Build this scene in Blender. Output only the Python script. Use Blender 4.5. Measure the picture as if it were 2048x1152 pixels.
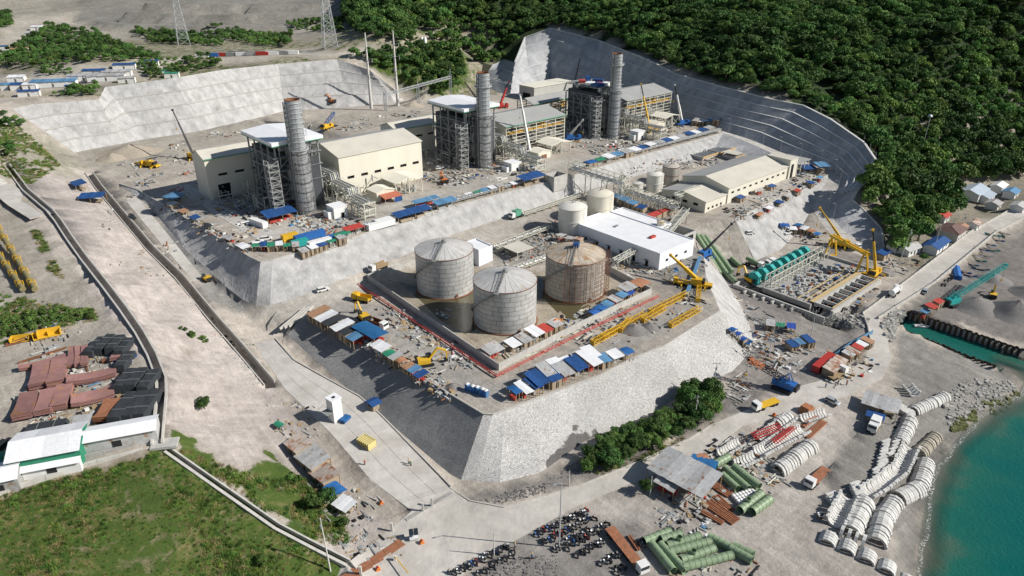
import bpy, bmesh, math, random
import numpy as np
from mathutils import Vector, Matrix, noise
from mathutils.bvhtree import BVHTree
from mathutils.geometry import delaunay_2d_cdt
PI = math.pi
rnd = random.Random(7)
for o in list(bpy.data.objects): bpy.data.objects.remove(o)
scn = bpy.context.scene
COL = scn.collection
# ---------------------------------------------------------------- camera, sky, sun, exposure
FPX, PITCH, CH = 1410.0, math.radians(26.0), 130.0
cam = bpy.data.cameras.new('camera'); camo = bpy.data.objects.new('camera', cam); COL.objects.link(camo)
camo.location = (0, 0, CH); camo.rotation_euler = (PI/2 - PITCH, 0, 0)
cam.sensor_width = 36; cam.lens = 36*FPX/2048; cam.clip_end = 6000; cam.clip_start = 1
scn.camera = camo
SUN_AZ = math.atan2(0.992, -0.124); SUN_EL = math.radians(34.5)      # azimuth from +Y towards +X
wld = bpy.data.worlds.new('World'); scn.world = wld; wld.use_nodes = True
wn = wld.node_tree; sky = wn.nodes.new('ShaderNodeTexSky'); sky.sky_type = 'NISHITA'; sky.sun_disc = False
sky.sun_elevation = SUN_EL; sky.sun_rotation = SUN_AZ; sky.air_density = 1.0; sky.dust_density = 0.6; sky.altitude = 50
wn.links.new(sky.outputs[0], wn.nodes['Background'].inputs[0]); wn.nodes['Background'].inputs[1].default_value = 0.062
sl = bpy.data.lights.new('sun', 'SUN'); sl.energy = 4.9; sl.angle = math.radians(0.53); sl.color = (1, 0.955, 0.89)
slo = bpy.data.objects.new('sun', sl); COL.objects.link(slo)
sd = Vector((math.sin(SUN_AZ)*math.cos(SUN_EL), math.cos(SUN_AZ)*math.cos(SUN_EL), math.sin(SUN_EL)))
slo.rotation_euler = (-sd).to_track_quat('-Z', 'Y').to_euler(); slo.location = (300, 0, 300)
scn.view_settings.view_transform = 'Standard'; scn.view_settings.look = 'None'; scn.view_settings.gamma = 1
scn.view_settings.exposure = 0.24; scn.view_settings.use_curve_mapping = False
# ---------------------------------------------------------------- helpers
_c, _s = math.cos(PITCH), math.sin(PITCH)
def ray(u, v):
    x = (u-1024)/FPX; y = -(v-576)/FPX
    return Vector((x, _c+_s*y, -_s+_c*y))
def P(u, v, z):                                   # surveyed point of the photograph at height z
    d = ray(u, v); t = (z-CH)/d.z
    return Vector((d.x*t, d.y*t, z))
def PL(pts, z0=None, z1=None):                    # polyline; heights given, constant or running from z0 to z1
    if z0 is None: return [P(*p) for p in pts]
    if z1 is None: z1 = z0
    L = [0.0]
    for a, b in zip(pts, pts[1:]): L.append(L[-1]+math.hypot(b[0]-a[0], b[1]-a[1]))
    return [P(p[0], p[1], z0+(z1-z0)*l/max(L[-1], 1e-6)) for p, l in zip(pts, L)]
def scale_at(w): return FPX/(_c*w.y-_s*(w.z-CH))   # photo pixels per metre

class MB:
    def __init__(s): s.v = []; s.f = []; s.sm = []
    def add(s, vs, fs, smooth=False):
        n = len(s.v); s.v += [tuple(p) for p in vs]; s.f += [tuple(i+n for i in f) for f in fs]; s.sm += [smooth]*len(fs); return s
    def bx(s, x0, x1, y0, y1, z0, z1):
        return s.add([(x0,y0,z0),(x1,y0,z0),(x1,y1,z0),(x0,y1,z0),(x0,y0,z1),(x1,y0,z1),(x1,y1,z1),(x0,y1,z1)],
                     [(3,2,1,0),(4,5,6,7),(0,1,5,4),(1,2,6,5),(2,3,7,6),(3,0,4,7)])
    def box(s, cx, cy, cz, sx, sy, sz, rz=0, rx=0, ry=0):
        m = Matrix.Translation((cx,cy,cz)) @ Matrix.Rotation(rz,4,'Z') @ Matrix.Rotation(ry,4,'Y') @ Matrix.Rotation(rx,4,'X')
        q = [m @ Vector((a*sx/2, b*sy/2, c*sz/2)) for c in (-1,1) for a, b in ((-1,-1),(1,-1),(1,1),(-1,1))]
        return s.add(q, [(3,2,1,0),(4,5,6,7),(0,1,5,4),(1,2,6,5),(2,3,7,6),(3,0,4,7)])
    def cyl(s, p0, p1, r0, r1=None, n=10, cap=True, inner=None):
        p0 = Vector(p0); p1 = Vector(p1); r1 = r0 if r1 is None else r1
        d = (p1-p0).normalized(); a = d.orthogonal().normalized(); b = d.cross(a)
        ring = [a*math.cos(2*PI*k/n)+b*math.sin(2*PI*k/n) for k in range(n)]
        vs = [p0+q*r0 for q in ring]+[p1+q*r1 for q in ring]
        s.add(vs, [(k,(k+1)%n,n+(k+1)%n,n+k) for k in range(n)], True)
        if inner:
            vs = [p0+q*(r0-inner) for q in ring]+[p1+q*(r1-inner) for q in ring]
            s.add(vs, [(n+k,n+(k+1)%n,(k+1)%n,k) for k in range(n)], True)
            for pp, rr, fl in ((p0,r0,1),(p1,r1,0)):
                vs = [pp+q*rr for q in ring]+[pp+q*(rr-inner) for q in ring]
                fs = [(k,(k+1)%n,n+(k+1)%n,n+k) for k in range(n)]
                s.add(vs, [f[::-1] for f in fs] if fl==0 else fs)
        elif cap:
            s.add([p0+q*r0 for q in ring], [tuple(range(n))[::-1]]); s.add([p1+q*r1 for q in ring], [tuple(range(n))])
        return s
    def bar(s, p0, p1, w, h=None, up=(0,0,1)):
        p0 = Vector(p0); p1 = Vector(p1); h = h or w; d = (p1-p0)
        if d.length < 1e-6: return s
        d.normalize(); u = Vector(up)
        if abs(d.dot(u)) > .98: u = Vector((0,1,0))
        a = d.cross(u).normalized()*w/2; b = a.cross(d).normalized()*h/2
        return s.add([p0-a-b,p0+a-b,p0+a+b,p0-a+b,p1-a-b,p1+a-b,p1+a+b,p1-a+b],
                     [(0,1,2,3),(7,6,5,4),(1,0,4,5),(2,1,5,6),(3,2,6,7),(0,3,7,4)])
    def prism(s, poly, z0, z1):
        n = len(poly); vs = [(p[0],p[1],z0) for p in poly]+[(p[0],p[1],z1) for p in poly]
        return s.add(vs, [tuple(range(n))[::-1], tuple(range(n,2*n))]+[(k,(k+1)%n,n+(k+1)%n,n+k) for k in range(n)])
    def extr(s, prof, y0, y1):                    # profile in x,z extruded along y
        n = len(prof); vs = [(p[0],y0,p[1]) for p in prof]+[(p[0],y1,p[1]) for p in prof]
        return s.add(vs, [tuple(range(n)), tuple(range(n,2*n))[::-1]]+[(k,n+k,n+(k+1)%n,(k+1)%n) for k in range(n)])
    def lathe(s, prof, n=16, c=(0,0), a0=0, a1=2*PI):
        full = abs(a1-a0-2*PI) < 1e-6; m = n if full else n+1; k = len(prof)
        vs = [(c[0]+r*math.cos(a0+(a1-a0)*i/n), c[1]+r*math.sin(a0+(a1-a0)*i/n), z) for i in range(m) for r, z in prof]
        return s.add(vs, [(i*k+j, ((i+1)%m)*k+j, ((i+1)%m)*k+j+1, i*k+j+1) for i in range(n) for j in range(k-1)], True)
    def truss(s, p0, p1, w, h, n, t=.12, up=(0,0,1)):   # four-chord lattice girder
        p0 = Vector(p0); p1 = Vector(p1); d = (p1-p0).normalized(); u = Vector(up)
        if abs(d.dot(u)) > .95: u = Vector((0,1,0))
        a = d.cross(u).normalized(); b = a.cross(d).normalized()
        c = [a*w/2*i+b*h/2*j for i, j in ((-1,-1),(1,-1),(1,1),(-1,1))]
        for q in c: s.bar(p0+q, p1+q, t)
        for k in range(n):
            q0 = p0.lerp(p1, k/n); q1 = p0.lerp(p1, (k+1)/n)
            for i in range(4):
                j = (i+1)%4
                s.bar(q0+c[i], q0+c[j], t*.7)
                s.bar(q0+c[i if k%2 else j], q1+c[j if k%2 else i], t*.7)
        return s
    def mesh(s, name):
        m = bpy.data.meshes.new(name); m.from_pydata(s.v, [], s.f)
        if any(s.sm): m.polygons.foreach_set('use_smooth', s.sm)
        m.update(); return m
def put(name, me, mat=None, parent=None, loc=(0,0,0), rz=0):
    if isinstance(me, MB): me = me.mesh(name)
    if mat is not None and not me.materials: me.materials.append(mat)
    o = bpy.data.objects.new(name, me); COL.objects.link(o); o.location = loc; o.rotation_euler = (0,0,rz)
    if parent: o.parent = parent
    return o
def tag(o, label, cat, group=None, kind=None):
    if label: o['label'] = label
    if cat: o['category'] = cat
    if group: o['group'] = group
    if kind: o['kind'] = kind
    return o
def thing(name, label, cat, loc=(0,0,0), rz=0, group=None):
    o = bpy.data.objects.new(name, None); COL.objects.link(o); o.location = loc; o.rotation_euler = (0,0,rz); o.empty_display_size = .5
    return tag(o, label, cat, group)
def part(root, name, me, mat, loc=(0,0,0), rz=0, label=None, kind=None):
    o = put(name, me, mat, root, loc, rz)
    if label: o['label'] = label
    if kind: o['kind'] = kind
    return o
def clone(root, loc, rz=0, label=None, group=None, sc=None, parent=None):
    r = root.copy(); COL.objects.link(r)
    if parent is None:
        r.location = loc; r.rotation_euler = (0,0,rz)
        if sc: r.scale = (sc,sc,sc) if not isinstance(sc, tuple) else sc
        if label: r['label'] = label
        if group: r['group'] = group
    else: r.parent = parent
    for ch in root.children: clone(ch, None, parent=r)
    return r
def structure(o): o['kind'] = 'structure'; return o
# ---------------------------------------------------------------- materials
MATS = {}
def nd(nt, t, **kw):
    n = nt.nodes.new('ShaderNode'+t)
    for k, v in kw.items(): setattr(n, k, v)
    return n
def M(name, col, var=.18, scale=1.0, rough=.8, metal=0, bump=.0, col2=None, fac2=(.45,.6), scale2=None, rand=0.0, pos=False, streak=0, detail=6, patch=0, bscale=None, attr=None, spec=.3, trans=0, hue=0):
    if name in MATS: return MATS[name]
    m = bpy.data.materials.new(name); m.use_nodes = True; nt = m.node_tree; b = nt.nodes['Principled BSDF']; L = nt.links.new
    b.inputs['Roughness'].default_value = rough; b.inputs['Metallic'].default_value = metal; b.inputs['Specular IOR Level'].default_value = spec
    if pos: vec = nd(nt,'NewGeometry').outputs['Position']
    else:
        tc = nd(nt,'TexCoord'); oi = nd(nt,'ObjectInfo'); ad = nd(nt,'VectorMath', operation='MULTIPLY_ADD')
        cx = nd(nt,'CombineXYZ'); ml = nd(nt,'Math', operation='MULTIPLY'); ml.inputs[1].default_value = 37.0
        L(oi.outputs['Random'], ml.inputs[0])
        for k in range(3): L(ml.outputs[0], cx.inputs[k])
        L(tc.outputs['Object'], ad.inputs[0]); ad.inputs[1].default_value = (1,1,1); L(cx.outputs[0], ad.inputs[2]); vec = ad.outputs[0]
    if streak:
        mp = nd(nt,'Mapping'); mp.inputs['Scale'].default_value = (1,1,1/streak); L(vec, mp.inputs['Vector']); svec = mp.outputs[0]
    else: svec = vec
    n1 = nd(nt,'TexNoise'); n1.inputs['Scale'].default_value = scale; n1.inputs['Detail'].default_value = detail; n1.inputs['Roughness'].default_value = .62; L(svec, n1.inputs['Vector'])
    if attr: a = nd(nt,'Attribute', attribute_name=attr); base = a.outputs['Color']
    else: r = nd(nt,'RGB'); r.outputs[0].default_value = (*col,1); base = r.outputs[0]
    if col2:
        n2 = nd(nt,'TexNoise'); n2.inputs['Scale'].default_value = scale2 or scale*.4; n2.inputs['Detail'].default_value = 5; L(svec, n2.inputs['Vector'])
        rp = nd(nt,'MapRange'); rp.inputs[1].default_value = fac2[0]; rp.inputs[2].default_value = fac2[1]; L(n2.outputs['Fac'], rp.inputs[0])
        mx = nd(nt,'MixRGB'); mx.inputs[2].default_value = (*col2,1); L(rp.outputs[0], mx.inputs[0]); L(base, mx.inputs[1]); base = mx.outputs[0]
    mr = nd(nt,'MapRange'); mr.inputs[1].default_value = .28; mr.inputs[2].default_value = .72; mr.inputs[3].default_value = 1-var; mr.inputs[4].default_value = 1+var; L(n1.outputs['Fac'], mr.inputs[0])
    val = mr.outputs[0]
    if rand:
        oi2 = nd(nt,'ObjectInfo'); m2 = nd(nt,'MapRange'); m2.inputs[3].default_value = 1-rand; m2.inputs[4].default_value = 1+rand; L(oi2.outputs['Random'], m2.inputs[0])
        mm = nd(nt,'Math', operation='MULTIPLY'); L(val, mm.inputs[0]); L(m2.outputs[0], mm.inputs[1]); val = mm.outputs[0]
    if patch:
        pn = nd(nt,'TexNoise'); pn.inputs['Scale'].default_value = .016; pn.inputs['Detail'].default_value = 4; pn.inputs['Distortion'].default_value = .8; L(nd(nt,'NewGeometry').outputs['Position'], pn.inputs['Vector'])
        pm = nd(nt,'MapRange'); pm.inputs[1].default_value = .36; pm.inputs[2].default_value = .64; pm.inputs[3].default_value = 1-patch; pm.inputs[4].default_value = 1+patch; L(pn.outputs['Fac'], pm.inputs[0])
        mm2 = nd(nt,'Math', operation='MULTIPLY'); L(val, mm2.inputs[0]); L(pm.outputs[0], mm2.inputs[1]); val = mm2.outputs[0]
    hs = nd(nt,'HueSaturation'); L(base, hs.inputs['Color']); L(val, hs.inputs['Value'])
    if hue:
        oi3 = nd(nt,'ObjectInfo'); w = nd(nt,'TexWhiteNoise', noise_dimensions='1D'); L(oi3.outputs['Random'], w.inputs['W'])
        m3 = nd(nt,'MapRange'); m3.inputs[3].default_value = .5-hue; m3.inputs[4].default_value = .5+hue; L(w.outputs['Value'], m3.inputs[0]); L(m3.outputs[0], hs.inputs['Hue'])
    L(hs.outputs[0], b.inputs['Base Color'])
    if trans:
        tr = nd(nt,'BsdfTranslucent'); ms = nd(nt,'MixShader'); ms.inputs[0].default_value = trans; L(hs.outputs[0], tr.inputs[0])
        L(b.outputs[0], ms.inputs[1]); L(tr.outputs[0], ms.inputs[2]); L(ms.outputs[0], nt.nodes['Material Output'].inputs[0])
    if bump:
        n3 = nd(nt,'TexNoise'); n3.inputs['Scale'].default_value = bscale or scale*3; n3.inputs['Detail'].default_value = 8; L(svec if streak else vec, n3.inputs['Vector'])
        bp = nd(nt,'Bump'); bp.inputs['Strength'].default_value = bump; bp.inputs['Distance'].default_value = .4; L(n3.outputs['Fac'], bp.inputs['Height']); L(bp.outputs[0], b.inputs['Normal'])
    MATS[name] = m; return m
# ---------------------------------------------------------------- terrain: surveyed break lines, triangulated
S, T, Q = 5.0, 17.0, 28.0
LN = {}
LN['tank_top'] = PL([(612,620),(631,627),(711,667),(766,708),(828,744),(900,788),(967,828),(985,829),(1010,820),(1100,787),(1200,751),(1264,717),(1328,692),(1407,642),(1440,622),(1428,592),(1412,552),(1408,515),(1385,488),(1380,466)], T) + [P(1400,450,17.2),P(1440,440,17.6),P(1470,438,17.8),P(1550,400,18.5),P(1640,358,19.4),P(1662,347,19.8)]
LN['tank_base'] = PL([(575,669),(610,702),(646,733),(697,780),(752,817),(792,857),(865,919),(900,948)], 13, 5.2) + \
    PL([(922,960),(1000,965),(1080,945),(1100,932),(1170,882),(1294,831),(1373,782),(1464,743),(1483,724),(1510,690),(1497,645),(1485,618),(1462,580),(1445,552),(1455,535),(1480,526),(1510,522)], S) + \
    [P(1560,500,S), P(1600,460,7), P(1624,416,12), P(1640,385,15.5), P(1662,350,19.5)]
LN['plant_top'] = PL([(240,368),(277,380),(401,453),(500,514),(521,524),(545,520),(600,504),(650,494),(786,448),(870,422),(1024,382),(1093,365),(1150,350),(1217,329),(1400,279),(1446,266)], Q)
LN['plant_base'] = PL([(241,371),(303,416),(365,493),(452,573),(485,599)], 27.6, 17.4) + \
    [P(*p) for p in [(512,613,17),(540,610,17.7),(600,593,18.3),(650,572,19),(742,536,19.7),(829,503,20.1),(903,470,20.4),(1016,433,20.5),(1090,408,20.5),(1170,382,20.6),(1255,357,21),(1381,320,22),(1425,306,22.3)]]
LN['road_left'] = [P(*p) for p in [(1446,266,28),(1500,287,26),(1560,314,23.4),(1610,334,21.4),(1650,345,20.2)]]
LN['road_left2'] = [P(*p) for p in [(1662,350,19.5),(1640,385,15.5),(1624,416,12),(1642,447,9.5),(1662,471,7.4),(1705,503,5.3),(1740,520,5)]]
LN['yard_right'] = [P(*p) for p in [(1425,306,22.3),(1482,308,22),(1560,326,21),(1620,340,20.2),(1650,346.5,19.9)]]
rear = [((1020,192,28),(1030,125,45)),((1060,179,28),(1050,75,59)),((1100,165,28),(1100,57,66)),((1180,185,28),(1200,82,60)),((1260,208,28),(1300,122,56)),((1340,232,28),(1350,148,51)),((1400,249,28),(1444,174,49)),((1440,260,28),(1537,198,47)),((1500,279,26.4),(1607,212,45)),((1558,302,24.2),(1662,240,42)),((1652,335,21),(1728,286,35)),((1683,358,19),(1758,330,29)),((1680,375,17.4),(1753,347,26)),((1676,389,15.5),(1718,378,22)),((1655,423,12),(1706,400,18.5)),((1683,458,9),(1728,420,15)),((1725,485,6.3),(1763,457,11)),((1762,508,5),(1768,495,6.5))]
LN['rear_base'] = [P(*a) for a, b in rear]; LN['rear_top'] = [P(*b) for a, b in rear]
LN['rear_side_b'] = [P(960,168,28), P(990,182,28), P(1020,192,28)]; LN['rear_side_t'] = [P(985,130,40), P(1008,118,43), P(1030,125,45)]
left = [((149,305,28),(0,222,50)),((190,297,28),(70,208,51)),((240,288,28),(198,199,50)),((292,278,28),(210,174,54)),((400,262,28),(347,156,56)),((486,243,28),(448,139,56)),((569,222,28),(556,128,55)),((700,214,28),(674,118,56)),((790,205,28),(740,140,50)),((806,200,28),(790,180,36))]
LN['left_base'] = [P(*a) for a, b in left]; LN['left_top'] = [P(*b) for a, b in left]
LN['plat_t'] = PL([(492,240),(608,246),(722,222),(765,214)], 33); LN['plat_b'] = PL([(478,254),(604,264),(730,234),(778,217)], 28)
trench = PL([(185,345),(204,372),(258,436),(310,497),(368,553),(437,636),(490,695),(550,765)], 28, 11.5)
def offs(line, d, dz=0):
    out = []
    for i, p in enumerate(line):
        a = line[max(i-1,0)]; b = line[min(i+1,len(line)-1)]; t = (b-a); n = Vector((-t.y, t.x, 0)).normalized()
        out.append(p+n*d+Vector((0,0,dz)))
    return out
LN['tr0'] = trench; LN['tr1'] = offs(trench,-.3,-3); LN['tr2'] = offs(trench,-2.9,-3); LN['tr3'] = offs(trench,-3.2,.2)
chan = PL([(20,330),(58,380),(106,420),(124,442),(146,475),(175,515),(219,570),(255,617),(288,664),(313,708),(332,756),(333,790),(328,850),(325,888)], 37, 22)
LN['ch0'] = chan; LN['ch1'] = offs(chan,-.25,-1.3); LN['ch2'] = offs(chan,-2.0,-1.3); LN['ch3'] = offs(chan,-2.3,0)
chan2 = PL([(340,897),(430,960),(560,1050),(640,1092),(700,1122)], 21, 7)
LN['cg0'] = chan2; LN['cg1'] = offs(chan2,-.2,-.7); LN['cg2'] = offs(chan2,-1.3,-.7); LN['cg3'] = offs(chan2,-1.5,0)
ramp_r = PL([(547,678),(587,722),(653,759),(719,795),(762,832),(899,976)], 13, 5.2)
ramp_l = PL([(507,686),(569,777),(660,865),(741,960),(823,1022)], 13, 5.2)
LN['ramp_r'] = ramp_r; LN['ramp_l'] = ramp_l
side_r = PL([(272,392),(337,470),(404,554)], 26.6, 19.2); side_l = PL([(252,402),(320,485),(386,562)], 26.6, 19.2)
LN['side_r'] = side_r; LN['side_l'] = side_l
rd_u = PL([(899,976),(940,1002),(1008,1015),(1093,991),(1162,971),(1281,922),(1376,879),(1431,846),(1520,808),(1600,772),(1690,748),(1728,722),(1742,690),(1735,655),(1725,628),(1819,558),(1940,465),(2048,405),(2200,325)], S)
rd_l = PL([(880,1190),(960,1120),(1060,1065),(1150,1014),(1281,959),(1425,898),(1486,852),(1600,822),(1700,790),(1765,757),(1783,720),(1775,680),(1756,638),(1871,565),(1992,465),(2048,437),(2200,352)], S)
LN['rd_u'] = rd_u; LN['rd_l'] = rd_l
LN['rd_w'] = PL([(823,1022),(700,1125),(640,1200)], S)
shore = PL([(1815,1260),(1830,1150),(1840,1070),(1850,1000),(1872,930),(1925,862),(1985,812),(2035,790),(2046,765),(2010,735)], 0)
LN['shore'] = shore; LN['deep'] = PL([(1900,1260),(1935,1100),(1960,1000),(1990,930),(2040,880),(2140,800)], -4)
LN['berm'] = PL([(1760,1260),(1790,1152),(1770,1060),(1700,1010),(1640,960),(1690,900),(1720,860),(1780,830),(1860,790),(1930,765)], 3.2)
nw = PL([(1796,652),(1815,666),(1888,694),(1937,715),(1992,734)], 2.6); fw = PL([(1796,640),(1815,624),(1900,652),(2048,702),(2160,735)], 2.6)
LN['nw'] = nw; LN['nwb'] = offs(nw,.35,-6); LN['fw'] = fw; LN['fwb'] = offs(fw,-.35,-6)
pool = PL([(1612,668),(1640,640),(1705,648),(1672,672)], -1.5); LN['pool'] = pool+[pool[0]]
LN['poolt'] = PL([(1600,672),(1634,630),(1722,640),(1690,682),(1600,672)], 4.6)
LN['bund'] = PL([(722,566),(997,746),(1300,592),(1205,540),(880,530),(722,566)], T)
LN['q0'] = PL([(140,44),(200,62),(300,72),(450,77),(560,74),(655,60)], 57.5); LN['q1'] = PL([(195,44),(250,50),(400,54),(560,51),(668,44)], 63); LN['q2'] = PL([(205,43),(260,47.5),(400,51),(560,48.5),(672,42)], 63.2)
LN['q3'] = PL([(250,26),(300,28),(420,31),(560,29),(664,26)], 69); LN['q4'] = PL([(255,24.5),(310,25.5),(420,28.5),(560,26.5),(666,24)], 69.2); LN['q5'] = PL([(290,6),(340,8),(440,9),(560,8),(650,8)], 76)
LN['end1'] = [P(612,620,T), P(590,642,15.2), P(575,669,13)]
LN['rr2'] = [P(1762,508,5), P(1768,495,6.5)]
ctrl = [  # natural ground: far hills, plateau, left slopes, beach, flats
 (0,60,60),(150,100,56),(300,100,56),(400,90,56),(560,100,57),(640,100,58),(720,100,60),(0,120,54),(100,140,54),(200,150,55),(330,130,56),(480,120,56),(0,190,50),(100,190,50),
 (130,40,60),(250,76,56.5),(350,72,57),(450,75,57),(550,72,58),(640,60,60),(690,40,66),(30,20,66),
 (750,60,72),(820,100,60),(760,120,54),(850,150,44),(880,180,32),(930,120,42),(955,160,33),(900,60,66),(1000,60,70),(1000,0,86),(900,0,84),(780,0,82),(930,150,36),(830,195,30),(870,200,28),
 (1100,30,72),(1100,0,84),(1200,40,72),(1300,90,64),(1300,0,88),(1450,140,56),(1450,60,74),(1450,0,88),(1550,170,52),(1600,100,66),(1600,0,90),(1650,190,44),(1700,210,42),(1750,200,44),(1800,240,34),(1780,300,30),(1850,250,30),(1900,180,44),(1750,100,66),(1800,0,92),(1900,80,72),(2048,0,95),(2048,120,58),(2048,220,30),(2048,300,14),(1900,300,20),(1850,350,14),(1950,360,7),(2048,360,6),(1800,420,8),(1850,450,6),(1900,430,6),(1950,420,5.5),(1780,400,12),(1765,350,22),(1800,500,5),(1850,500,5),
 (0,310,44),(30,280,46),(0,400,36),(50,480,33),(0,560,31),(60,540,31),(110,480,33),(150,560,29),(60,620,27),(120,650,26),(0,680,25),(200,650,26),(150,720,24.5),(60,760,24.5),(240,740,25),(280,830,23.5),(0,850,23.5),(150,850,23),(300,880,22),(0,985,21.5),(150,930,21.5),(100,1000,20.5),(0,1150,19),(200,1100,18),(350,1000,18.5),(450,1080,14),(500,1152,12),(600,1130,9),
 (150,420,31),(220,540,26),(300,640,22),(350,720,20),(400,830,17),(420,900,17),(500,860,13),(450,950,16),(550,960,10.5),(600,1000,8.5),(640,1050,7),(560,870,10),(600,820,9.5),(620,900,8),(680,960,6),(730,1040,5.4),(520,800,11.5),(130,340,32),(100,370,34),
 (1200,1100,5),(1400,1100,5),(1600,1100,5),(1650,950,4.6),(1560,900,5),(1300,1000,5),(1100,1100,5),(1000,1150,5),(1700,880,4.2),(1740,960,3),(1800,900,2.2),(1800,1000,1.6),(1820,900,1.4),(1860,830,2.6),(1900,800,3.2),(1960,780,2.2),(1850,700,3.6),(1900,740,3.4),(1820,720,4),
 (1900,600,3.6),(1960,560,3),(2048,520,2.2),(2048,600,2.6),(2000,640,3),(1850,600,4),(1950,520,3),(2040,660,2.8),(1680,700,5),(1600,720,5),(1560,640,5),(1540,700,5),(1640,560,5),(1720,580,5),(1560,560,5),(2000,480,2.5),(2120,450,1.5),(2130,560,.5),(2140,640,.5),
 (930,1000,5),(1000,985,5.6),(1090,965,5.4),(1200,910,5.4),(1300,860,5.3),(1400,800,5.2),(1480,770,5)]
cpts = [P(*c) for c in ctrl]
W = [(-1100,60,40),(-700,60,26),(-1100,500,60),(-1000,900,80),(-600,1000,110),(-200,1000,105),(200,1000,112),(600,1000,112),(900,700,100),(900,450,60),(700,450,20),(1000,250,-12),(1000,0,-20),(500,0,-10),(0,-60,5),(100,-60,5),(-60,-60,8),(-160,40,17),(-300,-60,22),(-600,-60,26),(300,250,-5),(300,120,-10),(170,40,-8),(400,350,-4),(-1100,-80,30),(1000,-80,-20),(-1100,1250,130),(0,1250,140),(1000,1250,140),(550,500,70),(420,470,60),(150,0,-8)]
cpts += [Vector(w) for w in W]
hull = [Vector(p) for p in [(-1200,-100,35),(1100,-100,-20),(1100,1350,140),(-1200,1350,140)]]
nat = cpts + [p for k in ('left_top','rear_top','rear_side_t','tr0','tr3','ch0','ch3','cg0','cg3','ramp_l','shore','deep','rd_u','rd_l','berm','rd_w','road_left2') for p in LN[k]] + [p for p in LN['tank_base'][8:26]] + LN['left_base'][:1]
NA = np.array([(p.x,p.y,p.z) for p in nat]); _, ui = np.unique(np.round(NA[:,:2],1), axis=0, return_index=True); NA = NA[ui]
D_ = np.sqrt(((NA[:,None,:2]-NA[None,:,:2])**2).sum(-1)+.5)
n_ = len(NA); A_ = np.zeros((n_+3,n_+3)); A_[:n_,:n_] = D_; A_[:n_,n_] = 1; A_[n_,:n_] = 1; A_[:n_,n_+1:] = NA[:,:2]; A_[n_+1:,:n_] = NA[:,:2].T
W_ = np.linalg.solve(A_+np.diag([1e-4]*n_+[0]*3), np.concatenate([NA[:,2],[0,0,0]]))
def nat_z(xy):
    out = []
    for i in range(0,len(xy),4000):
        q = xy[i:i+4000]; d = np.sqrt(((q[:,None,:]-NA[None,:,:2])**2).sum(-1)+.5)
        out.append(d@W_[:n_]+W_[n_]+q@W_[n_+1:])
    return np.concatenate(out)
def xy(l): return [(p.x,p.y) for p in l]
def inside(pt, poly):
    x, y = pt; c = False; j = len(poly)-1
    for i in range(len(poly)):
        (xi,yi),(xj,yj) = poly[i],poly[j]
        if (yi>y)!=(yj>y) and x < (xj-xi)*(y-yi)/(yj-yi)+xi: c = not c
        j = i
    return c
def inside_np(pts, poly):
    x, y = pts[:,0], pts[:,1]; c = np.zeros(len(pts), bool); j = len(poly)-1
    for i in range(len(poly)):
        (xi,yi),(xj,yj) = poly[i],poly[j]
        if yi != yj: c ^= ((yi>y)!=(yj>y)) & (x < (xj-xi)*(y-yi)/(yj-yi)+xi)
        j = i
    return c
POLY = {}
POLY['tank_wall'] = xy(LN['tank_top'][:21]+[P(1462,527,S)]+LN['tank_base'][:21][::-1]+[LN['end1'][1]])
POLY['tank_wall'] = xy(LN['tank_top']+LN['tank_base'][::-1]+[LN['end1'][1]])
POLY['plant_wall'] = xy(LN['plant_top']+LN['plant_base'][::-1])
POLY['road_wall'] = xy(LN['road_left']+LN['yard_right'][::-1])
POLY['rear_wall'] = xy(LN['rear_base']+LN['rear_top'][::-1]); POLY['rear_side'] = xy(LN['rear_side_b']+LN['rear_side_t'][::-1])
POLY['left_wall'] = xy(LN['left_base']+LN['left_top'][::-1]); POLY['plat_wall'] = xy(LN['plat_t']+LN['plat_b'][::-1])
plant_flat = xy(LN['plant_top']+LN['road_left'][:1]+[p for p in LN['rear_base'][:8]][::-1]+LN['rear_side_b'][::-1]+[P(880,198,28)]+LN['left_base'][::-1]+[P(185,345,28)])
tank_flat = xy(LN['tank_top']+LN['yard_right'][::-1]+LN['plant_base'][::-1][:14]+[P(500,625,16.5),P(560,640,16),P(590,642,15.2)])
ramp_poly = xy(ramp_r+ramp_l[::-1]); side_poly = xy(side_r+side_l[::-1]); rd_poly = xy(rd_u+rd_l[::-1]); junc_poly = xy([ramp_l[-1],ramp_r[-1]]+rd_u[1:4]+rd_l[:4][::-1]+[LN['rd_w'][2],LN['rd_w'][1]])
backroad_poly = xy(LN['road_left']+LN['road_left2']+LN['rear_base'][7:][::-1])
# refine lines, add fill points, triangulate
pts = []; edges = []
def add_line(l, step=6.0):
    prev = None
    for i, p in enumerate(l):
        if i:
            a = l[i-1]; k = max(1, int((p-a).to_2d().length/step))
            for j in range(1, k):
                pts.append(a.lerp(p, j/k)); edges.append((len(pts)-2, len(pts)-1)) if prev is not None else None
                prev = len(pts)-1
        pts.append(p)
        if prev is not None: edges.append((prev, len(pts)-1))
        prev = len(pts)-1
for k, l in LN.items(): add_line(l, 40 if k in ('deep',) else 5)
pts += hull
nb = len(pts)
gx, gy = np.meshgrid(np.arange(-150,225,3.2), np.arange(60,330,3.2)); g1 = np.stack([gx.ravel(),gy.ravel()],1)
gx, gy = np.meshgrid(np.arange(-560,620,11.), np.arange(40,1010,11.)); g2 = np.stack([gx.ravel(),gy.ravel()],1)
far = ~((g2[:,0]>-152)&(g2[:,0]<227)&(g2[:,1]>58)&(g2[:,1]<331)); g2 = g2[far]
rg = np.random.default_rng(3); g1 += rg.uniform(-1.1,1.1,g1.shape); g2 += rg.uniform(-4,4,g2.shape)
G_ = np.concatenate([g1,g2]); keep = np.ones(len(G_), bool)
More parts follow.
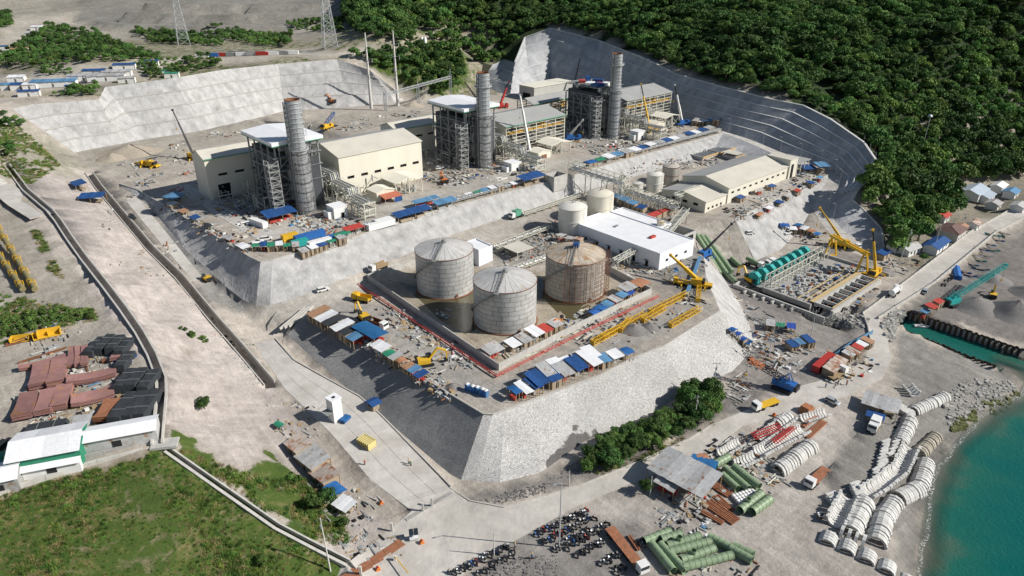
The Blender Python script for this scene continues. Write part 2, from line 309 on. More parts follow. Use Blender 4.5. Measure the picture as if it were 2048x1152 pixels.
for pl in list(POLY.values())+[plant_flat, tank_flat, ramp_poly, side_poly, rd_poly, junc_poly, backroad_poly]: keep &= ~inside_np(G_, pl)
for a, b in (('tr0','tr3'),('ch0','ch3'),('cg0','cg3')): keep &= ~inside_np(G_, xy(LN[a]+LN[b][::-1]))
keep &= ~inside_np(G_, xy(LN['poolt'])); keep &= ~inside_np(G_, xy(nw+fw[::-1]))
BL = np.array([(p.x,p.y) for p in pts[:nb-4]]); G_ = G_[keep]
md = np.concatenate([np.sqrt(((G_[i:i+3000,None]-BL[None])**2).sum(-1)).min(1) for i in range(0,len(G_),3000)])
ok = md > np.where(G_[:,1]<332, 1.3, 4.0); G_ = G_[ok]; md = md[ok]
gz = nat_z(G_)
r0 = delaunay_2d_cdt([p.to_2d() for p in pts], edges, [], 0, .02)
zz0 = [pts[o[0]].z if o else 17.0 for o in r0[3]]
bv0 = BVHTree.FromPolygons([(v.x,v.y,z) for v, z in zip(r0[0],zz0)], [tuple(f) for f in r0[2]])
gx, gy = np.meshgrid(np.arange(-250,180,3.6), np.arange(165,560,3.6)); F_ = np.stack([gx.ravel(),gy.ravel()],1)+rg.uniform(-1.2,1.2,(gx.size,2))
fm = (inside_np(F_,plant_flat)|inside_np(F_,tank_flat))
for pl in POLY.values(): fm &= ~inside_np(F_,pl)
fm &= ~inside_np(F_, xy(LN['plat_t']+LN['plat_b'][::-1])); F_ = F_[fm]
dF = np.concatenate([np.sqrt(((F_[i:i+3000,None]-BL[None])**2).sum(-1)).min(1) for i in range(0,len(F_),3000)]); F_ = F_[dF>1.6]
for (x, y) in F_:
    h = bv0.ray_cast(Vector((x,y,500)), Vector((0,0,-1)))
    if h[0]: pts.append(Vector((x,y,h[0].z+noise.noise((x*.2,y*.2,1))*.09)))
for (x, y), z, d in zip(G_, gz, md):
    f = min(1, d/10)
    if y > 332 or x < -152: a = noise.noise((x*.012,y*.012,0))*9+noise.noise((x*.035,y*.035,3))*2.5
    else: a = noise.noise((x*.05,y*.05,0))*.8+noise.noise((x*.25,y*.25,5))*.28
    if x < -60 and y > 520: a *= .22
    if x > 60 and y < 330 and z < 6: a *= .45
    pts.append(Vector((x,y,z+a*f)))
res = delaunay_2d_cdt([p.to_2d() for p in pts], edges, [], 0, .02)
ov, of = res[0], res[2]; orig = res[3]
zs = []
for i, o in enumerate(orig):
    zs.append(pts[o[0]].z if o else None)
TV = np.array([(v.x,v.y,0 if z is None else z) for v, z in zip(ov, zs)])
bad = [i for i, z in enumerate(zs) if z is None]
if bad:
    good = np.array([i for i, z in enumerate(zs) if z is not None])
    for i in bad: TV[i,2] = TV[good[np.argmin(((TV[good,:2]-TV[i,:2])**2).sum(1))],2]
print('terrain', len(TV), len(of), 'crossings', len(bad), [tuple(round(float(c)) for c in TV[i]) for i in bad[:12]])
TF = np.array([f for f in of]); CEN = TV[TF].mean(1)
cls = np.full(len(TF), 'ground', dtype=object)
def setc(name, poly): cls[inside_np(CEN[:,:2], poly)] = name
setc('shore_road', rd_poly); setc('shore_road', junc_poly); setc('ramp_road', ramp_poly); setc('side_road', side_poly); setc('hill_road', backroad_poly)
for k, v in POLY.items(): setc(k, v)
tree_bvh = BVHTree.FromPolygons([tuple(v) for v in TV], [tuple(int(i) for i in f) for f in TF])
O_ = Vector((0,0,CH))
def Gd(u, v):                                     # photo pixel -> point on the ground
    h = tree_bvh.ray_cast(O_, ray(u, v).normalized())
    return h[0] if h[0] else P(u, v, S)
def gz_at(x, y):
    h = tree_bvh.ray_cast(Vector((x,y,500)), Vector((0,0,-1))); return h[0].z if h[0] else 0.0
# ---------------------------------------------------------------- ground sheet and its colours
RC = (.40,.36,.31)
zones = [  # (pixel polygon, colour, greenness); later ones lie over earlier ones
 ([(-200,200),(200,190),(760,120),(830,200),(1000,190),(1000,-300),(-400,-300)], (.36,.32,.24), .55),
 ([(-400,-200),(30,60),(0,80),(150,55),(150,90),(200,95),(250,80),(450,78),(640,80),(690,45),(620,-30),(300,-120)], (.37,.34,.28), .04),
 ([(-100,150),(60,150),(130,130),(330,118),(470,105),(720,98),(760,108),(560,115),(450,128),(420,100),(360,130),(330,140),(240,160),(200,172),(0,185),(-100,190)], (.50,.46,.39), .03),
 ([(0,40),(140,20),(150,60),(60,85),(0,90)], (.46,.42,.35), .05),
 ([(-50,250),(50,250),(150,310),(190,350),(120,390),(20,330),(-50,330)], (.34,.32,.25), .35),
 ([(20,330),(60,400),(140,500),(240,660),(290,740),(322,800),(333,890),(430,960),(560,1050),(700,1122),(760,1060),(640,900),(545,770),(420,640),(350,560),(250,440),(185,345),(120,350)], (.49,.435,.395), .02),
 ([(-200,340),(20,335),(180,570),(290,740),(333,890),(150,935),(-200,1040)], (.42,.38,.32), .02),
 ([(-300,1050),(0,985),(333,893),(430,962),(560,1052),(700,1124),(700,1400),(-300,1400)], (.26,.215,.13), .72),
 ([(333,890),(350,860),(400,880),(440,930),(500,940),(540,890),(600,960),(690,1000),(690,1060),(640,1090),(560,1046),(430,955)], (.36,.33,.26), .78),
 ([(900,1000),(1100,950),(1300,860),(1420,790),(1500,760),(1520,800),(1430,846),(1281,922),(1093,991),(940,1003)], (.24,.22,.20), .1),
 ([(1380,500),(1520,500),(1560,520),(1640,490),(1760,520),(1730,640),(1740,720),(1640,770),(1500,790),(1450,740),(1520,690),(1480,600),(1440,550)], (.30,.275,.25), 0),
 ([(1100,1030),(1300,960),(1480,860),(1600,830),(1760,770),(1760,850),(1690,900),(1640,960),(1700,1010),(1780,1060),(1800,1300),(900,1300)], (.43,.39,.345), 0),
 ([(1150,1020),(1300,1040),(1420,1085),(1560,1060),(1640,960),(1700,880),(1660,815),(1600,830),(1640,880),(1590,960),(1530,1030),(1420,1060),(1310,1015),(1180,1000)], (.50,.46,.41), 0),
 ([(1380,1090),(1560,1060),(1640,1120),(1700,1200),(1620,1200),(1560,1120)], (.49,.45,.40), 0),
 ([(900,1200),(1000,1080),(1110,1030),(1290,1050),(1280,1120),(1330,1300),(900,1300)], (.27,.25,.225), .08),
 ([(1640,960),(1720,850),(1790,790),(1800,700),(1790,660),(1990,740),(2048,760),(1990,800),(1925,862),(1872,930),(1850,1000),(1830,1150),(1820,1300),(1790,1300),(1780,1060),(1700,1010)], (.28,.265,.24), 0),
 ([(1790,640),(1760,640),(1870,565),(2048,437),(2300,330),(2300,760),(1820,622)], (.24,.22,.20), .03),
 ([(1770,500),(1740,470),(1710,400),(1760,340),(1900,250),(2300,200),(2300,300),(1940,462),(1830,548)], (.30,.27,.21), .45),
 ([(520,455),(740,420),(960,350),(1130,320),(1400,258),(1420,268),(1150,335),(1000,372),(760,444),(560,478)], (.47,.44,.385), 0),
 ([(300,420),(340,440),(480,590),(500,625),(420,600),(395,560)], (.31,.30,.28), 0),
 ([(440,380),(600,330),(700,420),(560,440),(470,430)], (.31,.29,.265), 0), ([(830,300),(960,290),(1000,340),(870,380)], (.40,.35,.285), 0), ([(1130,270),(1290,240),(1330,280),(1180,310)], (.36,.33,.29), 0),
 ([(150,305),(420,255),(700,225),(880,215),(880,235),(640,275),(380,305),(280,350),(190,345)], (.44,.40,.335), .04),
 ([(520,600),(700,560),(840,505),(1020,440),(1110,415),(1090,440),(850,525),(720,580),(640,615),(560,650),(500,640)], (.48,.445,.39), 0),
 ([(735,560),(997,741),(1300,590),(1205,545),(850,530)], (.43,.37,.28), 0), ([(640,615),(760,680),(960,810),(1180,730),(1420,625),(1390,600),(1160,690),(990,770),(720,590)], (.41,.385,.345), 0),
 ([(960,510),(1110,455),(1210,480),(1060,535)], (.33,.31,.28), 0), ([(1220,400),(1370,440),(1330,470),(1210,440)], (.30,.28,.255), 0), ([(1300,490),(1380,470),(1410,510),(1420,590),(1330,575)], (.31,.295,.27), 0), ([(1330,320),(1500,310),(1640,345),(1460,430),(1420,440),(1590,345)], (.40,.375,.34), 0),
 ([(160,60),(150,40),(300,70),(450,75),(560,72),(655,58),(690,40),(690,-50),(150,-50)], (.285,.27,.235), .05),
 ([(1000,190),(1030,120),(1100,50),(1300,115),(1450,165),(1560,195),(1660,235),(1760,320),(1760,345),(1900,240),(2500,150),(2500,-400),(900,-400)], (.036,.056,.022), 0.0),  # forest floor: shade under the crowns painted into the ground colour
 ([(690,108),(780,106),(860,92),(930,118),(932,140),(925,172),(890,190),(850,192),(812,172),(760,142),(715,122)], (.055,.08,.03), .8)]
veg_p = MB()
zc = np.tile(np.array(RC), (len(TV),1)); zg = np.zeros(len(TV))
pix = np.zeros((len(TV),2))
dep = _c*TV[:,1]-_s*(TV[:,2]-CH); dep = np.maximum(dep, 5); upv = _s*TV[:,1]+_c*(TV[:,2]-CH)
pix[:,0] = 1024+FPX*TV[:,0]/dep; pix[:,1] = 576-FPX*upv/dep
jit = np.array([(noise.noise((x*.08,y*.08,9))*9, noise.noise((x*.08,y*.08,19))*7) for x, y, z in TV])
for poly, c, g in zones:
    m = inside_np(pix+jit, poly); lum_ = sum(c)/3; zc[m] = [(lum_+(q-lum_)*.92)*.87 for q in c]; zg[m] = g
wet = np.clip((1.2-TV[:,2])/1.6, 0, 1); wet[(TV[:,0]<80)] = 0
zc = zc*(1-.5*wet[:,None])
far_v = (TV[:,1]>640); zg[far_v & (pix[:,0]>690)] = 0; zc[far_v & (pix[:,0]>690)] = (.034,.052,.02)  # distant forest floor, its colour darkened likewise for canopy shade
def ground_mat(name, road=False):
    m = bpy.data.materials.new(name); m.use_nodes = True; nt = m.node_tree; b = nt.nodes['Principled BSDF']; L = nt.links.new
    b.inputs['Roughness'].default_value = .93; b.inputs['Specular IOR Level'].default_value = .15
    g = nd(nt,'NewGeometry').outputs['Position']; a = nd(nt,'Attribute', attribute_name='soil'); gr = nd(nt,'Attribute', attribute_name='green')
    def nz(sc, det=6, ro=.6, dist=0):
        n = nd(nt,'TexNoise'); n.inputs['Scale'].default_value = sc; n.inputs['Detail'].default_value = det; n.inputs['Roughness'].default_value = ro; n.inputs['Distortion'].default_value = dist; L(g, n.inputs['Vector']); return n.outputs['Fac']
    def mr(x, a0, a1, b0, b1):
        r = nd(nt,'MapRange'); L(x, r.inputs[0])
        for i, q in enumerate((a0,a1,b0,b1)): r.inputs[i+1].default_value = q
        return r.outputs[0]
    def mul(x, y):
        r = nd(nt,'Math', operation='MULTIPLY'); L(x, r.inputs[0]); L(y, r.inputs[1]); return r.outputs[0]
    mp = nd(nt,'Mapping', vector_type='TEXTURE'); mp.inputs['Rotation'].default_value = (0,0,math.radians(-49)); mp.inputs['Scale'].default_value = (18,1.3,4); L(g, mp.inputs['Vector'])
    ns = nd(nt,'TexNoise'); ns.inputs['Scale'].default_value = 1.0; ns.inputs['Detail'].default_value = 7; ns.inputs['Roughness'].default_value = .65; ns.inputs['Distortion'].default_value = .5; L(mp.outputs[0], ns.inputs['Vector'])
    mp2 = nd(nt,'Mapping', vector_type='TEXTURE'); mp2.inputs['Rotation'].default_value = (0,0,math.radians(40)); mp2.inputs['Scale'].default_value = (22,1.4,4); L(g, mp2.inputs['Vector'])
    ns2 = nd(nt,'TexNoise'); ns2.inputs['Scale'].default_value = 1.0; ns2.inputs['Detail'].default_value = 7; ns2.inputs['Roughness'].default_value = .65; ns2.inputs['Distortion'].default_value = .7; L(mp2.outputs[0], ns2.inputs['Vector'])
    v = mul(mul(mul(mr(ns.outputs['Fac'],.32,.68,.87,1.1), mr(ns2.outputs['Fac'],.32,.68,.91,1.08)), mr(nz(.012,3,.5),.35,.65,.9,1.1)), mul(mul(mr(nz(.035,5,.6,.8),.3,.7,.80,1.16), mr(nz(.3,7,.65),.3,.7,.80,1.2)), mr(nz(2.2,6,.7),.3,.7,.82,1.18)))
    hs = nd(nt,'HueSaturation'); L(a.outputs['Color'], hs.inputs['Color']); L(v, hs.inputs['Value'])
    # darker damp or oily patches with their own outline
    dp = nd(nt,'MixRGB', blend_type='MULTIPLY'); L(mr(nz(.11,6,.62,1.2),.60,.72,0,.55), dp.inputs[0]); L(hs.outputs[0], dp.inputs[1]); dp.inputs[2].default_value = (.55,.5,.45,1)
    # grass and weeds
    gs = nd(nt,'Math', operation='ADD'); L(nz(.22,7,.66,.5), gs.inputs[0]); L(mr(gr.outputs['Fac'],0,1,-.62,.30), gs.inputs[1])
    gm = mr(gs.outputs[0], .36,.50,0,1)
    gc = nd(nt,'ValToRGB'); gc.color_ramp.elements[0].color = (.05,.085,.02,1); gc.color_ramp.elements[1].color = (.24,.20,.095,1); gc.color_ramp.elements[0].position = .35; gc.color_ramp.elements[1].position = .72
    e = gc.color_ramp.elements.new(.54); e.color = (.075,.115,.025,1)
    L(nz(.16,9,.74,.8), gc.inputs[0])
    mx = nd(nt,'MixRGB'); L(gm, mx.inputs[0]); L(dp.outputs[0], mx.inputs[1]); L(gc.outputs[0], mx.inputs[2]); L(mx.outputs[0], b.inputs['Base Color'])
    bp = nd(nt,'Bump'); bp.inputs['Strength'].default_value = .55; bp.inputs['Distance'].default_value = .5
    s2 = nd(nt,'Math', operation='ADD'); L(nz(.9,9,.68), s2.inputs[0]); L(mul(gm, nz(3.5,5,.7)), s2.inputs[1]); L(s2.outputs[0], bp.inputs['Height']); L(bp.outputs[0], b.inputs['Normal'])
    return m
GM = ground_mat('earth_and_grass')
conc = M('pale_road_concrete', (.49,.47,.435), var=.13, scale=.35, rough=.9, bump=.12, pos=True, col2=(.40,.375,.34), scale2=.12, fac2=(.42,.72))
dirtroad = M('dusty_road', (.42,.395,.355), var=.16, scale=.25, rough=.95, bump=.3, pos=True, col2=(.53,.50,.455), scale2=.06, fac2=(.35,.65))
shot = M('shotcrete', (.40,.395,.385), var=.25, scale=.3, rough=.92, bump=.55, pos=True, streak=7, col2=(.30,.295,.285), scale2=.16, fac2=(.5,.72), bscale=1.1)
shot_d = M('rear_shotcrete', (.33,.337,.345), var=.26, scale=.2, rough=.92, bump=.5, pos=True, streak=5, col2=(.42,.425,.43), scale2=.08, fac2=(.45,.65), bscale=.9)
def sub_object(name, sel, mat, attrs=False):
    f = TF[sel]; u, inv = np.unique(f, return_inverse=True); inv = inv.reshape(f.shape)
    me = bpy.data.meshes.new(name); me.from_pydata([tuple(v) for v in TV[u]], [], [tuple(int(i) for i in r) for r in inv])
    if attrs:
        a = me.color_attributes.new('soil','FLOAT_COLOR','POINT'); a.data.foreach_set('color', np.concatenate([zc[u], np.ones((len(u),1))],1).ravel())
        b = me.attributes.new('green','FLOAT','POINT'); b.data.foreach_set('value', zg[u].astype(np.float32))
        me.polygons.foreach_set('use_smooth', [True]*len(me.polygons))
    return structure(put(name, me, mat))
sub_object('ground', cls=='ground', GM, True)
sub_object('shore_road', cls=='shore_road', dirtroad)
# ---------------------------------------------------------------- slope walls: sloping faces with stepped berms
def resample(pairs, step=4):
    out = []
    for (a0,b0),(a1,b1) in zip(pairs, pairs[1:]):
        k = max(1, int(max((a1-a0).length,(b1-b0).length)/step))
        out += [(a0.lerp(a1,j/k), b0.lerp(b1,j/k)) for j in range(k)]
    return out+[pairs[-1]]
def slope_wall(name, label, pairs, mat, benches=1, ledge=.13, sub=3, rough=.25, lip=None, group=None):
    pr = resample(pairs); prof = []                # profile: (fraction of run, fraction of rise)
    for b in range(benches):
        r0 = b/benches; r1 = (b+1)/benches; led = ledge/benches if b < benches-1 else 0
        for k in range(sub+1): prof.append((r0+(r1-r0-led)*k/sub, r0+(r1-r0)*k/sub))
    m = MB(); k = len(prof); vs = []
    for i, (a, b) in enumerate(pr):
        dz = b.z-a.z
        for j, (fr, fz) in enumerate(prof):
            p = a+(b-a)*fr; p.z = a.z+dz*fz
            if 0 < j < k-1 and rough:
                q = noise.noise((p.x*.12,p.y*.12,p.z*.2))*rough+noise.noise((p.x*.5,p.y*.5,p.z*.5))*rough*.5
                t = (b-a).to_2d(); t = t.normalized() if t.length > .01 else t
                p += Vector((t.x*q, t.y*q, 0))
            vs.append(p)
    m.add(vs, [(i*k+j,(i+1)*k+j,(i+1)*k+j+1,i*k+j+1) for i in range(len(pr)-1) for j in range(k-1)], False)
    o = tag(put(name, m, mat), label, 'retaining wall', group)
    # gutters along the berms and the rim
    for b in range(1, benches+1):
        if b == benches and lip is None: continue
        g = MB(); L = [a+(bb-a)*(b/benches) for a, bb in pr]
        for p, q in zip(L, L[1:]): g.bar(p+Vector((0,0,.08 if benches==1 else .3)), q+Vector((0,0,.08 if benches==1 else .3)), .42 if benches==1 else 1.1, .34 if benches==1 else .45)
        part(o, 'gutter' if b < benches else 'rim_kerb', g, MATS['pale_gutter'] if mat is shot_d else MATS['kerb_concrete'])
    return o
M('pale_gutter', (.56,.56,.55), var=.12, scale=.8, rough=.9, pos=True)
M('kerb_concrete', (.46,.445,.41), var=.15, scale=.8, rough=.9, pos=True)
stone_w = None
def stone_mat(name, c1, c2, toe=None):
    m = bpy.data.materials.new(name); m.use_nodes = True; nt = m.node_tree; b = nt.nodes['Principled BSDF']; L = nt.links.new
    b.inputs['Roughness'].default_value = .93; b.inputs['Specular IOR Level'].default_value = .15
    g = nd(nt,'NewGeometry').outputs['Position']
    vo = nd(nt,'TexVoronoi', feature='DISTANCE_TO_EDGE'); vo.inputs['Scale'].default_value = 3.2; L(g, vo.inputs['Vector'])
    vc = nd(nt,'TexVoronoi'); vc.inputs['Scale'].default_value = 3.2; L(g, vc.inputs['Vector'])
    n = nd(nt,'TexNoise'); n.inputs['Scale'].default_value = .08; n.inputs['Detail'].default_value = 7; L(g, n.inputs['Vector'])
    mx = nd(nt,'MixRGB'); mx.inputs[1].default_value = (*c1,1); mx.inputs[2].default_value = (*c2,1)
    rp = nd(nt,'MapRange'); rp.inputs[1].default_value = .38; rp.inputs[2].default_value = .62; L(n.outputs['Fac'], rp.inputs[0]); L(rp.outputs[0], mx.inputs[0])
    hs = nd(nt,'HueSaturation'); rv = nd(nt,'MapRange'); rv.inputs[3].default_value = .8; rv.inputs[4].default_value = 1.12; sx = nd(nt,'SeparateXYZ'); L(vc.outputs['Color'], sx.inputs[0]); L(sx.outputs[0], rv.inputs[0]); L(mx.outputs[0], hs.inputs['Color']); L(rv.outputs[0], hs.inputs['Value'])
    jr = nd(nt,'MapRange'); jr.inputs[2].default_value = .09; L(vo.outputs['Distance'], jr.inputs[0])
    jm = nd(nt,'MixRGB'); jm.inputs[1].default_value = (c1[0]*.72,c1[1]*.72,c1[2]*.72,1); L(jr.outputs[0], jm.inputs[0]); L(hs.outputs[0], jm.inputs[2]); out_ = jm.outputs[0]
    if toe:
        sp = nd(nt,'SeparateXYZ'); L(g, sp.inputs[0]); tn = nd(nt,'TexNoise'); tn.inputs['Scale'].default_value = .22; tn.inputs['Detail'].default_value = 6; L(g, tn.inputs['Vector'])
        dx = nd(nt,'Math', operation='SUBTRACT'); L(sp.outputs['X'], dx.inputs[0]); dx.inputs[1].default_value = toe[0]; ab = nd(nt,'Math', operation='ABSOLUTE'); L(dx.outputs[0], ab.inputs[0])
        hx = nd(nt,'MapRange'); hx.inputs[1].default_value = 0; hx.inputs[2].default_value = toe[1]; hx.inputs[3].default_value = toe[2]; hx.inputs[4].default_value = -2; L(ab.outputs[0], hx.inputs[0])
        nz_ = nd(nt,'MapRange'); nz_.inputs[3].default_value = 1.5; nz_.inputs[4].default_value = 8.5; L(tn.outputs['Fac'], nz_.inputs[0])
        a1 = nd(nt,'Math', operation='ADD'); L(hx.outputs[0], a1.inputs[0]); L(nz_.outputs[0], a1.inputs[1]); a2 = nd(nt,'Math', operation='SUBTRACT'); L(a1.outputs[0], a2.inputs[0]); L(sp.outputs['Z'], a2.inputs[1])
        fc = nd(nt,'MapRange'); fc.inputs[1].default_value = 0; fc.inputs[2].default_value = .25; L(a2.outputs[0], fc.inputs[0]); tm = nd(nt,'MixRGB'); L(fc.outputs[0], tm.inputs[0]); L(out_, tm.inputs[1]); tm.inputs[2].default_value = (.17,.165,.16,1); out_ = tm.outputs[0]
    L(out_, b.inputs['Base Color'])
    bp = nd(nt,'Bump'); bp.inputs['Strength'].default_value = .8; bp.inputs['Distance'].default_value = .35; L(jr.outputs[0], bp.inputs['Height']); L(bp.outputs[0], b.inputs['Normal'])
    return m
stone_w = stone_mat('pale_pitched_stone', (.55,.54,.52), (.66,.65,.63), (17,13,4.2)); stone_shade = stone_mat('shaded_pitched_stone', (.27,.27,.27), (.36,.36,.355))  # same stone twice; shade of the ramp side put into the darker colour
tt, tb = LN['tank_top'], LN['tank_base']
def par(line):
    L = [0.0]
    for p, q in zip(line, line[1:]): L.append(L[-1]+(q-p).length)
    return [l/L[-1] for l in L] if L[-1] > 0 else [0.0]
def along(line, ps, t):
    for i in range(len(line)-1):
        if t <= ps[i+1]+1e-9: return line[i].lerp(line[i+1], (t-ps[i])/max(ps[i+1]-ps[i],1e-9))
    return line[-1].copy()
def pairs(B, Tp, anchors):                         # every vertex of both lines is kept, so the wall meets the ground sheet
    out = []
    for (b0,t0),(b1,t1) in zip(anchors, anchors[1:]):
        lb, lt = B[b0:b1+1], Tp[t0:t1+1]
        if len(lb) == 1: lb = [lb[0],lb[0]]
        if len(lt) == 1: lt = [lt[0],lt[0]]
        pb_, pt_ = par(lb), par(lt)
        if len(pb_) == 1: pb_ = [0,1]
        if len(pt_) == 1: pt_ = [0,1]
        for t in sorted(set(round(x,5) for x in pb_+pt_)):
            q = (along(lb,pb_,t), along(lt,pt_,t))
            if not out or (out[-1][0]-q[0]).length+(out[-1][1]-q[1]).length > .01: out.append(q)
    return out
slope_wall('stone_slope_wall', 'pitched stone slope wall beside the concrete ramp, coloured darker for its shade', pairs(tb, tt, [(0,0),(2,2),(5,4),(8,6)]), stone_shade, lip=1, sub=6)
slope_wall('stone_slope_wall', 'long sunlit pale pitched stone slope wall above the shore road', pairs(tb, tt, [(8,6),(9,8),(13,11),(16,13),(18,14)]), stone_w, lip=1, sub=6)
slope_wall('shotcrete_slope', 'narrow grey shotcrete slope below the yellow crane platform', pairs(tb, tt, [(18,14),(21,17)]), shot, sub=5)
earth = M('bare_earth_cliff', (.30,.275,.24), var=.35, scale=.35, rough=.95, bump=.9, pos=True, streak=3, bscale=.8)
slope_wall('earth_cliff', 'bare grey earth cliff under the green penstock pipes', pairs(tb, tt, [(21,17),(22,19),(24,22)]), earth, sub=6, rough=1.3)
slope_wall('shotcrete_slope', 'shotcrete slope wall below the warehouse yard facing the pump pit', pairs(tb, tt, [(24,22),(26,23),(29,25)]), shot, sub=5, lip=1)
pt, pb = LN['plant_top'], LN['plant_base']
slope_wall('shotcrete_slope', 'shaded shotcrete wall beside the sunken concrete side road', pairs(pb, pt, [(0,0),(1,1),(3,2),(5,4)]), shot, sub=5, lip=1)
slope_wall('shotcrete_slope', 'long sunlit shotcrete wall carrying the power block terrace', pairs(pb, pt, [(5,4),(6,5),(8,7),(10,8),(12,10),(14,12),(15,13),(17,15)]), shot, sub=5, lip=1)
rl, yr = LN['road_left'], LN['yard_right']
slope_wall('shotcrete_slope', 'low shaded shotcrete wall under the hill road by the warehouse', pairs(yr, rl, [(0,0),(4,4)]), shot_d, sub=4)
slope_wall('benched_cut_wall', 'tall benched shotcrete cut wall curving below the green forest', list(zip(LN['rear_base'][2:14],LN['rear_top'][2:14])), shot_d, benches=5, ledge=.22, sub=3, lip=1)
slope_wall('shotcrete_slope', 'plain shotcrete tail of the tall wall beside the curving road', list(zip(LN['rear_base'][13:],LN['rear_top'][13:])), shot_d, sub=5, lip=1)
slope_wall('benched_cut_wall', 'sunlit end of the benched cut wall beside the forest track', list(zip(LN['rear_base'][:3],LN['rear_top'][:3])), shot_d, benches=5, ledge=.22, sub=3, lip=1)
slope_wall('benched_cut_wall', 'short dark return of the benched cut wall above the forest track', list(zip(LN['rear_side_b'],LN['rear_side_t'])), shot_d, benches=3, ledge=.2, sub=3)
slope_wall('benched_cut_wall', 'wide pale benched shotcrete cut wall behind the first turbine hall', list(zip(LN['left_base'],LN['left_top'])), shot, benches=4, ledge=.2, sub=3)
slope_wall('shotcrete_slope', 'low shotcrete face of the raised laydown platform by the monopoles', list(zip(LN['plat_b'],LN['plat_t'])), shot, sub=3)
# ---------------------------------------------------------------- concrete roads laid slab by slab
def slab_road(name, left, right, mat, nlong, ncross, lift=.0):
    under = sub_object(name, cls==name, mat)
    def at(line, t):
        L = [0.0]
        for a, b in zip(line, line[1:]): L.append(L[-1]+(b-a).length)
        d = t*L[-1]
        for i in range(len(line)-1):
            if d <= L[i+1]+1e-6: return line[i].lerp(line[i+1], (d-L[i])/max(L[i+1]-L[i],1e-6))
        return line[-1]
    for i in range(nlong):
        for j in range(ncross):
            e = .0035; c = []
            for t, s_ in ((i/nlong+e/3,j/ncross+e),((i+1)/nlong-e/3,j/ncross+e),((i+1)/nlong-e/3,(j+1)/ncross-e),(i/nlong+e/3,(j+1)/ncross-e)):
                c.append(at(left,t).lerp(at(right,t),s_))
            h = .06+rnd.uniform(0,.02); o = sum(c,Vector())/4
            m = MB(); m.add([p-o+Vector((0,0,-.1)) for p in c]+[p-o+Vector((0,0,h)) for p in c], [(3,2,1,0),(4,5,6,7),(0,1,5,4),(1,2,6,5),(2,3,7,6),(3,0,4,7)])
            part(under, 'slab', m, mat, o)
slab_road('ramp_road', ramp_l, ramp_r, conc, 16, 3)
lane = [(P(348,378,Q+.02),P(376,368,Q+.02)),(P(430,428,Q+.02),P(455,415,Q+.02)),(P(512,478,Q+.02),P(540,462,Q+.02)),(P(560,478,Q+.02),P(575,462,Q+.02))]
lo_ = structure(put('terrace_lane', MB().add([q for pr_ in lane for q in pr_],[(0,1,3,2),(2,3,5,4),(4,5,7,6)]), conc))
for k in range(14):
    f0, f1 = k/14*3, (k+.985)/14*3; c_ = []
    for f in (f0,f1): i_ = min(int(f),2); c_.append((lane[i_][0].lerp(lane[i_+1][0],f-i_),lane[i_][1].lerp(lane[i_+1][1],f-i_)))
    vs = [c_[0][0],c_[0][1],c_[1][1],c_[1][0]]; o_ = sum(vs,Vector())/4; part(lo_, 'slab', MB().add([v-o_+Vector((0,0,-.03)) for v in vs]+[v-o_+Vector((0,0,.09)) for v in vs],[(3,2,1,0),(4,5,6,7),(0,1,5,4),(1,2,6,5),(2,3,7,6),(3,0,4,7)]), conc, o_)
slab_road('side_road', side_l, side_r, conc, 14, 1)
br_r = LN['rear_base'][7:]; br_l = LN['road_left']+LN['road_left2'][:-1]
slab_road('hill_road', br_l, br_r, conc, 34, 2)
# ---------------------------------------------------------------- sea
def water_mat():
    m = bpy.data.materials.new('sea_water'); m.use_nodes = True; nt = m.node_tree; b = nt.nodes['Principled BSDF']; L = nt.links.new
    b.inputs['Roughness'].default_value = .08; b.inputs['IOR'].default_value = 1.33
    a = nd(nt,'Attribute', attribute_name='depth'); g = nd(nt,'NewGeometry').outputs['Position']
    n = nd(nt,'TexNoise'); n.inputs['Scale'].default_value = .07; n.inputs['Detail'].default_value = 6; L(g, n.inputs['Vector'])
    ad = nd(nt,'MapRange'); ad.inputs[1].default_value = .3; ad.inputs[2].default_value = .7; ad.inputs[3].default_value = -1.8; ad.inputs[4].default_value = 1.8; L(n.outputs['Fac'], ad.inputs[0])
    sm = nd(nt,'Math', operation='ADD'); L(a.outputs['Fac'], sm.inputs[0]); L(ad.outputs[0], sm.inputs[1])
    dv = nd(nt,'MapRange'); dv.inputs[1].default_value = 0; dv.inputs[2].default_value = 6; L(sm.outputs[0], dv.inputs[0])
    r = nd(nt,'ValToRGB'); e = r.color_ramp.elements; e[0].color = (.075,.12,.085,1); e[1].color = (.003,.098,.088,1); q = e.new(.4); q.color = (.014,.115,.085,1); L(dv.outputs[0], r.inputs[0]); L(r.outputs[0], b.inputs['Base Color'])
    al = nd(nt,'MapRange'); al.inputs[1].default_value = 0; al.inputs[2].default_value = 2.2; al.inputs[3].default_value = .12; al.inputs[4].default_value = 1; L(a.outputs['Fac'], al.inputs[0]); L(al.outputs[0], b.inputs['Alpha'])
    n2 = nd(nt,'TexNoise'); n2.inputs['Scale'].default_value = .9; n2.inputs['Detail'].default_value = 5; n2.inputs['Distortion'].default_value = .6; L(g, n2.inputs['Vector'])
    bp = nd(nt,'Bump'); bp.inputs['Strength'].default_value = .55; bp.inputs['Distance'].default_value = .35; L(n2.outputs['Fac'], bp.inputs['Height']); L(bp.outputs[0], b.inputs['Normal'])
    return m
xs = np.concatenate([np.arange(60,260,4.),np.arange(260,1100,60.)]); ys = np.concatenate([np.arange(-100,60,20.),np.arange(60,330,4.),np.arange(330,460,25.)])
vs = [(x,y,0) for y in ys for x in xs]; nx = len(xs)
m = MB(); m.add(vs, [(j*nx+i,j*nx+i+1,(j+1)*nx+i+1,(j+1)*nx+i) for j in range(len(ys)-1) for i in range(nx-1)])
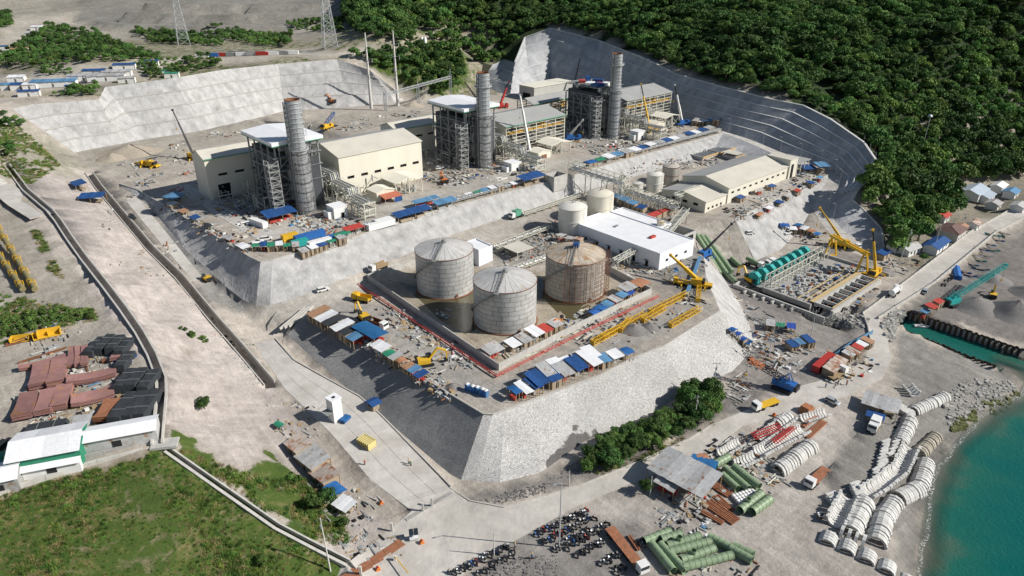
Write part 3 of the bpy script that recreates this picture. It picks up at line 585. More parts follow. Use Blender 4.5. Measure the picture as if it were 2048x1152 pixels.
sea = structure(put('sea', m, water_mat())); a = sea.data.attributes.new('depth','FLOAT','POINT'); a.data.foreach_set('value', [max(0,-gz_at(x,y)) for x, y, z in vs])
# ---------------------------------------------------------------- vegetation
leafA = M('leaves', (.074,.148,.036), var=.5, scale=.4, rough=.75, rand=.42, hue=.014, patch=.35, trans=.18, spec=.25)
leafB = M('light_leaves', (.125,.205,.048), var=.45, scale=.4, rough=.75, rand=.35, hue=.014, patch=.3, trans=.2, spec=.25)
bark = M('bark', (.13,.10,.075), var=.3, scale=3, rough=.95)
straw = M('straw_blades', (.30,.25,.11), var=.4, scale=.4, rough=.9, rand=.3, trans=.2)
grassl = M('light_grass_blades', (.15,.23,.05), var=.45, scale=.4, rough=.85, rand=.35, hue=.03, trans=.25)
grassm = M('grass_blades', (.085,.155,.03), var=.5, scale=.4, rough=.85, rand=.45, hue=.035, trans=.25)
def crown_mesh(name, seed, r, h0, h1, n, leaf, lobes=9, flat=.75):
    g = np.random.default_rng(seed); cz = (h0+h1)/2; hh = (h1-h0)/2
    lc = []
    for k in range(lobes):
        a = 2*PI*k/lobes+g.uniform(-.4,.4); d = g.uniform(.3,.68)*r if k else 0
        lc.append((d*math.cos(a), d*math.sin(a), cz+g.uniform(-.45,.5)*hh if k else cz+.45*hh, g.uniform(.38,.58)*r))
    lc = np.array(lc); idx = g.integers(0,lobes,n); dirs = g.normal(size=(n,3)); dirs[:,2] = np.abs(dirs[:,2])*1.1-.35; dirs /= np.linalg.norm(dirs,axis=1)[:,None]
    rr = lc[idx,3]*g.uniform(.72,1.06,n); c = lc[idx,:3]+dirs*rr[:,None]*np.array([1,1,flat])
    nn = dirs+g.normal(size=(n,3))*.55; nn /= np.linalg.norm(nn,axis=1)[:,None]
    t = np.cross(nn, g.normal(size=(n,3))); t /= np.linalg.norm(t,axis=1)[:,None]; b = np.cross(nn,t)
    s = leaf*g.uniform(.6,1.35,n)[:,None]
    v = np.stack([c-t*s*.5-b*s*.2, c+b*s*.55-t*s*.05, c+t*s*.55+b*s*.1, c-b*s*.5+t*s*.1],1).reshape(-1,3)
    me = bpy.data.meshes.new(name); me.vertices.add(4*n); me.vertices.foreach_set('co', v.ravel()); me.loops.add(4*n); me.loops.foreach_set('vertex_index', np.arange(4*n)); me.polygons.add(n); me.polygons.foreach_set('loop_start', np.arange(0,4*n,4)); me.update(); return me
def trunk_mesh(name, seed, r, h0, h1):
    g = random.Random(seed); m = MB(); top = Vector((g.uniform(-.3,.3),g.uniform(-.3,.3),h1*.62))
    m.cyl((0,0,-.4), top*.55, .055*h1*.55, .035*h1*.5, 7); m.cyl(top*.55, top, .035*h1*.5, .02*h1*.4, 6)
    for k in range(5):
        a = k*1.26+g.uniform(-.4,.4); p = top*g.uniform(.45,.85); m.cyl(p, p+Vector((math.cos(a)*r*.6,math.sin(a)*r*.6,h1*.2)), .02*h1*.5, .008*h1, 5, cap=False)
    return m.mesh(name)
TREES = []
for k, (r,h0,h1,n,lf,mt) in enumerate([(4.2,2.2,8.2,620,.85,leafA),(3.6,1.8,7.4,560,.8,leafA),(4.8,2.5,9.0,700,.9,leafA),(3.2,1.4,6.0,480,.75,leafB),(4.0,2.0,7.2,600,.8,leafB),(2.9,2.2,9.6,520,.75,leafA)]):
    cm = crown_mesh('crown', 20+k, r, h0, h1, n, lf); cm.materials.append(mt); tm = trunk_mesh('trunk', k, r, h0, h1); tm.materials.append(bark); TREES.append((cm,tm,r))
BUSH = []
for k, (r,h0,h1,n,lf,mt) in enumerate([(1.5,.1,2.0,420,.36,leafB),(1.1,.1,1.5,320,.32,leafA),(2.1,.2,2.6,560,.42,leafB)]):
    cm = crown_mesh('foliage', 50+k, r, h0, h1, n, lf, 7); cm.materials.append(mt); tm = trunk_mesh('stem', 60+k, r*.6, h0, h1); tm.materials.append(bark); BUSH.append((cm,tm,r))
NEAR = []
for k, (r,h0,h1,n,lf,mt) in enumerate([(3.3,1.2,6.6,2400,.40,leafA),(2.7,.8,5.4,2000,.38,leafA),(2.4,.7,4.6,1700,.38,leafB)]):
    cm = crown_mesh('crown', 80+k, r, h0, h1, n, lf, 12); cm.materials.append(mt); tm = trunk_mesh('trunk', 80+k, r, h0, h1); tm.materials.append(bark); NEAR.append((cm,tm,r))
def plant(kind, loc, sc, label, group, name='tree', cat='tree'):
    t = thing(name, label, cat, loc, rnd.uniform(0,6.28), group); t.scale = (sc*rnd.uniform(.9,1.1),sc*rnd.uniform(.9,1.1),sc*rnd.uniform(.85,1.15))
    part(t, 'trunk' if cat=='tree' else 'stem', kind[1], None); part(t, 'crown' if cat=='tree' else 'foliage', kind[0], None); return t
def scatter_region(polys, spacing, holes=(), ymax=1000, seed=1, box=None):
    g = np.random.default_rng(seed); x0,x1,y0,y1 = box or (-560,620,120,ymax)
    gx, gy = np.meshgrid(np.arange(x0,x1,spacing), np.arange(y0,y1,spacing)); p = np.stack([gx.ravel(),gy.ravel()],1); p += g.uniform(-.48,.48,p.shape)*spacing
    # quick cull, then real heights
    out = []
    z0 = nat_z(p); dep = np.maximum(_c*p[:,1]-_s*(z0-CH),5); u = 1024+FPX*p[:,0]/dep; v = 576-FPX*(_s*p[:,1]+_c*(z0-CH))/dep
    pre = (u>-260)&(u<2330)&(v>-320)&(v<1260); p = p[pre]
    for x, y in p:
        z = gz_at(x,y); d = _c*y-_s*(z-CH)
        if d < 20: continue
        out.append((x,y,z,1024+FPX*x/d,576-FPX*(_s*y+_c*(z-CH))/d,FPX/d))
    out = np.array(out); m = np.zeros(len(out), bool)
    for pl in polys: m |= inside_np(out[:,3:5], pl)
    for pl in holes: m &= ~inside_np(out[:,3:5], pl)
    for pl in list(POLY.values())+[rd_poly, backroad_poly]: m &= ~inside_np(out[:,:2], pl)
    return out[m]
def gn_scatter(name, P_, scl, protos, label, cat):
    col = bpy.data.collections.new('kinds_of_'+name)
    for k, (me, mt) in enumerate(protos):
        o = bpy.data.objects.new('kind_of_'+name, me); col.objects.link(o)
    me = bpy.data.meshes.new(name); me.vertices.add(len(P_)); me.vertices.foreach_set('co', np.ascontiguousarray(P_[:,:3]).ravel())
    a = me.attributes.new('scl','FLOAT','POINT'); a.data.foreach_set('value', scl.astype(np.float32))
    ng = bpy.data.node_groups.new('scatter_'+name, 'GeometryNodeTree'); ng.interface.new_socket('Geometry', in_out='INPUT', socket_type='NodeSocketGeometry'); ng.interface.new_socket('Geometry', in_out='OUTPUT', socket_type='NodeSocketGeometry')
    N = ng.nodes.new; L = ng.links.new; gi = N('NodeGroupInput'); go = N('NodeGroupOutput'); ip = N('GeometryNodeInstanceOnPoints'); ci = N('GeometryNodeCollectionInfo'); ci.inputs[0].default_value = col; ci.inputs[1].default_value = True; ci.inputs[2].default_value = True
    na = N('GeometryNodeInputNamedAttribute'); na.data_type = 'FLOAT'; na.inputs[0].default_value = 'scl'
    rv = N('FunctionNodeRandomValue'); rv.data_type = 'FLOAT_VECTOR'; rv.inputs[0].default_value = (-.08,-.08,0); rv.inputs[1].default_value = (.08,.08,6.28)
    ri = N('FunctionNodeRandomValue'); ri.data_type = 'INT'; ri.inputs[4].default_value = 0; ri.inputs[5].default_value = len(protos)-1
    L(gi.outputs[0], ip.inputs['Points']); L(ci.outputs[0], ip.inputs['Instance']); ip.inputs['Pick Instance'].default_value = True; L(ri.outputs[2], ip.inputs['Instance Index'])
    L(rv.outputs[0], ip.inputs['Rotation']); L(na.outputs[0], ip.inputs['Scale']); L(ip.outputs[0], go.inputs[0])
    o = put(name, me); o.modifiers.new('scatter','NODES').node_group = ng
    return tag(o, label, cat, kind='stuff')
F1 = [(690,-400),(690,40),(720,75),(770,95),(850,80),(940,105),(950,128),(985,128),(1008,112),(1050,70),(1100,50),(1200,75),(1300,114),(1350,140),(1444,168),(1537,192),(1607,206),(1662,234),(1728,280),(1760,320),(1764,345),(1740,372),(1718,392),(1745,430),(1775,470),(1790,510),(1835,490),(1862,455),(1890,470),(1930,440),(1985,440),(2005,418),(1930,400),(1920,372),(2030,370),(2060,350),(2400,230),(2400,-400)]
F2 = [(690,112),(780,108),(860,92),(928,118),(930,140),(925,170),(890,188),(850,190),(815,170),(760,140),(720,122)]
F3 = [[(-200,70),(0,112),(60,75),(97,52),(200,68),(240,90),(323,112),(320,122),(180,126),(60,134),(-200,140)],[(257,62),(330,60),(440,78),(451,94),(400,92),(300,86)],[(390,58),(440,52),(510,70),(583,70),(583,94),(530,94),(450,80)],[(573,48),(640,45),(687,40),(687,66),(600,62)],[(262,133),(320,120),(440,118),(448,134),(360,150),(300,160)],[(83,142),(110,136),(146,144),(146,153),(90,155)],[(105,192),(160,180),(205,176),(196,196)],[(-100,225),(10,225),(52,255),(30,262),(0,262),(-100,270)],[(0,295),(30,290),(35,318),(0,325)],[(-100,10),(20,28),(25,55),(-100,60)]]
holes = [[(1620,178),(1650,172),(1700,205),(1660,215)],[(835,60),(858,60),(858,92),(835,92)],[(690,60),(800,92),(840,100),(780,106),(690,96)],[(1868,440),(1960,420),(1960,485),(1868,485)],[(1900,368),(2060,362),(2060,412),(1995,445),(1925,440)],[(928,108),(990,150),(960,170),(935,140)]]
FA = scatter_region([F1,F2], 4.5, holes, seed=5)
FB = scatter_region(F3, 4.0, (), seed=6)
forest = np.concatenate([FA,FB]); g_ = np.random.default_rng(4)
sc_ = np.where(forest[:,1]>700, g_.uniform(.95,1.5,len(forest)), g_.choice([.5,.62,.75,.9,1.0,1.15,1.4],len(forest),p=[.12,.18,.2,.2,.14,.1,.06])*g_.uniform(.9,1.1,len(forest)))
co_ = (forest[:,3]>1690)&(forest[:,4]>300); sc_[co_] *= 1.25; sc_[len(FA):] *= .55
# small growth in from the edges stays lower
infr = (forest[:,3]>-20)&(forest[:,3]<2070)&(forest[:,4]>-20)
order = np.argsort(-(forest[:,5]*sc_)*infr); pick = []; tested = 0
for i in order:
    x,y,z = forest[i,:3]; tip = Vector((x,y,z+6*sc_[i])); d = (tip-O_); h = tree_bvh.ray_cast(O_, d.normalized(), d.length-1)
    if h[0] is None: pick.append(i)
    if len(pick) >= 215: break
for i in pick:
    x,y,z,u,v,s_ = forest[i]
    if u < 700: lab, grp = 'small green tree on the upper plateau beyond the pale cut wall', 'plateau trees'
    elif u > 1690 and v > 300: lab, grp = 'leafy green tree in the coastal forest by the shore houses', 'coastal forest trees'
    else: lab, grp = 'green forest tree close above the benched cut wall', 'trees along the cut wall rim'
    plant(TREES[int(g_.integers(0,6))], (x,y,z-.2), sc_[i], lab, grp)
rest = np.ones(len(forest), bool); rest[pick] = False
print('forest', len(forest))
gn_scatter('forest', forest[rest]-np.array([0,0,.3,0,0,0]), sc_[rest], [(t[0],0) for t in TREES], 'dense green forest covering the hills beyond the plant', 'forest')
hedge = scatter_region([[(1165,950),(1175,905),(1265,858),(1345,832),(1365,800),(1380,788),(1425,790),(1440,812),(1425,838),(1372,868),(1300,900),(1200,945)]], 2.7, (), seed=8, box=(5,80,120,200))
for x,y,z,u,v,s_ in hedge[:70]:
    plant(NEAR[rnd.randrange(3)], (x,y,z-.1), rnd.uniform(.62,.95) if not (u>1365 and v<835) else rnd.uniform(.9,1.15), 'leafy green roadside tree below the sunlit stone wall', 'trees between stone wall and shore road')
one = [((410,818),.8,NEAR[1],'lone round green tree on the bare sandy slope'),((1290,985),.62,NEAR[0],'small green tree beside the rusty tin roofed workshop'),((628,1020),1.0,NEAR[2],'round green tree behind the leaning utility pole'),((655,1010),.75,NEAR[0],'second round green tree beside the blue tarps by the ramp'),((525,1128),.62,NEAR[2],'green bushy tree standing alone in the grass field'),((1845,522),.55,NEAR[0],'clipped green tree by the coast road hut')]
for (u,v), s_, k, lab in one: plant(k, Gd(u,v), s_, lab, None)
bs = scatter_region([[(340,885),(365,885),(420,925),(500,1000),(620,1060),(690,1080),(690,1000),(640,960),(590,950),(540,905),(505,915),(520,955),(470,950)]], 3.2, (), seed=9, box=(-120,0,90,200))
bs = [b for b in bs if noise.noise((b[0]*.11,b[1]*.11,4)) > .0]+list(scatter_region([[(340,645),(365,640),(420,685),(405,690)],[(60,460),(80,470),(125,555),(105,540)],[(0,590),(190,620),(190,640),(110,650),(0,680)]], 1.7, (), seed=10, box=(-220,-60,150,320)))
bs += list(scatter_region([[(1480,-1),(1482,0)],[(460,880),(510,880),(510,900),(470,900)],[(1650,1030),(1625,1040),(1640,1060)],[(160,150),(200,150),(320,140),(330,155),(210,172)]], 2.5, (), seed=12, box=(-260,90,80,480)))
for b in bs[:120]:
    plant(BUSH[rnd.randrange(3)], (b[0],b[1],b[2]-.1), rnd.uniform(.35,.8), 'low green shrub on the sandy left hand slope beside the drain', 'shrubs on the sandy slope', 'shrub', 'shrub')
def tuft(seed, n, h, w, mt=None):
    g = np.random.default_rng(seed); v = []; 
    for k in range(n):
        a = g.uniform(0,6.28); r = g.uniform(0,.5)*w; x,y = r*math.cos(a),r*math.sin(a); l = g.uniform(.4,1)*h; b = g.uniform(0,6.28); d = g.uniform(.1,.6)*h; c,s = math.cos(b)*.085,math.sin(b)*.085
        v += [(x-c,y-s,-.05),(x+c,y+s,-.05),(x+d*math.cos(b+1.5),y+d*math.sin(b+1.5),l)]
    m = bpy.data.meshes.new('tuft'); m.from_pydata(v, [], [(3*k,3*k+1,3*k+2) for k in range(n)]); m.materials.append(mt or grassm); return m
tf = [(tuft(1,70,.7,1.9),0),(tuft(2,60,.9,1.5,grassl),0),(tuft(3,60,.5,2.2,straw),0),(tuft(4,70,.6,2.1,grassl),0),(tuft(5,50,.55,1.6,straw),0)]
field = scatter_region([[(-300,1050),(0,992),(330,902),(428,970),(558,1060),(680,1124),(640,1400),(-300,1400)]], .95, (), seed=14, box=(-175,-15,60,175))
thin = np.array([noise.noise((q[0]*.07,q[1]*.07,2))+.45*noise.noise((q[0]*.3,q[1]*.3,6)) for q in field]); kp = thin > -.62
field = field[kp]; fs = np.clip(.6+thin[kp]*.9,.35,1.5)*np.random.default_rng(3).uniform(.6,1.1,len(field))

gn_scatter('grass', field, fs, tf, 'rough green and straw coloured grass filling the lower left field', 'grass')
wd = scatter_region([[(340,890),(420,915),(520,955),(640,960),(690,1000),(700,1090),(640,1085),(560,1045),(430,955)],[(60,455),(80,460),(130,560),(100,545)],[(0,590),(195,620),(195,640),(110,655),(0,690)],[(-60,250),(40,250),(120,330),(60,370),(-60,330)],[(1165,955),(1300,905),(1430,845),(1400,870),(1250,938)]], 1.0, (), seed=15, box=(-330,80,90,420))
kp = np.array([noise.noise((q[0]*.12,q[1]*.12,4))+.5*noise.noise((q[0]*.4,q[1]*.4,1)) > -.22 for q in wd]); wd = wd[kp]
gn_scatter('weeds', wd, np.random.default_rng(5).uniform(.5,1.3,len(wd)), tf, 'patchy weeds and grass on the sandy slopes', 'weeds')
# ---------------------------------------------------------------- power blocks
clad = M('cream_cladding', (.66,.63,.53), var=.06, scale=.15, rough=.6, streak=8, spec=.4)
clad_g = M('grey_roof_sheet', (.36,.36,.345), var=.1, scale=.12, rough=.55, streak=1, spec=.4)
clad_l = M('cream_roof_sheet', (.58,.55,.47), var=.1, scale=.12, rough=.6, spec=.4)
canvas = M('white_roof_sheet', (.78,.79,.80), var=.06, scale=.3, rough=.5)
creamroof = M('pale_canopy_sheet', (.74,.71,.60), var=.06, scale=.3, rough=.6)
steel = M('galvanised_steel', (.42,.43,.42), var=.18, scale=.6, rough=.55, metal=.25, rand=.1)
psteel = M('pale_painted_steel', (.55,.54,.46), var=.15, scale=.6, rough=.6, rand=.08)
dsteel = M('dark_casing', (.075,.08,.088), var=.3, scale=.35, rough=.6, metal=.2, streak=5)
gsteel = M('grey_structural_steel', (.25,.26,.255), var=.25, scale=.6, rough=.6)
lagging = M('silver_lagging', (.44,.45,.46), var=.38, scale=.5, rough=.42, metal=.55, col2=(.22,.21,.20), scale2=.28, fac2=(.52,.68), bump=.3, bscale=1.2)
stackm = M('stack_shell', (.38,.40,.42), var=.25, scale=.3, rough=.45, metal=.4, streak=4, col2=(.24,.24,.24), scale2=.2, fac2=(.55,.75))
rust = M('rust', (.19,.085,.045), var=.35, scale=1.2, rough=.95)
blackm = M('dark_opening', (.012,.012,.013), var=.1, scale=1, rough=.9)
orangep = M('yellow_steel', (.62,.36,.05), var=.15, scale=1, rough=.6)
greenp = M('green_trim', (.10,.30,.20), var=.15, scale=1, rough=.6)
whitep = M('white_panel', (.74,.74,.72), var=.07, scale=.5, rough=.6)
redp = M('red_panel', (.42,.06,.045), var=.2, scale=.8, rough=.6)
bluet = M('blue_sheet', (.022,.075,.22), var=.25, scale=.9, rough=.55, rand=.15)
concm = M('cast_concrete', (.45,.44,.41), var=.16, scale=.5, rough=.9, bump=.15)
concd = M('grey_concrete', (.33,.32,.30), var=.2, scale=.5, rough=.9, bump=.2)
ANG = math.radians(41.7); E1 = Vector((math.cos(ANG),math.sin(ANG),0)); E2 = Vector((-math.sin(ANG),math.cos(ANG),0))
S1 = Vector((-86.7,282,Q)); STEP = E1*97.5
def wall_with_slots(x0, x1, z0, z1, y, slots):    # front wall (facing -y) with real openings
    m = MB(); th = .35
    xs = sorted(set([x0,x1]+[a for s_ in slots for a in s_[:2]])); zs_ = sorted(set([z0,z1]+[a for s_ in slots for a in s_[2:]]))
    for a, b in zip(xs, xs[1:]):
        for c, d in zip(zs_, zs_[1:]):
            if any(s_[0]<=a and b<=s_[1] and s_[2]<=c and d<=s_[3] for s_ in slots): continue
            m.bx(a,b,y,y+th,c,d)
    return m
def gable_hall(name, label, loc, L, D, H, rise, framed, slots=(), frame_from=None, roofmats=None, leftclad=True, trim=None):
    t = thing(name, label, 'building', loc, ANG); roofmats = roofmats or (clad_l, clad_g)
    ff = L if frame_from is None else frame_from
    if framed and frame_from is None: ff = 0
    if ff > 0:
        part(t, 'front_wall', wall_with_slots(0, ff, -.5, H, 0, slots), clad)
        for a,b,c,d in slots: part(t, 'window' if c > .5 else 'door_opening', MB().bx(a,b,.75,.9,c,d), blackm)
    rh = D*.5
    prof = [(0,-.5),(D,-.5),(D,H),(rh,H+rise),(0,H)]
    def gable(x, w=.3):
        m = MB(); n = 5; vs = [(x,p[0]+(.36 if p[0]==0 else (-.36 if p[0]==D else 0)),p[1]) for p in prof]+[(x+w,p[0]+(.36 if p[0]==0 else (-.36 if p[0]==D else 0)),p[1]) for p in prof]
        return m.add(vs, [tuple(range(5)),tuple(range(5,10))[::-1]]+[(k,5+k,5+(k+1)%5,(k+1)%5) for k in range(5)])
    if leftclad: part(t, 'gable_wall', gable(.02), clad)
    if not framed: part(t, 'gable_wall', gable(L-.32), clad); part(t, 'rear_wall', MB().bx(0,L,D-.35,D,-.5,H), clad)
    for k, (a, b) in enumerate((((-.5,H-.05),(rh,H+rise)),((rh,H+rise),(D+.5,H-.05)))):
        m = MB(); e = .4; m.add([(-e,a[0],a[1]),(L+e,a[0],a[1]),(L+e,b[0],b[1]),(-e,b[0],b[1]),(-e,a[0],a[1]+.28),(L+e,a[0],a[1]+.28),(L+e,b[0],b[1]+.28),(-e,b[0],b[1]+.28)], [(3,2,1,0),(4,5,6,7),(0,1,5,4),(1,2,6,5),(2,3,7,6),(3,0,4,7)])
        r = part(t, 'roof', m, roofmats[k])
        if k == 0: part(r, 'ridge_cap', MB().bx(-e,L+e,rh-.35,rh+.35,H+rise+.2,H+rise+.36), clad_g)
        if k == 0 and trim: part(r, 'edge_trim', MB().bx(-e,L+e,-.85,-.52,H-.1,H+.3), trim)
    if framed or frame_from is not None:
        x0 = ff if frame_from is not None else 0; nb = max(3,int((L-x0)/6.5)); nh = 9
        for i in range(nb+1):
            x = x0+(L-x0-.4)*i/nb+.2
            for y in (.2, D-.2): part(t, 'column', MB().bx(x-.22,x+.22,y-.22,y+.22,-.5,H), psteel)
            if i: 
                m = MB()
                for z in (H*.33,H*.66,H-.4): m.bar((x,.4,z),(x,D-.4,z),.35,.5)
                part(t, 'cross_beam', m, psteel)
        for y in (-.1, D-.05):
            for k in range(nh): part(t, 'girt', MB().bx(x0,L,y,y+.16,H*(k+.5)/nh-.14,H*(k+.5)/nh+.14), psteel)
        if L-.1 > x0:
            for k in range(nh): part(t, 'girt', MB().bx(L-.12,L+.02,.2,D-.2,H*(k+.5)/nh-.14,H*(k+.5)/nh+.14), psteel)
        m = MB()
        for k in range(0, nb, 2):
            xa = x0+(L-x0)*k/nb; xb = x0+(L-x0)*(k+1)/nb; m.bar((xa,.15,0),(xb,.15,H*.5),.14); m.bar((xb,.15,H*.5),(xa,.15,H),.14)
        part(t, 'bracing', m, psteel)
        part(t, 'crane_girder', MB().bx(x0+.3,L-.3,1.2,1.9,H*.72,H*.72+.9), orangep); part(t, 'crane_girder', MB().bx(x0+.3,L-.3,D-2,D-1.3,H*.72,H*.72+.9), orangep)
        part(t, 'overhead_crane', MB().bx(x0+(L-x0)*.62,x0+(L-x0)*.62+2.4,1.2,D-1.4,H*.72+1,H*.72+2.3), orangep)
        part(t, 'deck', MB().bx(x0+.3,L-.4,1,D-1,H*.36,H*.36+.3), concd)
        m = MB(); g = random.Random(int(loc[0]))
        for k in range(46): a,b,c = g.uniform(x0+1,L-3),g.uniform(1.5,D-4),g.choice((0,H*.37)); w,d_,h_ = g.uniform(.6,3.4),g.uniform(.6,2.6),g.uniform(.5,3.6); m.bx(a,a+w,b,b+d_,c,c+h_)
        part(t, 'machinery', m, steel, kind='stuff')
    return t
def loc_b(i, x, y, z=0): return S1+STEP*i+E1*x+E2*y+Vector((0,0,z))
ringm = {}
for i in range(3):
    nm = ('first','second','third')[i]
    # --- flue stack
    R, Hs = 3.05, 47.0
    t = thing('flue_stack', ('tall lagged flue stack beside the closed cream turbine hall','tall grey flue stack beside the half open turbine hall','tall slim grey flue stack in front of the shaded benched wall')[i], 'chimney', loc_b(i,0,0), ANG)
    part(t, 'lower_shell', MB().lathe([(R+.25,-.3),(R+.25,27)],36), lagging if i<2 else stackm); part(t, 'upper_shell', MB().lathe([(R,26.5),(R,Hs)],36), stackm)
    part(t, 'rim', MB().lathe([(R-.25,Hs-5),(R-.25,Hs+.15),(R+.05,Hs+.15),(R+.05,Hs-.12),(R,Hs-.12)],36), rust)
    if 'a' not in ringm: ringm['a'] = MB().lathe([(R+.2,0),(R+.52,0),(R+.52,.16),(R+.2,.16)],36).mesh('stiffener_ring'); ringm['a'].materials.append(gsteel)
    if 'b' not in ringm: ringm['b'] = MB().lathe([(R-.02,0),(R+.28,0),(R+.28,.2),(R-.02,.2)],36).mesh('stiffener_ring'); ringm['b'].materials.append(steel)
    if 'c' not in ringm: ringm['c'] = MB().lathe([(R+.2,0),(R+.7,0),(R+.7,.22),(R+.2,.22)],36).mesh('stiffener_ring'); ringm['c'].materials.append(dsteel)
    for k in range(13): part(t, 'stiffener_ring', ringm['a'], None, (0,0,1.5+k*2)) if k%2 else part(t, 'stiffener_ring', ringm['c'], None, (0,0,1.5+k*2))
    for k in range(10): part(t, 'stiffener_ring', ringm['b'], None, (0,0,28.6+k*1.9))
    for zc_ in ((27.2,), (27.2,40.5), (27.2,41))[i]:
        m = MB().lathe([(R+.1,0),(R+1.25,0),(R+1.25,.12),(R+.1,.12)],30); 
        for k in range(24): a = k*2*PI/24; m.cyl((1.02*(R+1.15)*math.cos(a),(R+1.15)*math.sin(a),.1),((R+1.15)*math.cos(a),(R+1.15)*math.sin(a),1.2),.05,n=4,cap=False)
        m.lathe([(R+1.12,1.15),(R+1.2,1.15),(R+1.2,1.25),(R+1.12,1.25)],30); part(t, 'platform', m, steel, (0,0,zc_))
    m = MB()                                       # scaffold standards and tie tubes round the shell
    for k in range(16):
        if i == 2 and k % 2: continue
        a = k*2*PI/16; x, y = (R+.95)*math.cos(a), (R+.95)*math.sin(a); m.bar((x,y,0),(x,y,26.5 if k%3 else 46),.08)
    for k in range(12):
        z = 1.8+k*2.1; pts_ = [((R+.95)*math.cos(a*2*PI/16),(R+.95)*math.sin(a*2*PI/16),z) for a in range(17)]
        for p, q in zip(pts_, pts_[1:]): m.bar(p,q,.07)
    part(t, 'scaffold', m, gsteel, kind='stuff')
    part(t, 'ladder', MB().bx(-R-.9,-R-.5,-.5,.5,.2,Hs-.5), gsteel)
    # --- heat recovery boiler
    t = thing('boiler_tower', ('boiler tower with flat white roof beside the first lagged stack','boiler tower with white roof between the turbine halls','unroofed boiler tower topped with blue wrapped parts')[i], 'boiler tower', loc_b(i,-8,5), ANG)
    W, D, H = 19, 26, 29
    part(t, 'casing', MB().bx(1.0,W-1.0,2.4,D-.8,0,H-4), dsteel); part(t, 'casing_panel', MB().bx(W*.55,W-.6,-.6,2.3,0,H-7), dsteel); part(t, 'inlet_casing', MB().bx(5,W-5,-1,4.2,5,20), lagging)
    m = MB()
    for k in range(9): m.bx(.85,W-.85,2.25,D-.7,2+k*2.5,2.25+k*2.5)
    part(t, 'casing_stiffeners', m, gsteel)
    cols = [(x,y) for x in (0,W*.33,W*.66,W) for y in (0,D*.25,D*.5,D*.75,D) if x in (0,W) or y in (0,D)]
    for x, y in cols: part(t, 'column', MB().bx(x-.28,x+.28,y-.28,y+.28,-.3,H-(6 if i==2 else 1)), gsteel)
    for z in (6,12,18,23.5,28):
        m = MB()
        for y in (0,D): m.bar((0,y,z),(W,y,z),.3,.4)
        for x in (0,W): m.bar((x,0,z),(x,D,z),.3,.4)
        part(t, 'floor_beam', m, gsteel)
        if z > 11: part(t, 'walkway', MB().bx(-1.2,W+1.2,-1.0,2.2,z+.25,z+.35), gsteel)
    m = MB()
    for a in range(4):
        z0, z1 = (0,6,12,18)[a], (6,12,18,23.5)[a]
        for k in range(4): y0, y1 = D*.25*k, D*.25*(k+1); m.bar((0,y0 if (a+k)%2 else y1,z0),(0,y1 if (a+k)%2 else y0,z1),.18)
        for k in range(3): x0, x1 = W*.33*k, W*.33*(k+1); m.bar((x0 if (a+k)%2 else x1,0,z0),(x1 if (a+k)%2 else x0,0,z1),.18)
    part(t, 'bracing', m, steel)
    m = MB(); g = random.Random(i)
    for k in range(26): x = g.uniform(0,W); z = g.uniform(1,26); m.cyl((x,-.4,z),(x,-.4,min(28,z+g.uniform(2,9))),.18,n=6)
    part(t, 'riser_pipes', m, steel, kind='stuff')
    part(t, 'steam_drum', MB().cyl((3,2.6,H-2.6),(W-2,2.6,H-2.6),1.15,n=16), lagging); part(t, 'steam_drum', MB().cyl((3,D-6,H-2.4),(W-2,D-6,H-2.4),1.0,n=16), lagging)
    if i < 2:
        r = MB().add([(-1.8,-2.2,H+.2),(W+1.8,-2.2,H+.2),(W+1.8,D+1.8,H+.2),(-1.8,D+1.8,H+.2),(-1.8,-2.2,H+1.5),(W+1.8,-2.2,H+1.5),(W+1.8,D+1.8,H+1.5),(-1.8,D+1.8,H+1.5),(W/2,-2.2,H+2.6),(W/2,D+1.8,H+2.6)],
            [(3,2,1,0),(0,1,5,8,4),(2,3,7,9,6),(1,2,6,5),(3,0,4,7),(4,8,9,7),(8,5,6,9)])
        o = part(t, 'roof', r, canvas); part(o, 'eave_trim', MB().bx(-1.9,W+1.9,-2.3,D+1.9,H-.15,H+.18), greenp)
    else:
        for k in range(9): part(t, 'roof_beam', MB().bar((0,D*k/8,H-.6),(W,D*k/8,H-.6),.3,.5), steel)
        for k, (x,y,sx,sy,h,mm) in enumerate([(3,4,6,5,1.6,bluet),(10,3,5,4,1.4,whitep),(4,11,7,4,1.2,whitep),(12,12,4,6,2,bluet),(5,18,5,4,1.5,redp),(12,20,3,3,2.6,bluet),(9,8,3,2.4,1,redp)]):
            part(t, 'wrapped_load', MB().box(x,y,H-.3+h/2,sx,sy,h,rz=.2*k), mm)
        part(t, 'top_deck', MB().bx(1,W-1,1,D-1,H-.5,H-.3), gsteel)
    m = MB(); m.truss((-2.6,-.8,0),(-2.6,-.8,23.5),4.2,4.2,11,.2); st = part(t, 'stair_tower', m, steel)
    for k in range(8): part(st, 'landing', MB().bx(-4.5,-.7,-2.8,1.2,2.6+k*2.7,2.72+k*2.7), gsteel)
    # --- turbine hall
    L, D, H = 44, 30, 18
    sl_ = [(3.5+k*7,7.0+k*7,7.6,8.9) for k in range(6)]
    lab = ('closed cream turbine hall with a row of dark slot windows','half built turbine hall with cream steel frame and grey roof','open framed turbine hall under the shaded benched wall')[i]
    gable_hall('turbine_hall', lab, loc_b(i,21.2,7.7), L, D, H-(2,3,2)[i]*(i>0)*.6, 3.4, i>0, sl_ if i==0 else (), roofmats=(clad_l,clad_g) if i==0 else (clad_g,clad_g), leftclad=i<2, trim=greenp if i==1 else None)
    # --- gas turbine hall behind
    lab = ('cream hall with a tall open door beside the concrete lane','cream hall partly framed behind the second boiler tower','open framed hall in front of the white roofed shed')[i]
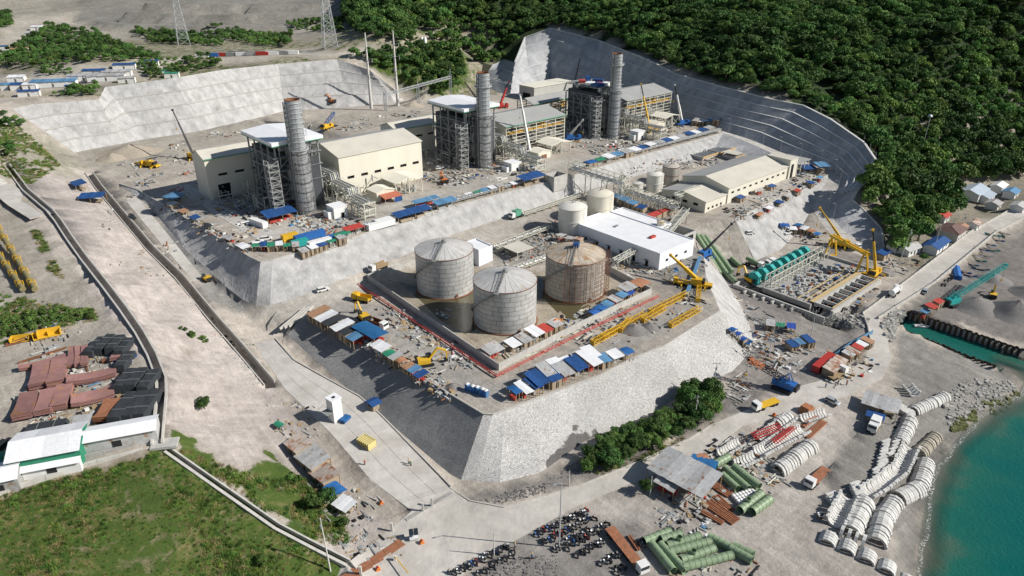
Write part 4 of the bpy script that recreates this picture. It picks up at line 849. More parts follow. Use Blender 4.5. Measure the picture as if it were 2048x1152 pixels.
    sl_ = [(4,9.5,-.5,6.5),(5,9,10.2,11.3),(12.5,16.8,10.2,11.3),(20,24.4,10.2,11.3),(28,29,10.2,11.2)]
    gable_hall('gas_turbine_hall', lab, loc_b(i,-24.4,42), 44, 14.5, 18.4-.9*(i>0)*3, 2.6, i==2, () if i==2 else [s_ for s_ in sl_ if i==0 or (s_[2]>1 and s_[1]<26)], frame_from=None if i in (0,2) else 27, roofmats=(clad_l,clad_l) if i<2 else (clad_g,clad_g), leftclad=i<2, trim=greenp)
    # --- pipe rack from the hall to the terrace edge
    t = thing('pipe_rack', ('pale steel pipe rack running past the closed cream turbine hall','pale steel pipe rack beside the white telescopic crane','pale steel pipe rack under the third open hall')[i], 'pipe rack', loc_b(i,13.5,-24.5), ANG)
    n = 11
    for k in range(n+1):
        y = k*5.2; h = 13 if y > 26 else (10 if y > 12 else 7)
        for x in (0,5): part(t, 'post', MB().bx(x-.2,x+.2,y-.2,y+.2,-.3,h), psteel)
        m = MB()
        for z in (h-.3,h-3,h-5.5): m.bar((-.6,y,z),(5.6,y,z),.28,.4)
        part(t, 'cross_beam', m, psteel)
        if k < n:
            m = MB(); h2 = h
            for x in (0,5):
                for z in (h2-.3,h2-3): m.bar((x,y,z),(x,y+5.2,z),.22,.3)
                m.bar((x,y,h2-5.5 if k%2 else .2),(x,y+5.2,.2 if k%2 else h2-5.5),.14); m.bar((x,y,h2-3),(x,y+5.2,h2-.3),.12)
                m.bar((x,y,h2+.9),(x,y+5.2,h2+.9),.07); m.bar((x,y,h2),(x,y,h2+.9),.07)
            part(t, 'side_frame', m, psteel)
    for k, (x, z, r) in enumerate([(.8,.2,.3),(1.7,.15,.22),(2.6,.25,.35),(3.5,.15,.2),(4.3,.2,.28),(1.2,-2.6,.35),(2.4,-2.7,.25),(3.7,-2.6,.32)]):
        m = MB(); m.cyl((x,0,7+z),(x,12.5,7+z),r,n=8); m.cyl((x,12.5,7+z),(x,13.5,10+z),r,n=8); m.cyl((x,13.5,10+z),(x,27,10+z),r,n=8); m.cyl((x,27,10+z),(x,28,13+z),r,n=8); m.cyl((x,28,13+z),(x,56,13+z),r,n=8); part(t, 'pipe', m, (steel,lagging,psteel)[k%3])
    # --- electrical house
    t = thing('electrical_house', ('small white electrical house at the foot of the lagged stack','small white electrical house at the foot of the second stack','small white electrical house at the foot of the third stack')[i], 'shed', loc_b(i,7.5,-12.5), ANG)
    part(t, 'wall', MB().bx(-3,3.2,-3,3,-.2,4.8), whitep); part(t, 'roof', MB().bx(-3.2,3.4,-3.2,3.2,4.82,5.05), canvas); part(t, 'door', MB().bx(.2,1.6,-3.08,-3.01,-.1,2.2), blackm); part(t, 'side_unit', MB().bx(-5.2,-3.05,-2,2,-.2,3.2), whitep); part(t, 'vent', MB().bx(3.21,3.28,-1,1,2,3), gsteel)
    # --- canopies before the hall
    t = thing('low_shed', ('cream low shed with red lean-to before the closed turbine hall','cream low shed beside the white crane boom','cream low shed before the third open hall')[i], 'shed', loc_b(i,29,-9), ANG)
    part(t, 'wall', MB().extr([(0,-.3),(9,-.3),(9,4.2),(4.5,5.2),(0,4.2)],0,8), clad); part(t, 'roof', MB().extr([(-.4,4.15),(4.5,5.25),(9.4,4.15),(9.4,4.4),(4.5,5.5),(-.4,4.4)],-.3,8.3), creamroof); part(t, 'door', MB().bx(2,6,-.08,-.01,-.2,3), rust)
    if i == 0:
        part(t, 'lean_to_roof', MB().add([(1,-5,2.4),(10,-5,2.4),(10,-.2,3.3),(1,-.2,3.3),(1,-5,2.5),(10,-5,2.5),(10,-.2,3.4),(1,-.2,3.4)],[(3,2,1,0),(4,5,6,7),(0,1,5,4),(1,2,6,5),(2,3,7,6),(3,0,4,7)]), M('faded_red_sheet',(.45,.15,.09),var=.2,scale=1)); part(t, 'blue_curtain', MB().bx(6,9.8,-4.9,-4.8,0,2.4), bluet)
        for x in (1.2,5.5,9.8): part(t, 'post', MB().bx(x-.08,x+.08,-4.9,-4.75,0,2.4), steel)
    t = thing('open_canopy', ('pale open canopy over pipework before the closed turbine hall','pale open canopy beside the second low shed','pale open canopy before the third open hall')[i], 'canopy', loc_b(i,39.5,-8), ANG)
    part(t, 'roof', MB().extr([(-.6,6.2),(7,7.6),(14.6,6.2),(14.6,6.45),(7,7.85),(-.6,6.45)],-.6,12), creamroof)
    for x in (0,7,14):
        for y in (0,5.7,11.4): part(t, 'post', MB().bx(x-.18,x+.18,y-.18,y+.18,-.2,6.2+(1.3 if x==7 else 0)), psteel)
    m = MB()
    for y in (0,5.7,11.4):
        for x in (0,7): m.bar((x,y,.3),(x+7,y,6),.14); m.bar((x+7,y,.3),(x,y,6),.14)
    part(t, 'bracing', m, psteel)
    m = MB(); g = random.Random(40+i)
    for k in range(22): x,y = g.uniform(.5,12),g.uniform(.5,10); m.cyl((x,y,0),(x,y,g.uniform(1,4)),g.uniform(.2,.7),n=8)
    part(t, 'pumps', m, steel, kind='stuff')
    t = thing('pipework', ('tangled pipework around the first lagged stack','tangled pipework around the second stack','tangled pipework around the third stack')[i], 'pipework', loc_b(i,0,0), ANG); g = random.Random(90+i)
    for nm_, mt_, n_ in (('lagged_pipes',lagging,34),('steel_frames',psteel,60),('valve_sets',steel,40)):
        m = MB()
        for k in range(n_):
            x, y, z = g.choice(((g.uniform(10,21),g.uniform(-8,34)),(g.uniform(-16,-8),g.uniform(8,34)),(g.uniform(-24,12),g.uniform(33,41)),(g.uniform(20,38),g.uniform(2,7.2))))+(g.uniform(.3,9)*g.random(),)
            d = g.choice(((g.uniform(2,7),0,0),(0,g.uniform(2,8),0),(0,0,g.uniform(1,6))))
            if mt_ is psteel: m.bar((x,y,z),(x+d[0],y+d[1],z+d[2]),.2); m.bar((x,y,0),(x,y,z+.5),.2)
            else: m.cyl((x,y,z+.3),(x+d[0],y+d[1],z+d[2]+.3),g.uniform(.12,.4),n=7)
        part(t, nm_, m, mt_, kind='stuff')
# low white-roofed shed in the corner of the cut
t = thing('corner_shed', 'long white roofed shed in the corner under the benched wall', 'building', P(1068,200,28)+Vector((0,0,0)), ANG)
part(t, 'wall', MB().bx(0,40,0,16,-.3,8.6), M('grey_cladding',(.42,.42,.39),var=.1,scale=.2)); part(t, 'roof', MB().bx(-.5,40.5,-.5,16.5,8.62,9.0), creamroof); part(t, 'opening', MB().bx(-.06,-.01,4,12,0,4), blackm)
# ---------------------------------------------------------------- storage tanks, bund, yard buildings
plate = M('tank_plate', (.47,.47,.455), var=.14, scale=.5, rough=.5, metal=.15, rand=.07, streak=3, col2=(.40,.36,.30), scale2=.35, fac2=(.58,.8))
plate_r = M('rusty_tank_plate', (.43,.40,.35), var=.22, scale=.5, rough=.7, rand=.1, streak=3, col2=(.31,.22,.14), scale2=.3, fac2=(.58,.8))
roofp = M('tank_roof_plate', (.50,.49,.47), var=.15, scale=.4, rough=.6, rand=.06, col2=(.40,.30,.19), scale2=.22, fac2=(.57,.78))
roofp_r = M('rust_streaked_roof_plate', (.47,.41,.33), var=.2, scale=.4, rough=.7, rand=.1, col2=(.33,.17,.06), scale2=.25, fac2=(.47,.7))
seam = M('rust_seam', (.10,.07,.055), var=.3, scale=2, rough=.9)
def arc_plate(R, a0, a1, h, n=6):
    vs = [(R*math.cos(a0+(a1-a0)*k/n), R*math.sin(a0+(a1-a0)*k/n), z) for k in range(n+1) for z in (0,h)]
    return MB().add(vs, [(2*k,2*k+2,2*k+3,2*k+1) for k in range(n)], True)
def big_tank(loc, label, R, H, pm, rm, rot, NC=9, NP=12):
    t = thing('storage_tank', label, 'storage tank', loc, rot)
    part(t, 'core', MB().lathe([(R-.06,0),(R-.06,H)],48), seam); part(t, 'base_ring', MB().lathe([(R+.05,0),(R+.55,0),(R+.55,.3),(R+.05,.3)],48), rust)
    ch = H/NC; gap = .10; da = 2*PI/NP
    pl = arc_plate(R, .005, da-.005, ch-gap, n=6).mesh('shell_plate'); pl.materials.append(pm)
    for c in range(NC):
        for k in range(NP): part(t, 'shell_plate', pl, None, (0,0,c*ch+gap/2), k*da+c*da*.37)
    part(t, 'top_angle', MB().lathe([(R-.02,H-.1),(R+.14,H-.1),(R+.14,H+.1),(R-.02,H+.1)],48), rust)
    rise = 2.7; NR = 26; db = 2*PI/NR
    r = part(t, 'roof', MB().lathe([(R-.02,H),(.3,H+rise-.06)],NR), seam)
    m = MB(); vs = [((R+.1)*math.cos(.004),(R+.1)*math.sin(.004),H+.05),((R+.1)*math.cos(db/2),(R+.1)*math.sin(db/2),H+.05),((R+.1)*math.cos(db-.004),(R+.1)*math.sin(db-.004),H+.05),(.9*math.cos(db-.03),.9*math.sin(db-.03),H+rise-.05),(.9*math.cos(.03),.9*math.sin(.03),H+rise-.05)]
    m.add(vs+[(a,b,c-.12) for a,b,c in vs], [(0,1,2,3,4),(5,6,1,0),(6,7,2,1)]); wm = m.mesh('roof_plate'); wm.materials.append(rm)
    for k in range(NR): part(r, 'roof_plate', wm, None, (0,0,0), k*db)
    part(r, 'vent', MB().cyl((0,0,H+rise-.4),(0,0,H+rise+1.1),.75,n=12).bx(-.9,.9,-.9,.9,H+rise+.15,H+rise+.25), gsteel)
    m = MB()                                        # spiral stair with rail, then walkway up the roof
    n = 34; a0, a1 = math.radians(-205)-rot, math.radians(-104)-rot
    P0 = [((R+.55)*math.cos(a0+(a1-a0)*k/n),(R+.55)*math.sin(a0+(a1-a0)*k/n),.4+(H-.6)*k/n) for k in range(n+1)]
    for p, q in zip(P0, P0[1:]): m.bar(p,q,.85,.14); m.bar((p[0]*1.035,p[1]*1.035,p[2]+1),(q[0]*1.035,q[1]*1.035,q[2]+1),.07); m.bar((p[0]*1.035,p[1]*1.035,p[2]),(p[0]*1.035,p[1]*1.035,p[2]+1),.05)
    part(t, 'spiral_stair', m, gsteel)
    m = MB(); c, s_ = math.cos(a1), math.sin(a1)
    for w in (-.45,.45): m.bar((R*c-w*s_,R*s_+w*c,H+1.1),(.9*c-w*s_,.9*s_+w*c,H+rise+1.1),.08)
    for k in range(15):
        f = k/14; r_ = R*(1-f)+.9*f; z = H+.25+f*rise; m.box(r_*c,r_*s_,z,.35,.9,.06,rz=a1)
        for w in (-.45,.45): m.bar((r_*c-w*s_,r_*s_+w*c,z),(r_*c-w*s_,r_*s_+w*c,z+.95),.06)
    part(r, 'walkway', m, gsteel); part(t, 'stair_platform', MB().box((R+.4)*c,(R+.4)*s_,H+.1,1.6,1.6,.12,rz=a1), gsteel)
    m = MB()
    for k in range(48): a = k*2*PI/48; m.bar((R*math.cos(a),R*math.sin(a),H+.1),(R*math.cos(a),R*math.sin(a),H+1.1),.05)
    part(t, 'roof_handrail', m, gsteel); part(t, 'manhole', MB().cyl(((R-.2)*math.cos(-1.1-rot),(R-.2)*math.sin(-1.1-rot),1.1),((R+.35)*math.cos(-1.1-rot),(R+.35)*math.sin(-1.1-rot),1.1),.45,n=10), rust)
    return t
big_tank((-24.3,232.6,T), 'grey plated fuel tank nearest the small white pump house', 10.4, 15, plate, roofp, 0)
big_tank((-2.3,207.4,T), 'grey plated fuel tank with one orange rust patch on its roof', 10.4, 15, plate, roofp, .4)
tr = big_tank((22.6,229.8,T), 'rust streaked fuel tank wrapped in scaffold beside the white building', 10.6, 14.6, plate_r, roofp_r, .9)
m = MB(); R = 11.5
for k in range(15):
    a = math.radians(-112)+k*math.radians(9)
    for dr in (0,.9): m.bar(((R+dr)*math.cos(a-.9),(R+dr)*math.sin(a-.9),0),((R+dr)*math.cos(a-.9),(R+dr)*math.sin(a-.9),15.2),.07)
    if k:
        b = a-math.radians(9)
        for j in range(9):
            for dr in (0,.9): m.bar(((R+dr)*math.cos(a-.9),(R+dr)*math.sin(a-.9),1.2+j*1.7),((R+dr)*math.cos(b-.9),(R+dr)*math.sin(b-.9),1.2+j*1.7),.06)
            m.bar((R*math.cos(a-.9),R*math.sin(a-.9),1.2+j*1.7),((R+.9)*math.cos(a-.9),(R+.9)*math.sin(a-.9),1.2+j*1.7),.06)
part(tr, 'scaffold', m, rust, kind='stuff'); part(tr, 'blue_tarp', MB().box(0,0,17.8,2.6,2,1.4,rz=.4), bluet)
def small_tank(u, v, label, R, H, mt, dome=1.2, rib=None, z=None):
    p = Gd(u,v); t = thing('process_tank', label, 'storage tank', (p.x,p.y+R*.92,p.z), 0)
    part(t, 'shell', MB().lathe([(R,-.3),(R,H)],36), mt); part(t, 'roof', MB().lathe([(R+.08,H-.05),(R*.75,H+dome*.55),(R*.4,H+dome*.9),(.01,H+dome)],36), mt)
    part(t, 'hoop', MB().lathe([(R,H*.5),(R+.16,H*.5),(R+.16,H*.5+.2),(R,H*.5+.2)],36), rib or mt); part(t, 'rim', MB().lathe([(R,H-.2),(R+.14,H-.2),(R+.14,H+.05),(R,H+.05)],36), rib or mt)
    m = MB(); x, y = R*.72, -R*.72
    for w in (-.25,.25): m.bar((x*1.06+w,y*1.06+w,0),(x*1.06+w,y*1.06+w,H+1),.07)
    for k in range(int(H/.6)): m.bar((x*1.06-.25,y*1.06-.25,k*.6),(x*1.06+.25,y*1.06+.25,k*.6),.05)
    part(t, 'ladder', m, gsteel); part(t, 'nozzle', MB().cyl((0,0,H+dome-.2),(0,0,H+dome+.7),.3,n=8).cyl((.9,.4,H+dome*.7),(.9,.4,H+dome+.5),.2,n=6), gsteel)
    m = MB()
    for k in range(30): a = k*2*PI/30; m.bar((R*math.cos(a),R*math.sin(a),H),(R*math.cos(a),R*math.sin(a),H+1),.05)
    part(t, 'handrail', m, steel); return t
cream = M('cream_tank_paint', (.66,.62,.51), var=.07, scale=.3, rough=.45, streak=5); creamw = M('white_tank_paint', (.70,.68,.61), var=.06, scale=.3, rough=.45, streak=5)
small_tank(1146,471,'cream water tank with ladder, next to the rusty awning',6.1,11.2,creamw,1.5)
small_tank(1201,447,'taller cream water tank behind its twin by the white building',5.9,12.2,cream,1.4)
small_tank(1311,386,'white process tank beside the grey warehouse roof',4.1,8.6,creamw,1.0)
small_tank(1343,370,'weathered brown process tank behind the white process tank',4.4,8.8,plate_r,1.0,rust)
small_tank(1276,388,'squat grey process tank by the pipe bridge tower',2.6,5.0,creamw,.4)
small_tank(1320,478,'slim cream silo behind the long white building',1.6,7.5,cream,.5,orangep)
# bund wall
bl = [P(*p) for p in [(735,560,T),(997,741,T),(1152,660,T),(1302,588,T),(1212,540,T)]]
bw = thing('bund_wall', 'concrete bund wall round the three big fuel tanks', 'wall', bl[0], 0)
bl2 = [P(735,560,T), P(838,528,T)]
for L_ in (bl, bl2):
    for a, b in zip(L_, L_[1:]):
        n = max(1,int((b-a).length/5.5))
        for k in range(n):
            p, q = a.lerp(b,k/n), a.lerp(b,(k+1)/n); d = (q-p).normalized()*.03; c = (p+q)/2
            m = MB(); m.bar(p+d-c+Vector((0,0,1.0)), q-d-c+Vector((0,0,1.0)), .35, 2.8); part(bw, 'wall_panel', m, concm, c-bl[0])
def pipe_run(name, label, pts_, r, mat, h=.8, post=6, n=8, group=None):
    o = pts_[0]; t = thing(name, label, 'pipe', o, 0, group); m = MB()
    for a, b in zip(pts_, pts_[1:]): m.cyl(a-o+Vector((0,0,h)), b-o+Vector((0,0,h)), r, n=n)
    part(t, 'pipe', m, mat)
    for a, b in zip(pts_, pts_[1:]):
        k = max(1,int((b-a).length/post))
        for j in range(k): p = a.lerp(b,(j+.5)/k)-o; part(t, 'support', MB().box(p.x,p.y,p.z+h/2-.1,.3,.3,h+.1), concm)
    return t
out = [P(*p) for p in [(715,572,T),(993,757,T),(1160,672,T),(1318,596,T)]]
pipe_run('fire_main', 'red fire water pipe along the outside of the bund wall', out, .2, redp, .7)
pipe_run('fire_main', 'second thinner red pipe inside the first along the bund', [p+(Vector((3,22,0))-Vector((3,21.2,0))) for p in out], .12, redp, .9)
# puddle in the bund
pud = [P(*p,T) for p in [(790,560),(840,600),(880,640),(930,668),(952,660),(945,620),(1000,590),(1090,600),(1130,640),(1180,640),(1195,620),(1090,560),(1000,540),(960,560),(900,600),(840,575)]]
wm = bpy.data.materials.new('muddy_water'); wm.use_nodes = True; b = wm.node_tree.nodes['Principled BSDF']; b.inputs['Base Color'].default_value = (.10,.085,.045,1); b.inputs['Roughness'].default_value = .12
m = MB(); m.add([(p.x,p.y,p.z+.03) for p in pud], [tuple(range(len(pud)))]); structure(put('puddle', m, wm))
# long white building
def rect_building(name, label, corner, L, D, H, wall, roof, rz, parapet=.5):
    t = thing(name, label, 'building', corner, rz); part(t, 'wall', MB().bx(0,L,0,D,-1,H), wall); part(t, 'roof', MB().bx(.3,L-.3,.3,D-.3,H,H+.12), roof)
    m = MB(); w = .28
    m.bx(-.02,L+.02,-.02,w,H-.01,H+parapet); m.bx(-.02,L+.02,D-w,D+.02,H-.01,H+parapet); m.bx(-.02,w,w,D-w,H-.01,H+parapet); m.bx(L-w,L+.02,w,D-w,H-.01,H+parapet); part(t, 'parapet', m, wall); return t
c0 = Gd(1317,541); wb_wall = M('white_wall', (.76,.78,.82), var=.04, scale=.3, rough=.7)
t = rect_building('switchgear_building', 'long white flat roofed building beside the scaffolded tank', c0, 22, 46, 6.6, wb_wall, canvas, ANG)
for k in range(6): part(t, 'awning', MB().bx(-1.1,-.02,5+k*6.5,6.8+k*6.5,2.6,2.72), gsteel); part(t, 'door', MB().bx(-.06,-.01,5.2+k*6.5,6.6+k*6.5,-.2,2.4), blackm)
for k in range(3): part(t, 'window', MB().bx(4+k*6,5.6+k*6,-.06,-.01,2.6,3.6), blackm)
part(t, 'roof_unit', MB().bx(10,13,12,13.4,6.75,7.5), redp); part(t, 'roof_unit', MB().bx(9,11,30,31,6.75,7.3), gsteel)
t = rect_building('switchgear_annex', 'lower white flat roofed block behind the long white building', c0+E1*22.3+E2*18, 9, 27, 6.0, wb_wall, canvas, ANG); part(t, 'door', MB().bx(9.01,9.06,4,6,0,2.4), blackm)
t = rect_building('pump_house', 'small white pump house behind the left fuel tank', Gd(958,533), 7, 10, 6.5, wb_wall, canvas, ANG); part(t, 'door', MB().bx(-.06,-.01,3,4.4,0,2.3), blackm)
# open concrete box by the penstocks
t = thing('valve_pit', 'open topped concrete valve pit at the head of the green penstocks', 'concrete box', Gd(1365,492), ANG)
for a in ((0,.4,0,13),(8.6,9,0,13),(.4,8.6,0,.4),(.4,8.6,12.6,13)): part(t, 'pit_wall', MB().bx(*a,-.5,4.6), concm)
part(t, 'opening', MB().bx(2,7,-.06,-.01,0,3.6), blackm); part(t, 'floor', MB().bx(.4,8.6,.4,12.6,.2,.4), concd)
# warehouse
w0 = Gd(1409,426); wt = thing('warehouse', 'long grey roofed cream warehouse with lower gabled annex', 'warehouse', w0, ANG)
def wh(x0, x1, y0, y1, H, rise, pre, slots, slot_g=()):
    part(wt, 'front_wall', wall_with_slots(x0,x1,-1,H,y0,slots), clad)
    for a,b,c,d in slots: part(wt, 'window', MB().bx(a,b,y0+.6,y0+.7,c,d), blackm)
    mid = (y0+y1)/2
    for x in (x0,x1-.3):
        m = MB(); pr = [(y0+.36,-1),(y1-.36,-1),(y1-.36,H),(mid,H+rise),(y0+.36,H)]; vs = [(x+.01,a,b) for a,b in pr]+[(x+.29,a,b) for a,b in pr]
        part(wt, 'gable_wall', m.add(vs, [tuple(range(5)),tuple(range(5,10))[::-1]]+[(k,5+k,5+(k+1)%5,(k+1)%5) for k in range(5)]), clad)
    part(wt, 'rear_wall', MB().bx(x0,x1,y1-.35,y1,-1,H), clad)
    for a, b in (((y0-.5,H-.05),(mid,H+rise)),((mid,H+rise),(y1+.5,H-.05))):
        m = MB(); e = .4; m.add([(x0-e,a[0],a[1]),(x1+e,a[0],a[1]),(x1+e,b[0],b[1]),(x0-e,b[0],b[1]),(x0-e,a[0],a[1]+.25),(x1+e,a[0],a[1]+.25),(x1+e,b[0],b[1]+.25),(x0-e,b[0],b[1]+.25)], [(3,2,1,0),(4,5,6,7),(0,1,5,4),(1,2,6,5),(2,3,7,6),(3,0,4,7)]); part(wt, 'roof', m, clad_l if y0==a[0]+.5 else clad_g)
wh(0,17,0,25,5.2,2.2,'annex',[(2+k*3.4,3.6+k*3.4,.9,2.2) for k in range(4)])
wh(17.4,72,-.5,26,8.2,3.0,'main',[(20+k*5.2,22.4+k*5.2,4.9,6.0) for k in range(10)]+[(21+k*7.5,23+k*7.5,1,2.4) for k in range(5)])
for y in (4,10,16): part(wt, 'window', MB().bx(-.08,-.01,y,y+2.6,2.4,3.6), blackm)
part(wt, 'door', MB().bx(-.08,-.01,20,22.4,-.5,2.6), blackm)
part(wt, 'end_block', MB().bx(72.4,80,-1.2,12,-1,11.5), clad); part(wt, 'roof', MB().bx(72.1,80.3,-1.5,12.3,11.52,11.85), clad_l); part(wt, 'door', MB().bx(74,76.5,-1.28,-1.21,0,9), blackm)
for k in range(4):
    for y in (0,6,12): part(wt, 'frame_column', MB().bx(81+k*4,81.4+k*4,y-1,y-.6,-1,8), psteel)
    part(wt, 'frame_beam', MB().bx(81.05+k*4,81.35+k*4,-.8,11.4,4,4.3), psteel)
part(wt, 'roof', MB().bx(80.5,94.5,-1.5,12.3,8.02,8.3), clad_g)
# settling basins beyond the warehouse
for k, (u, v, L_, D_2) in enumerate([(1405,322,16,10),(1440,312,16,10),(1470,322,9,8)]):
    t = thing('settling_basin', ('open concrete basin with rows of tubes beyond the warehouse','open concrete basin with timber shuttering beyond the warehouse','small roofed basin at the foot of the hill road wall')[k], 'basin', Gd(u,v), ANG)
    for a in ((0,L_,0,.4),(0,L_,D_2-.4,D_2),(0,.4,.4,D_2-.4),(L_-.4,L_,.4,D_2-.4)): part(t, 'basin_wall', MB().bx(*a,-1,2.2), concm)
    for j in range(7): part(t, 'tube', MB().cyl((1.2+j*L_/8,.8,1.6),(1.2+j*L_/8,D_2-.8,1.6),.45,n=8), steel)
    part(t, 'shuttering', MB().bx(-.2,L_+.2,-.35,-.05,1.4,2.3), M('shutter_ply',(.50,.34,.14),var=.2,scale=1))
    if k == 2: part(t, 'roof', MB().bx(-.5,L_*.7,-.5,D_2+.5,3.4,3.6), clad_l)
# pipe bridges
def lattice_bridge(label, a, b, w, h, legs=(), n=None, mat=psteel, pipes=4):
    t = thing('pipe_bridge', label, 'pipe bridge', a, 0); d = b-a; n = n or max(3,int(d.length/3)); q = MB().truss((0,0,0), d, w, h, n, .22); part(t, 'truss', q, mat)
    s_ = d.to_2d().normalized(); nn = Vector((-s_.y,s_.x,0))
    for k in range(pipes): o = nn*((k+.5)/pipes-.5)*w*.8+Vector((0,0,-h/2+.4)); part(t, 'pipe', MB().cyl(o, d+o, .25+.1*(k%2), n=8), (steel,lagging)[k%2])
    for f, zg in legs:
        p = a.lerp(b,f)-a; top = Vector((0,0,-h/2))
        for sg in (-1,1):
            o = nn*sg*w*.5; part(t, 'leg', MB().bar(p+o+top, Vector((p.x+o.x,p.y+o.y,zg-a.z)), .4), mat)
        m = MB(); z0 = zg-a.z; z1 = p.z-h/2; kk = max(1,int((z1-z0)/4))
        for j in range(kk): m.bar(p*1+nn*w*.5*(1 if j%2 else -1)+Vector((0,0,z0+(z1-z0)*j/kk-p.z)), p+nn*w*.5*(-1 if j%2 else 1)+Vector((0,0,z0+(z1-z0)*(j+1)/kk-p.z)), .2)
        part(t, 'leg_bracing', m, mat)
    return t
A, B = P(1142,330,33), P(1246,362,30.5)
lattice_bridge('long lattice pipe bridge leaping off the power block terrace', A, B, 5, 3.6, [(.02,28),(.35,21),(.66,20.5),(.98,20.3)], pipes=5)
tw = Gd(1247,398); t = thing('pipe_tower', 'dense steel pipe tower where the lattice bridge drops', 'pipe tower', tw, ANG); part(t, 'frame', MB().truss((0,2,0),(0,2,12),5,5,5,.3), psteel)
for k in range(6): part(t, 'pipe', MB().cyl((-1.6+k*.65,2,0),(-1.6+k*.65,2,11.5),.2,n=6), steel)
a, b = Gd(1253,396)+Vector((0,0,4.6)), Gd(1352,432)+Vector((0,0,4.6)); n = 12
lattice_bridge('low comb shaped pipe rack leading to the warehouse', a, b, 4.6, 2.4, [((k+.5)/n, gz_at(*a.lerp(b,(k+.5)/n).to_2d())) for k in range(n)], n=14, pipes=6)
a, b = Gd(1320,500)+Vector((0,0,5)), Gd(1370,440)+Vector((0,0,5)); lattice_bridge('short lattice pipe bridge by the slim cream silo', a, b, 3, 2, [(.1,gz_at(a.x,a.y)),(.9,gz_at(b.x,b.y))], pipes=3)
a, b = Gd(1228,545)+Vector((0,0,5)), Gd(1270,522)+Vector((0,0,5)); lattice_bridge('short cable bridge beside the white building wall', a, b, 2.4, 1, [(.05,gz_at(a.x,a.y)),(.6,gz_at(b.x,b.y))], pipes=2)
a, b = Gd(1350,415)+Vector((0,0,6)), Gd(1395,398)+Vector((0,0,6)); lattice_bridge('grey cable bridge meeting the warehouse annex wall', a, b, 3, 1.2, [(.1,gz_at(a.x,a.y)),(.8,gz_at(b.x,b.y))], pipes=3)
a, b = P(690,460,29.6), P(1060,358,29.6); lattice_bridge('long low pipe sleeper way along the power block terrace rim', a, b, 2.4, .7, [((k+.5)/16, Q) for k in range(16)], n=60, pipes=4, mat=steel)
a, b = P(1150,334,29.8), P(1440,258,29.8); lattice_bridge('low pipe way along the terrace rim beyond the bridge', a, b, 2.2, .7, [((k+.5)/14, Q) for k in range(14)], n=50, pipes=4, mat=steel)
a, b = Gd(1045,434)+Vector((0,0,1.6)), Gd(1165,394)+Vector((0,0,1.6)); lattice_bridge('low pipe way at the foot of the sunlit shotcrete wall', a, b, 2, .9, [((k+.5)/8, gz_at(*a.lerp(b,(k+.5)/8).to_2d())) for k in range(8)], n=20, pipes=3)
a, b = Gd(990,505)+Vector((0,0,2.6)), Gd(1100,462)+Vector((0,0,2.6)); lattice_bridge('pipe way between pumps behind the fuel tanks', a, b, 2.4, 1.2, [((k+.5)/6, gz_at(*a.lerp(b,(k+.5)/6).to_2d())) for k in range(6)], n=14, pipes=4)
a, b = Gd(1020,545)+Vector((0,0,1.2)), Gd(1205,480)+Vector((0,0,1.2)); lattice_bridge('pale pipe way behind the rusty fuel tank', a, b, 2.4, .8, [((k+.5)/8, gz_at(*a.lerp(b,(k+.5)/8).to_2d())) for k in range(8)], n=22, pipes=4)
t = thing('roofed_box', 'concrete chamber with open roof at the terrace notch', 'concrete box', P(1108,368,28), ANG)
for a in ((0,9,0,.4),(0,9,6.6,7),(0,.4,.4,6.6),(8.6,9,.4,6.6)): part(t, 'chamber_wall', MB().bx(*a,-4,3.2), concm)
part(t, 'tarp', MB().bx(1,4,2,4,.5,1.3), bluet); part(t, 'floor', MB().bx(.4,8.6,.4,6.6,.2,.4), concd)
t = thing('pipe_canopy', 'flat beige canopy among pumps behind the fuel tanks', 'canopy', Gd(1035,520), ANG); part(t, 'roof', MB().bx(-1,8,-1,8,3.4,3.6), clad_l)
for x in (0,7):
    for y in (0,7): part(t, 'post', MB().bx(x-.1,x+.1,y-.1,y+.1,0,3.4), psteel)
# ---------------------------------------------------------------- vehicles, cranes, poles
paintw = M('white_paint', (.72,.72,.70), var=.05, scale=1, rough=.35); painty = M('yellow_paint', (.66,.40,.03), var=.12, scale=1, rough=.45); painto = M('orange_paint', (.62,.20,.05), var=.12, scale=1, rough=.5)
paintb = M('blue_paint', (.03,.13,.38), var=.12, scale=1, rough=.45); paintt = M('teal_paint', (.03,.33,.31), var=.12, scale=1, rough=.45); paintr = M('red_paint', (.40,.04,.03), var=.12, scale=1, rough=.45); paintk = M('black_paint', (.025,.025,.028), var=.2, scale=1, rough=.5); paints = M('silver_paint', (.50,.52,.54), var=.05, scale=1, rough=.3, metal=.4)
tyre = M('tyre_rubber', (.02,.02,.02), var=.2, scale=3, rough=.9); glass = M('dark_glass', (.02,.03,.035), var=.05, scale=1, rough=.1, spec=.6)
woodm = M('weathered_timber', (.36,.26,.15), var=.25, scale=2, rough=.9, rand=.2); rustbed = M('rusty_deck', (.30,.13,.07), var=.3, scale=1.2, rough=.9); oliv = M('olive_pipe_grp', (.23,.31,.19), var=.16, scale=.8, rough=.45, rand=.1)
wheelm = {}
def wheel(r, w):
    k = (r,w)
    if k not in wheelm: m = MB().cyl((0,-w/2,0),(0,w/2,0),r,n=14); wheelm[k] = m.mesh('wheel'); wheelm[k].materials.append(tyre)
    return wheelm[k]
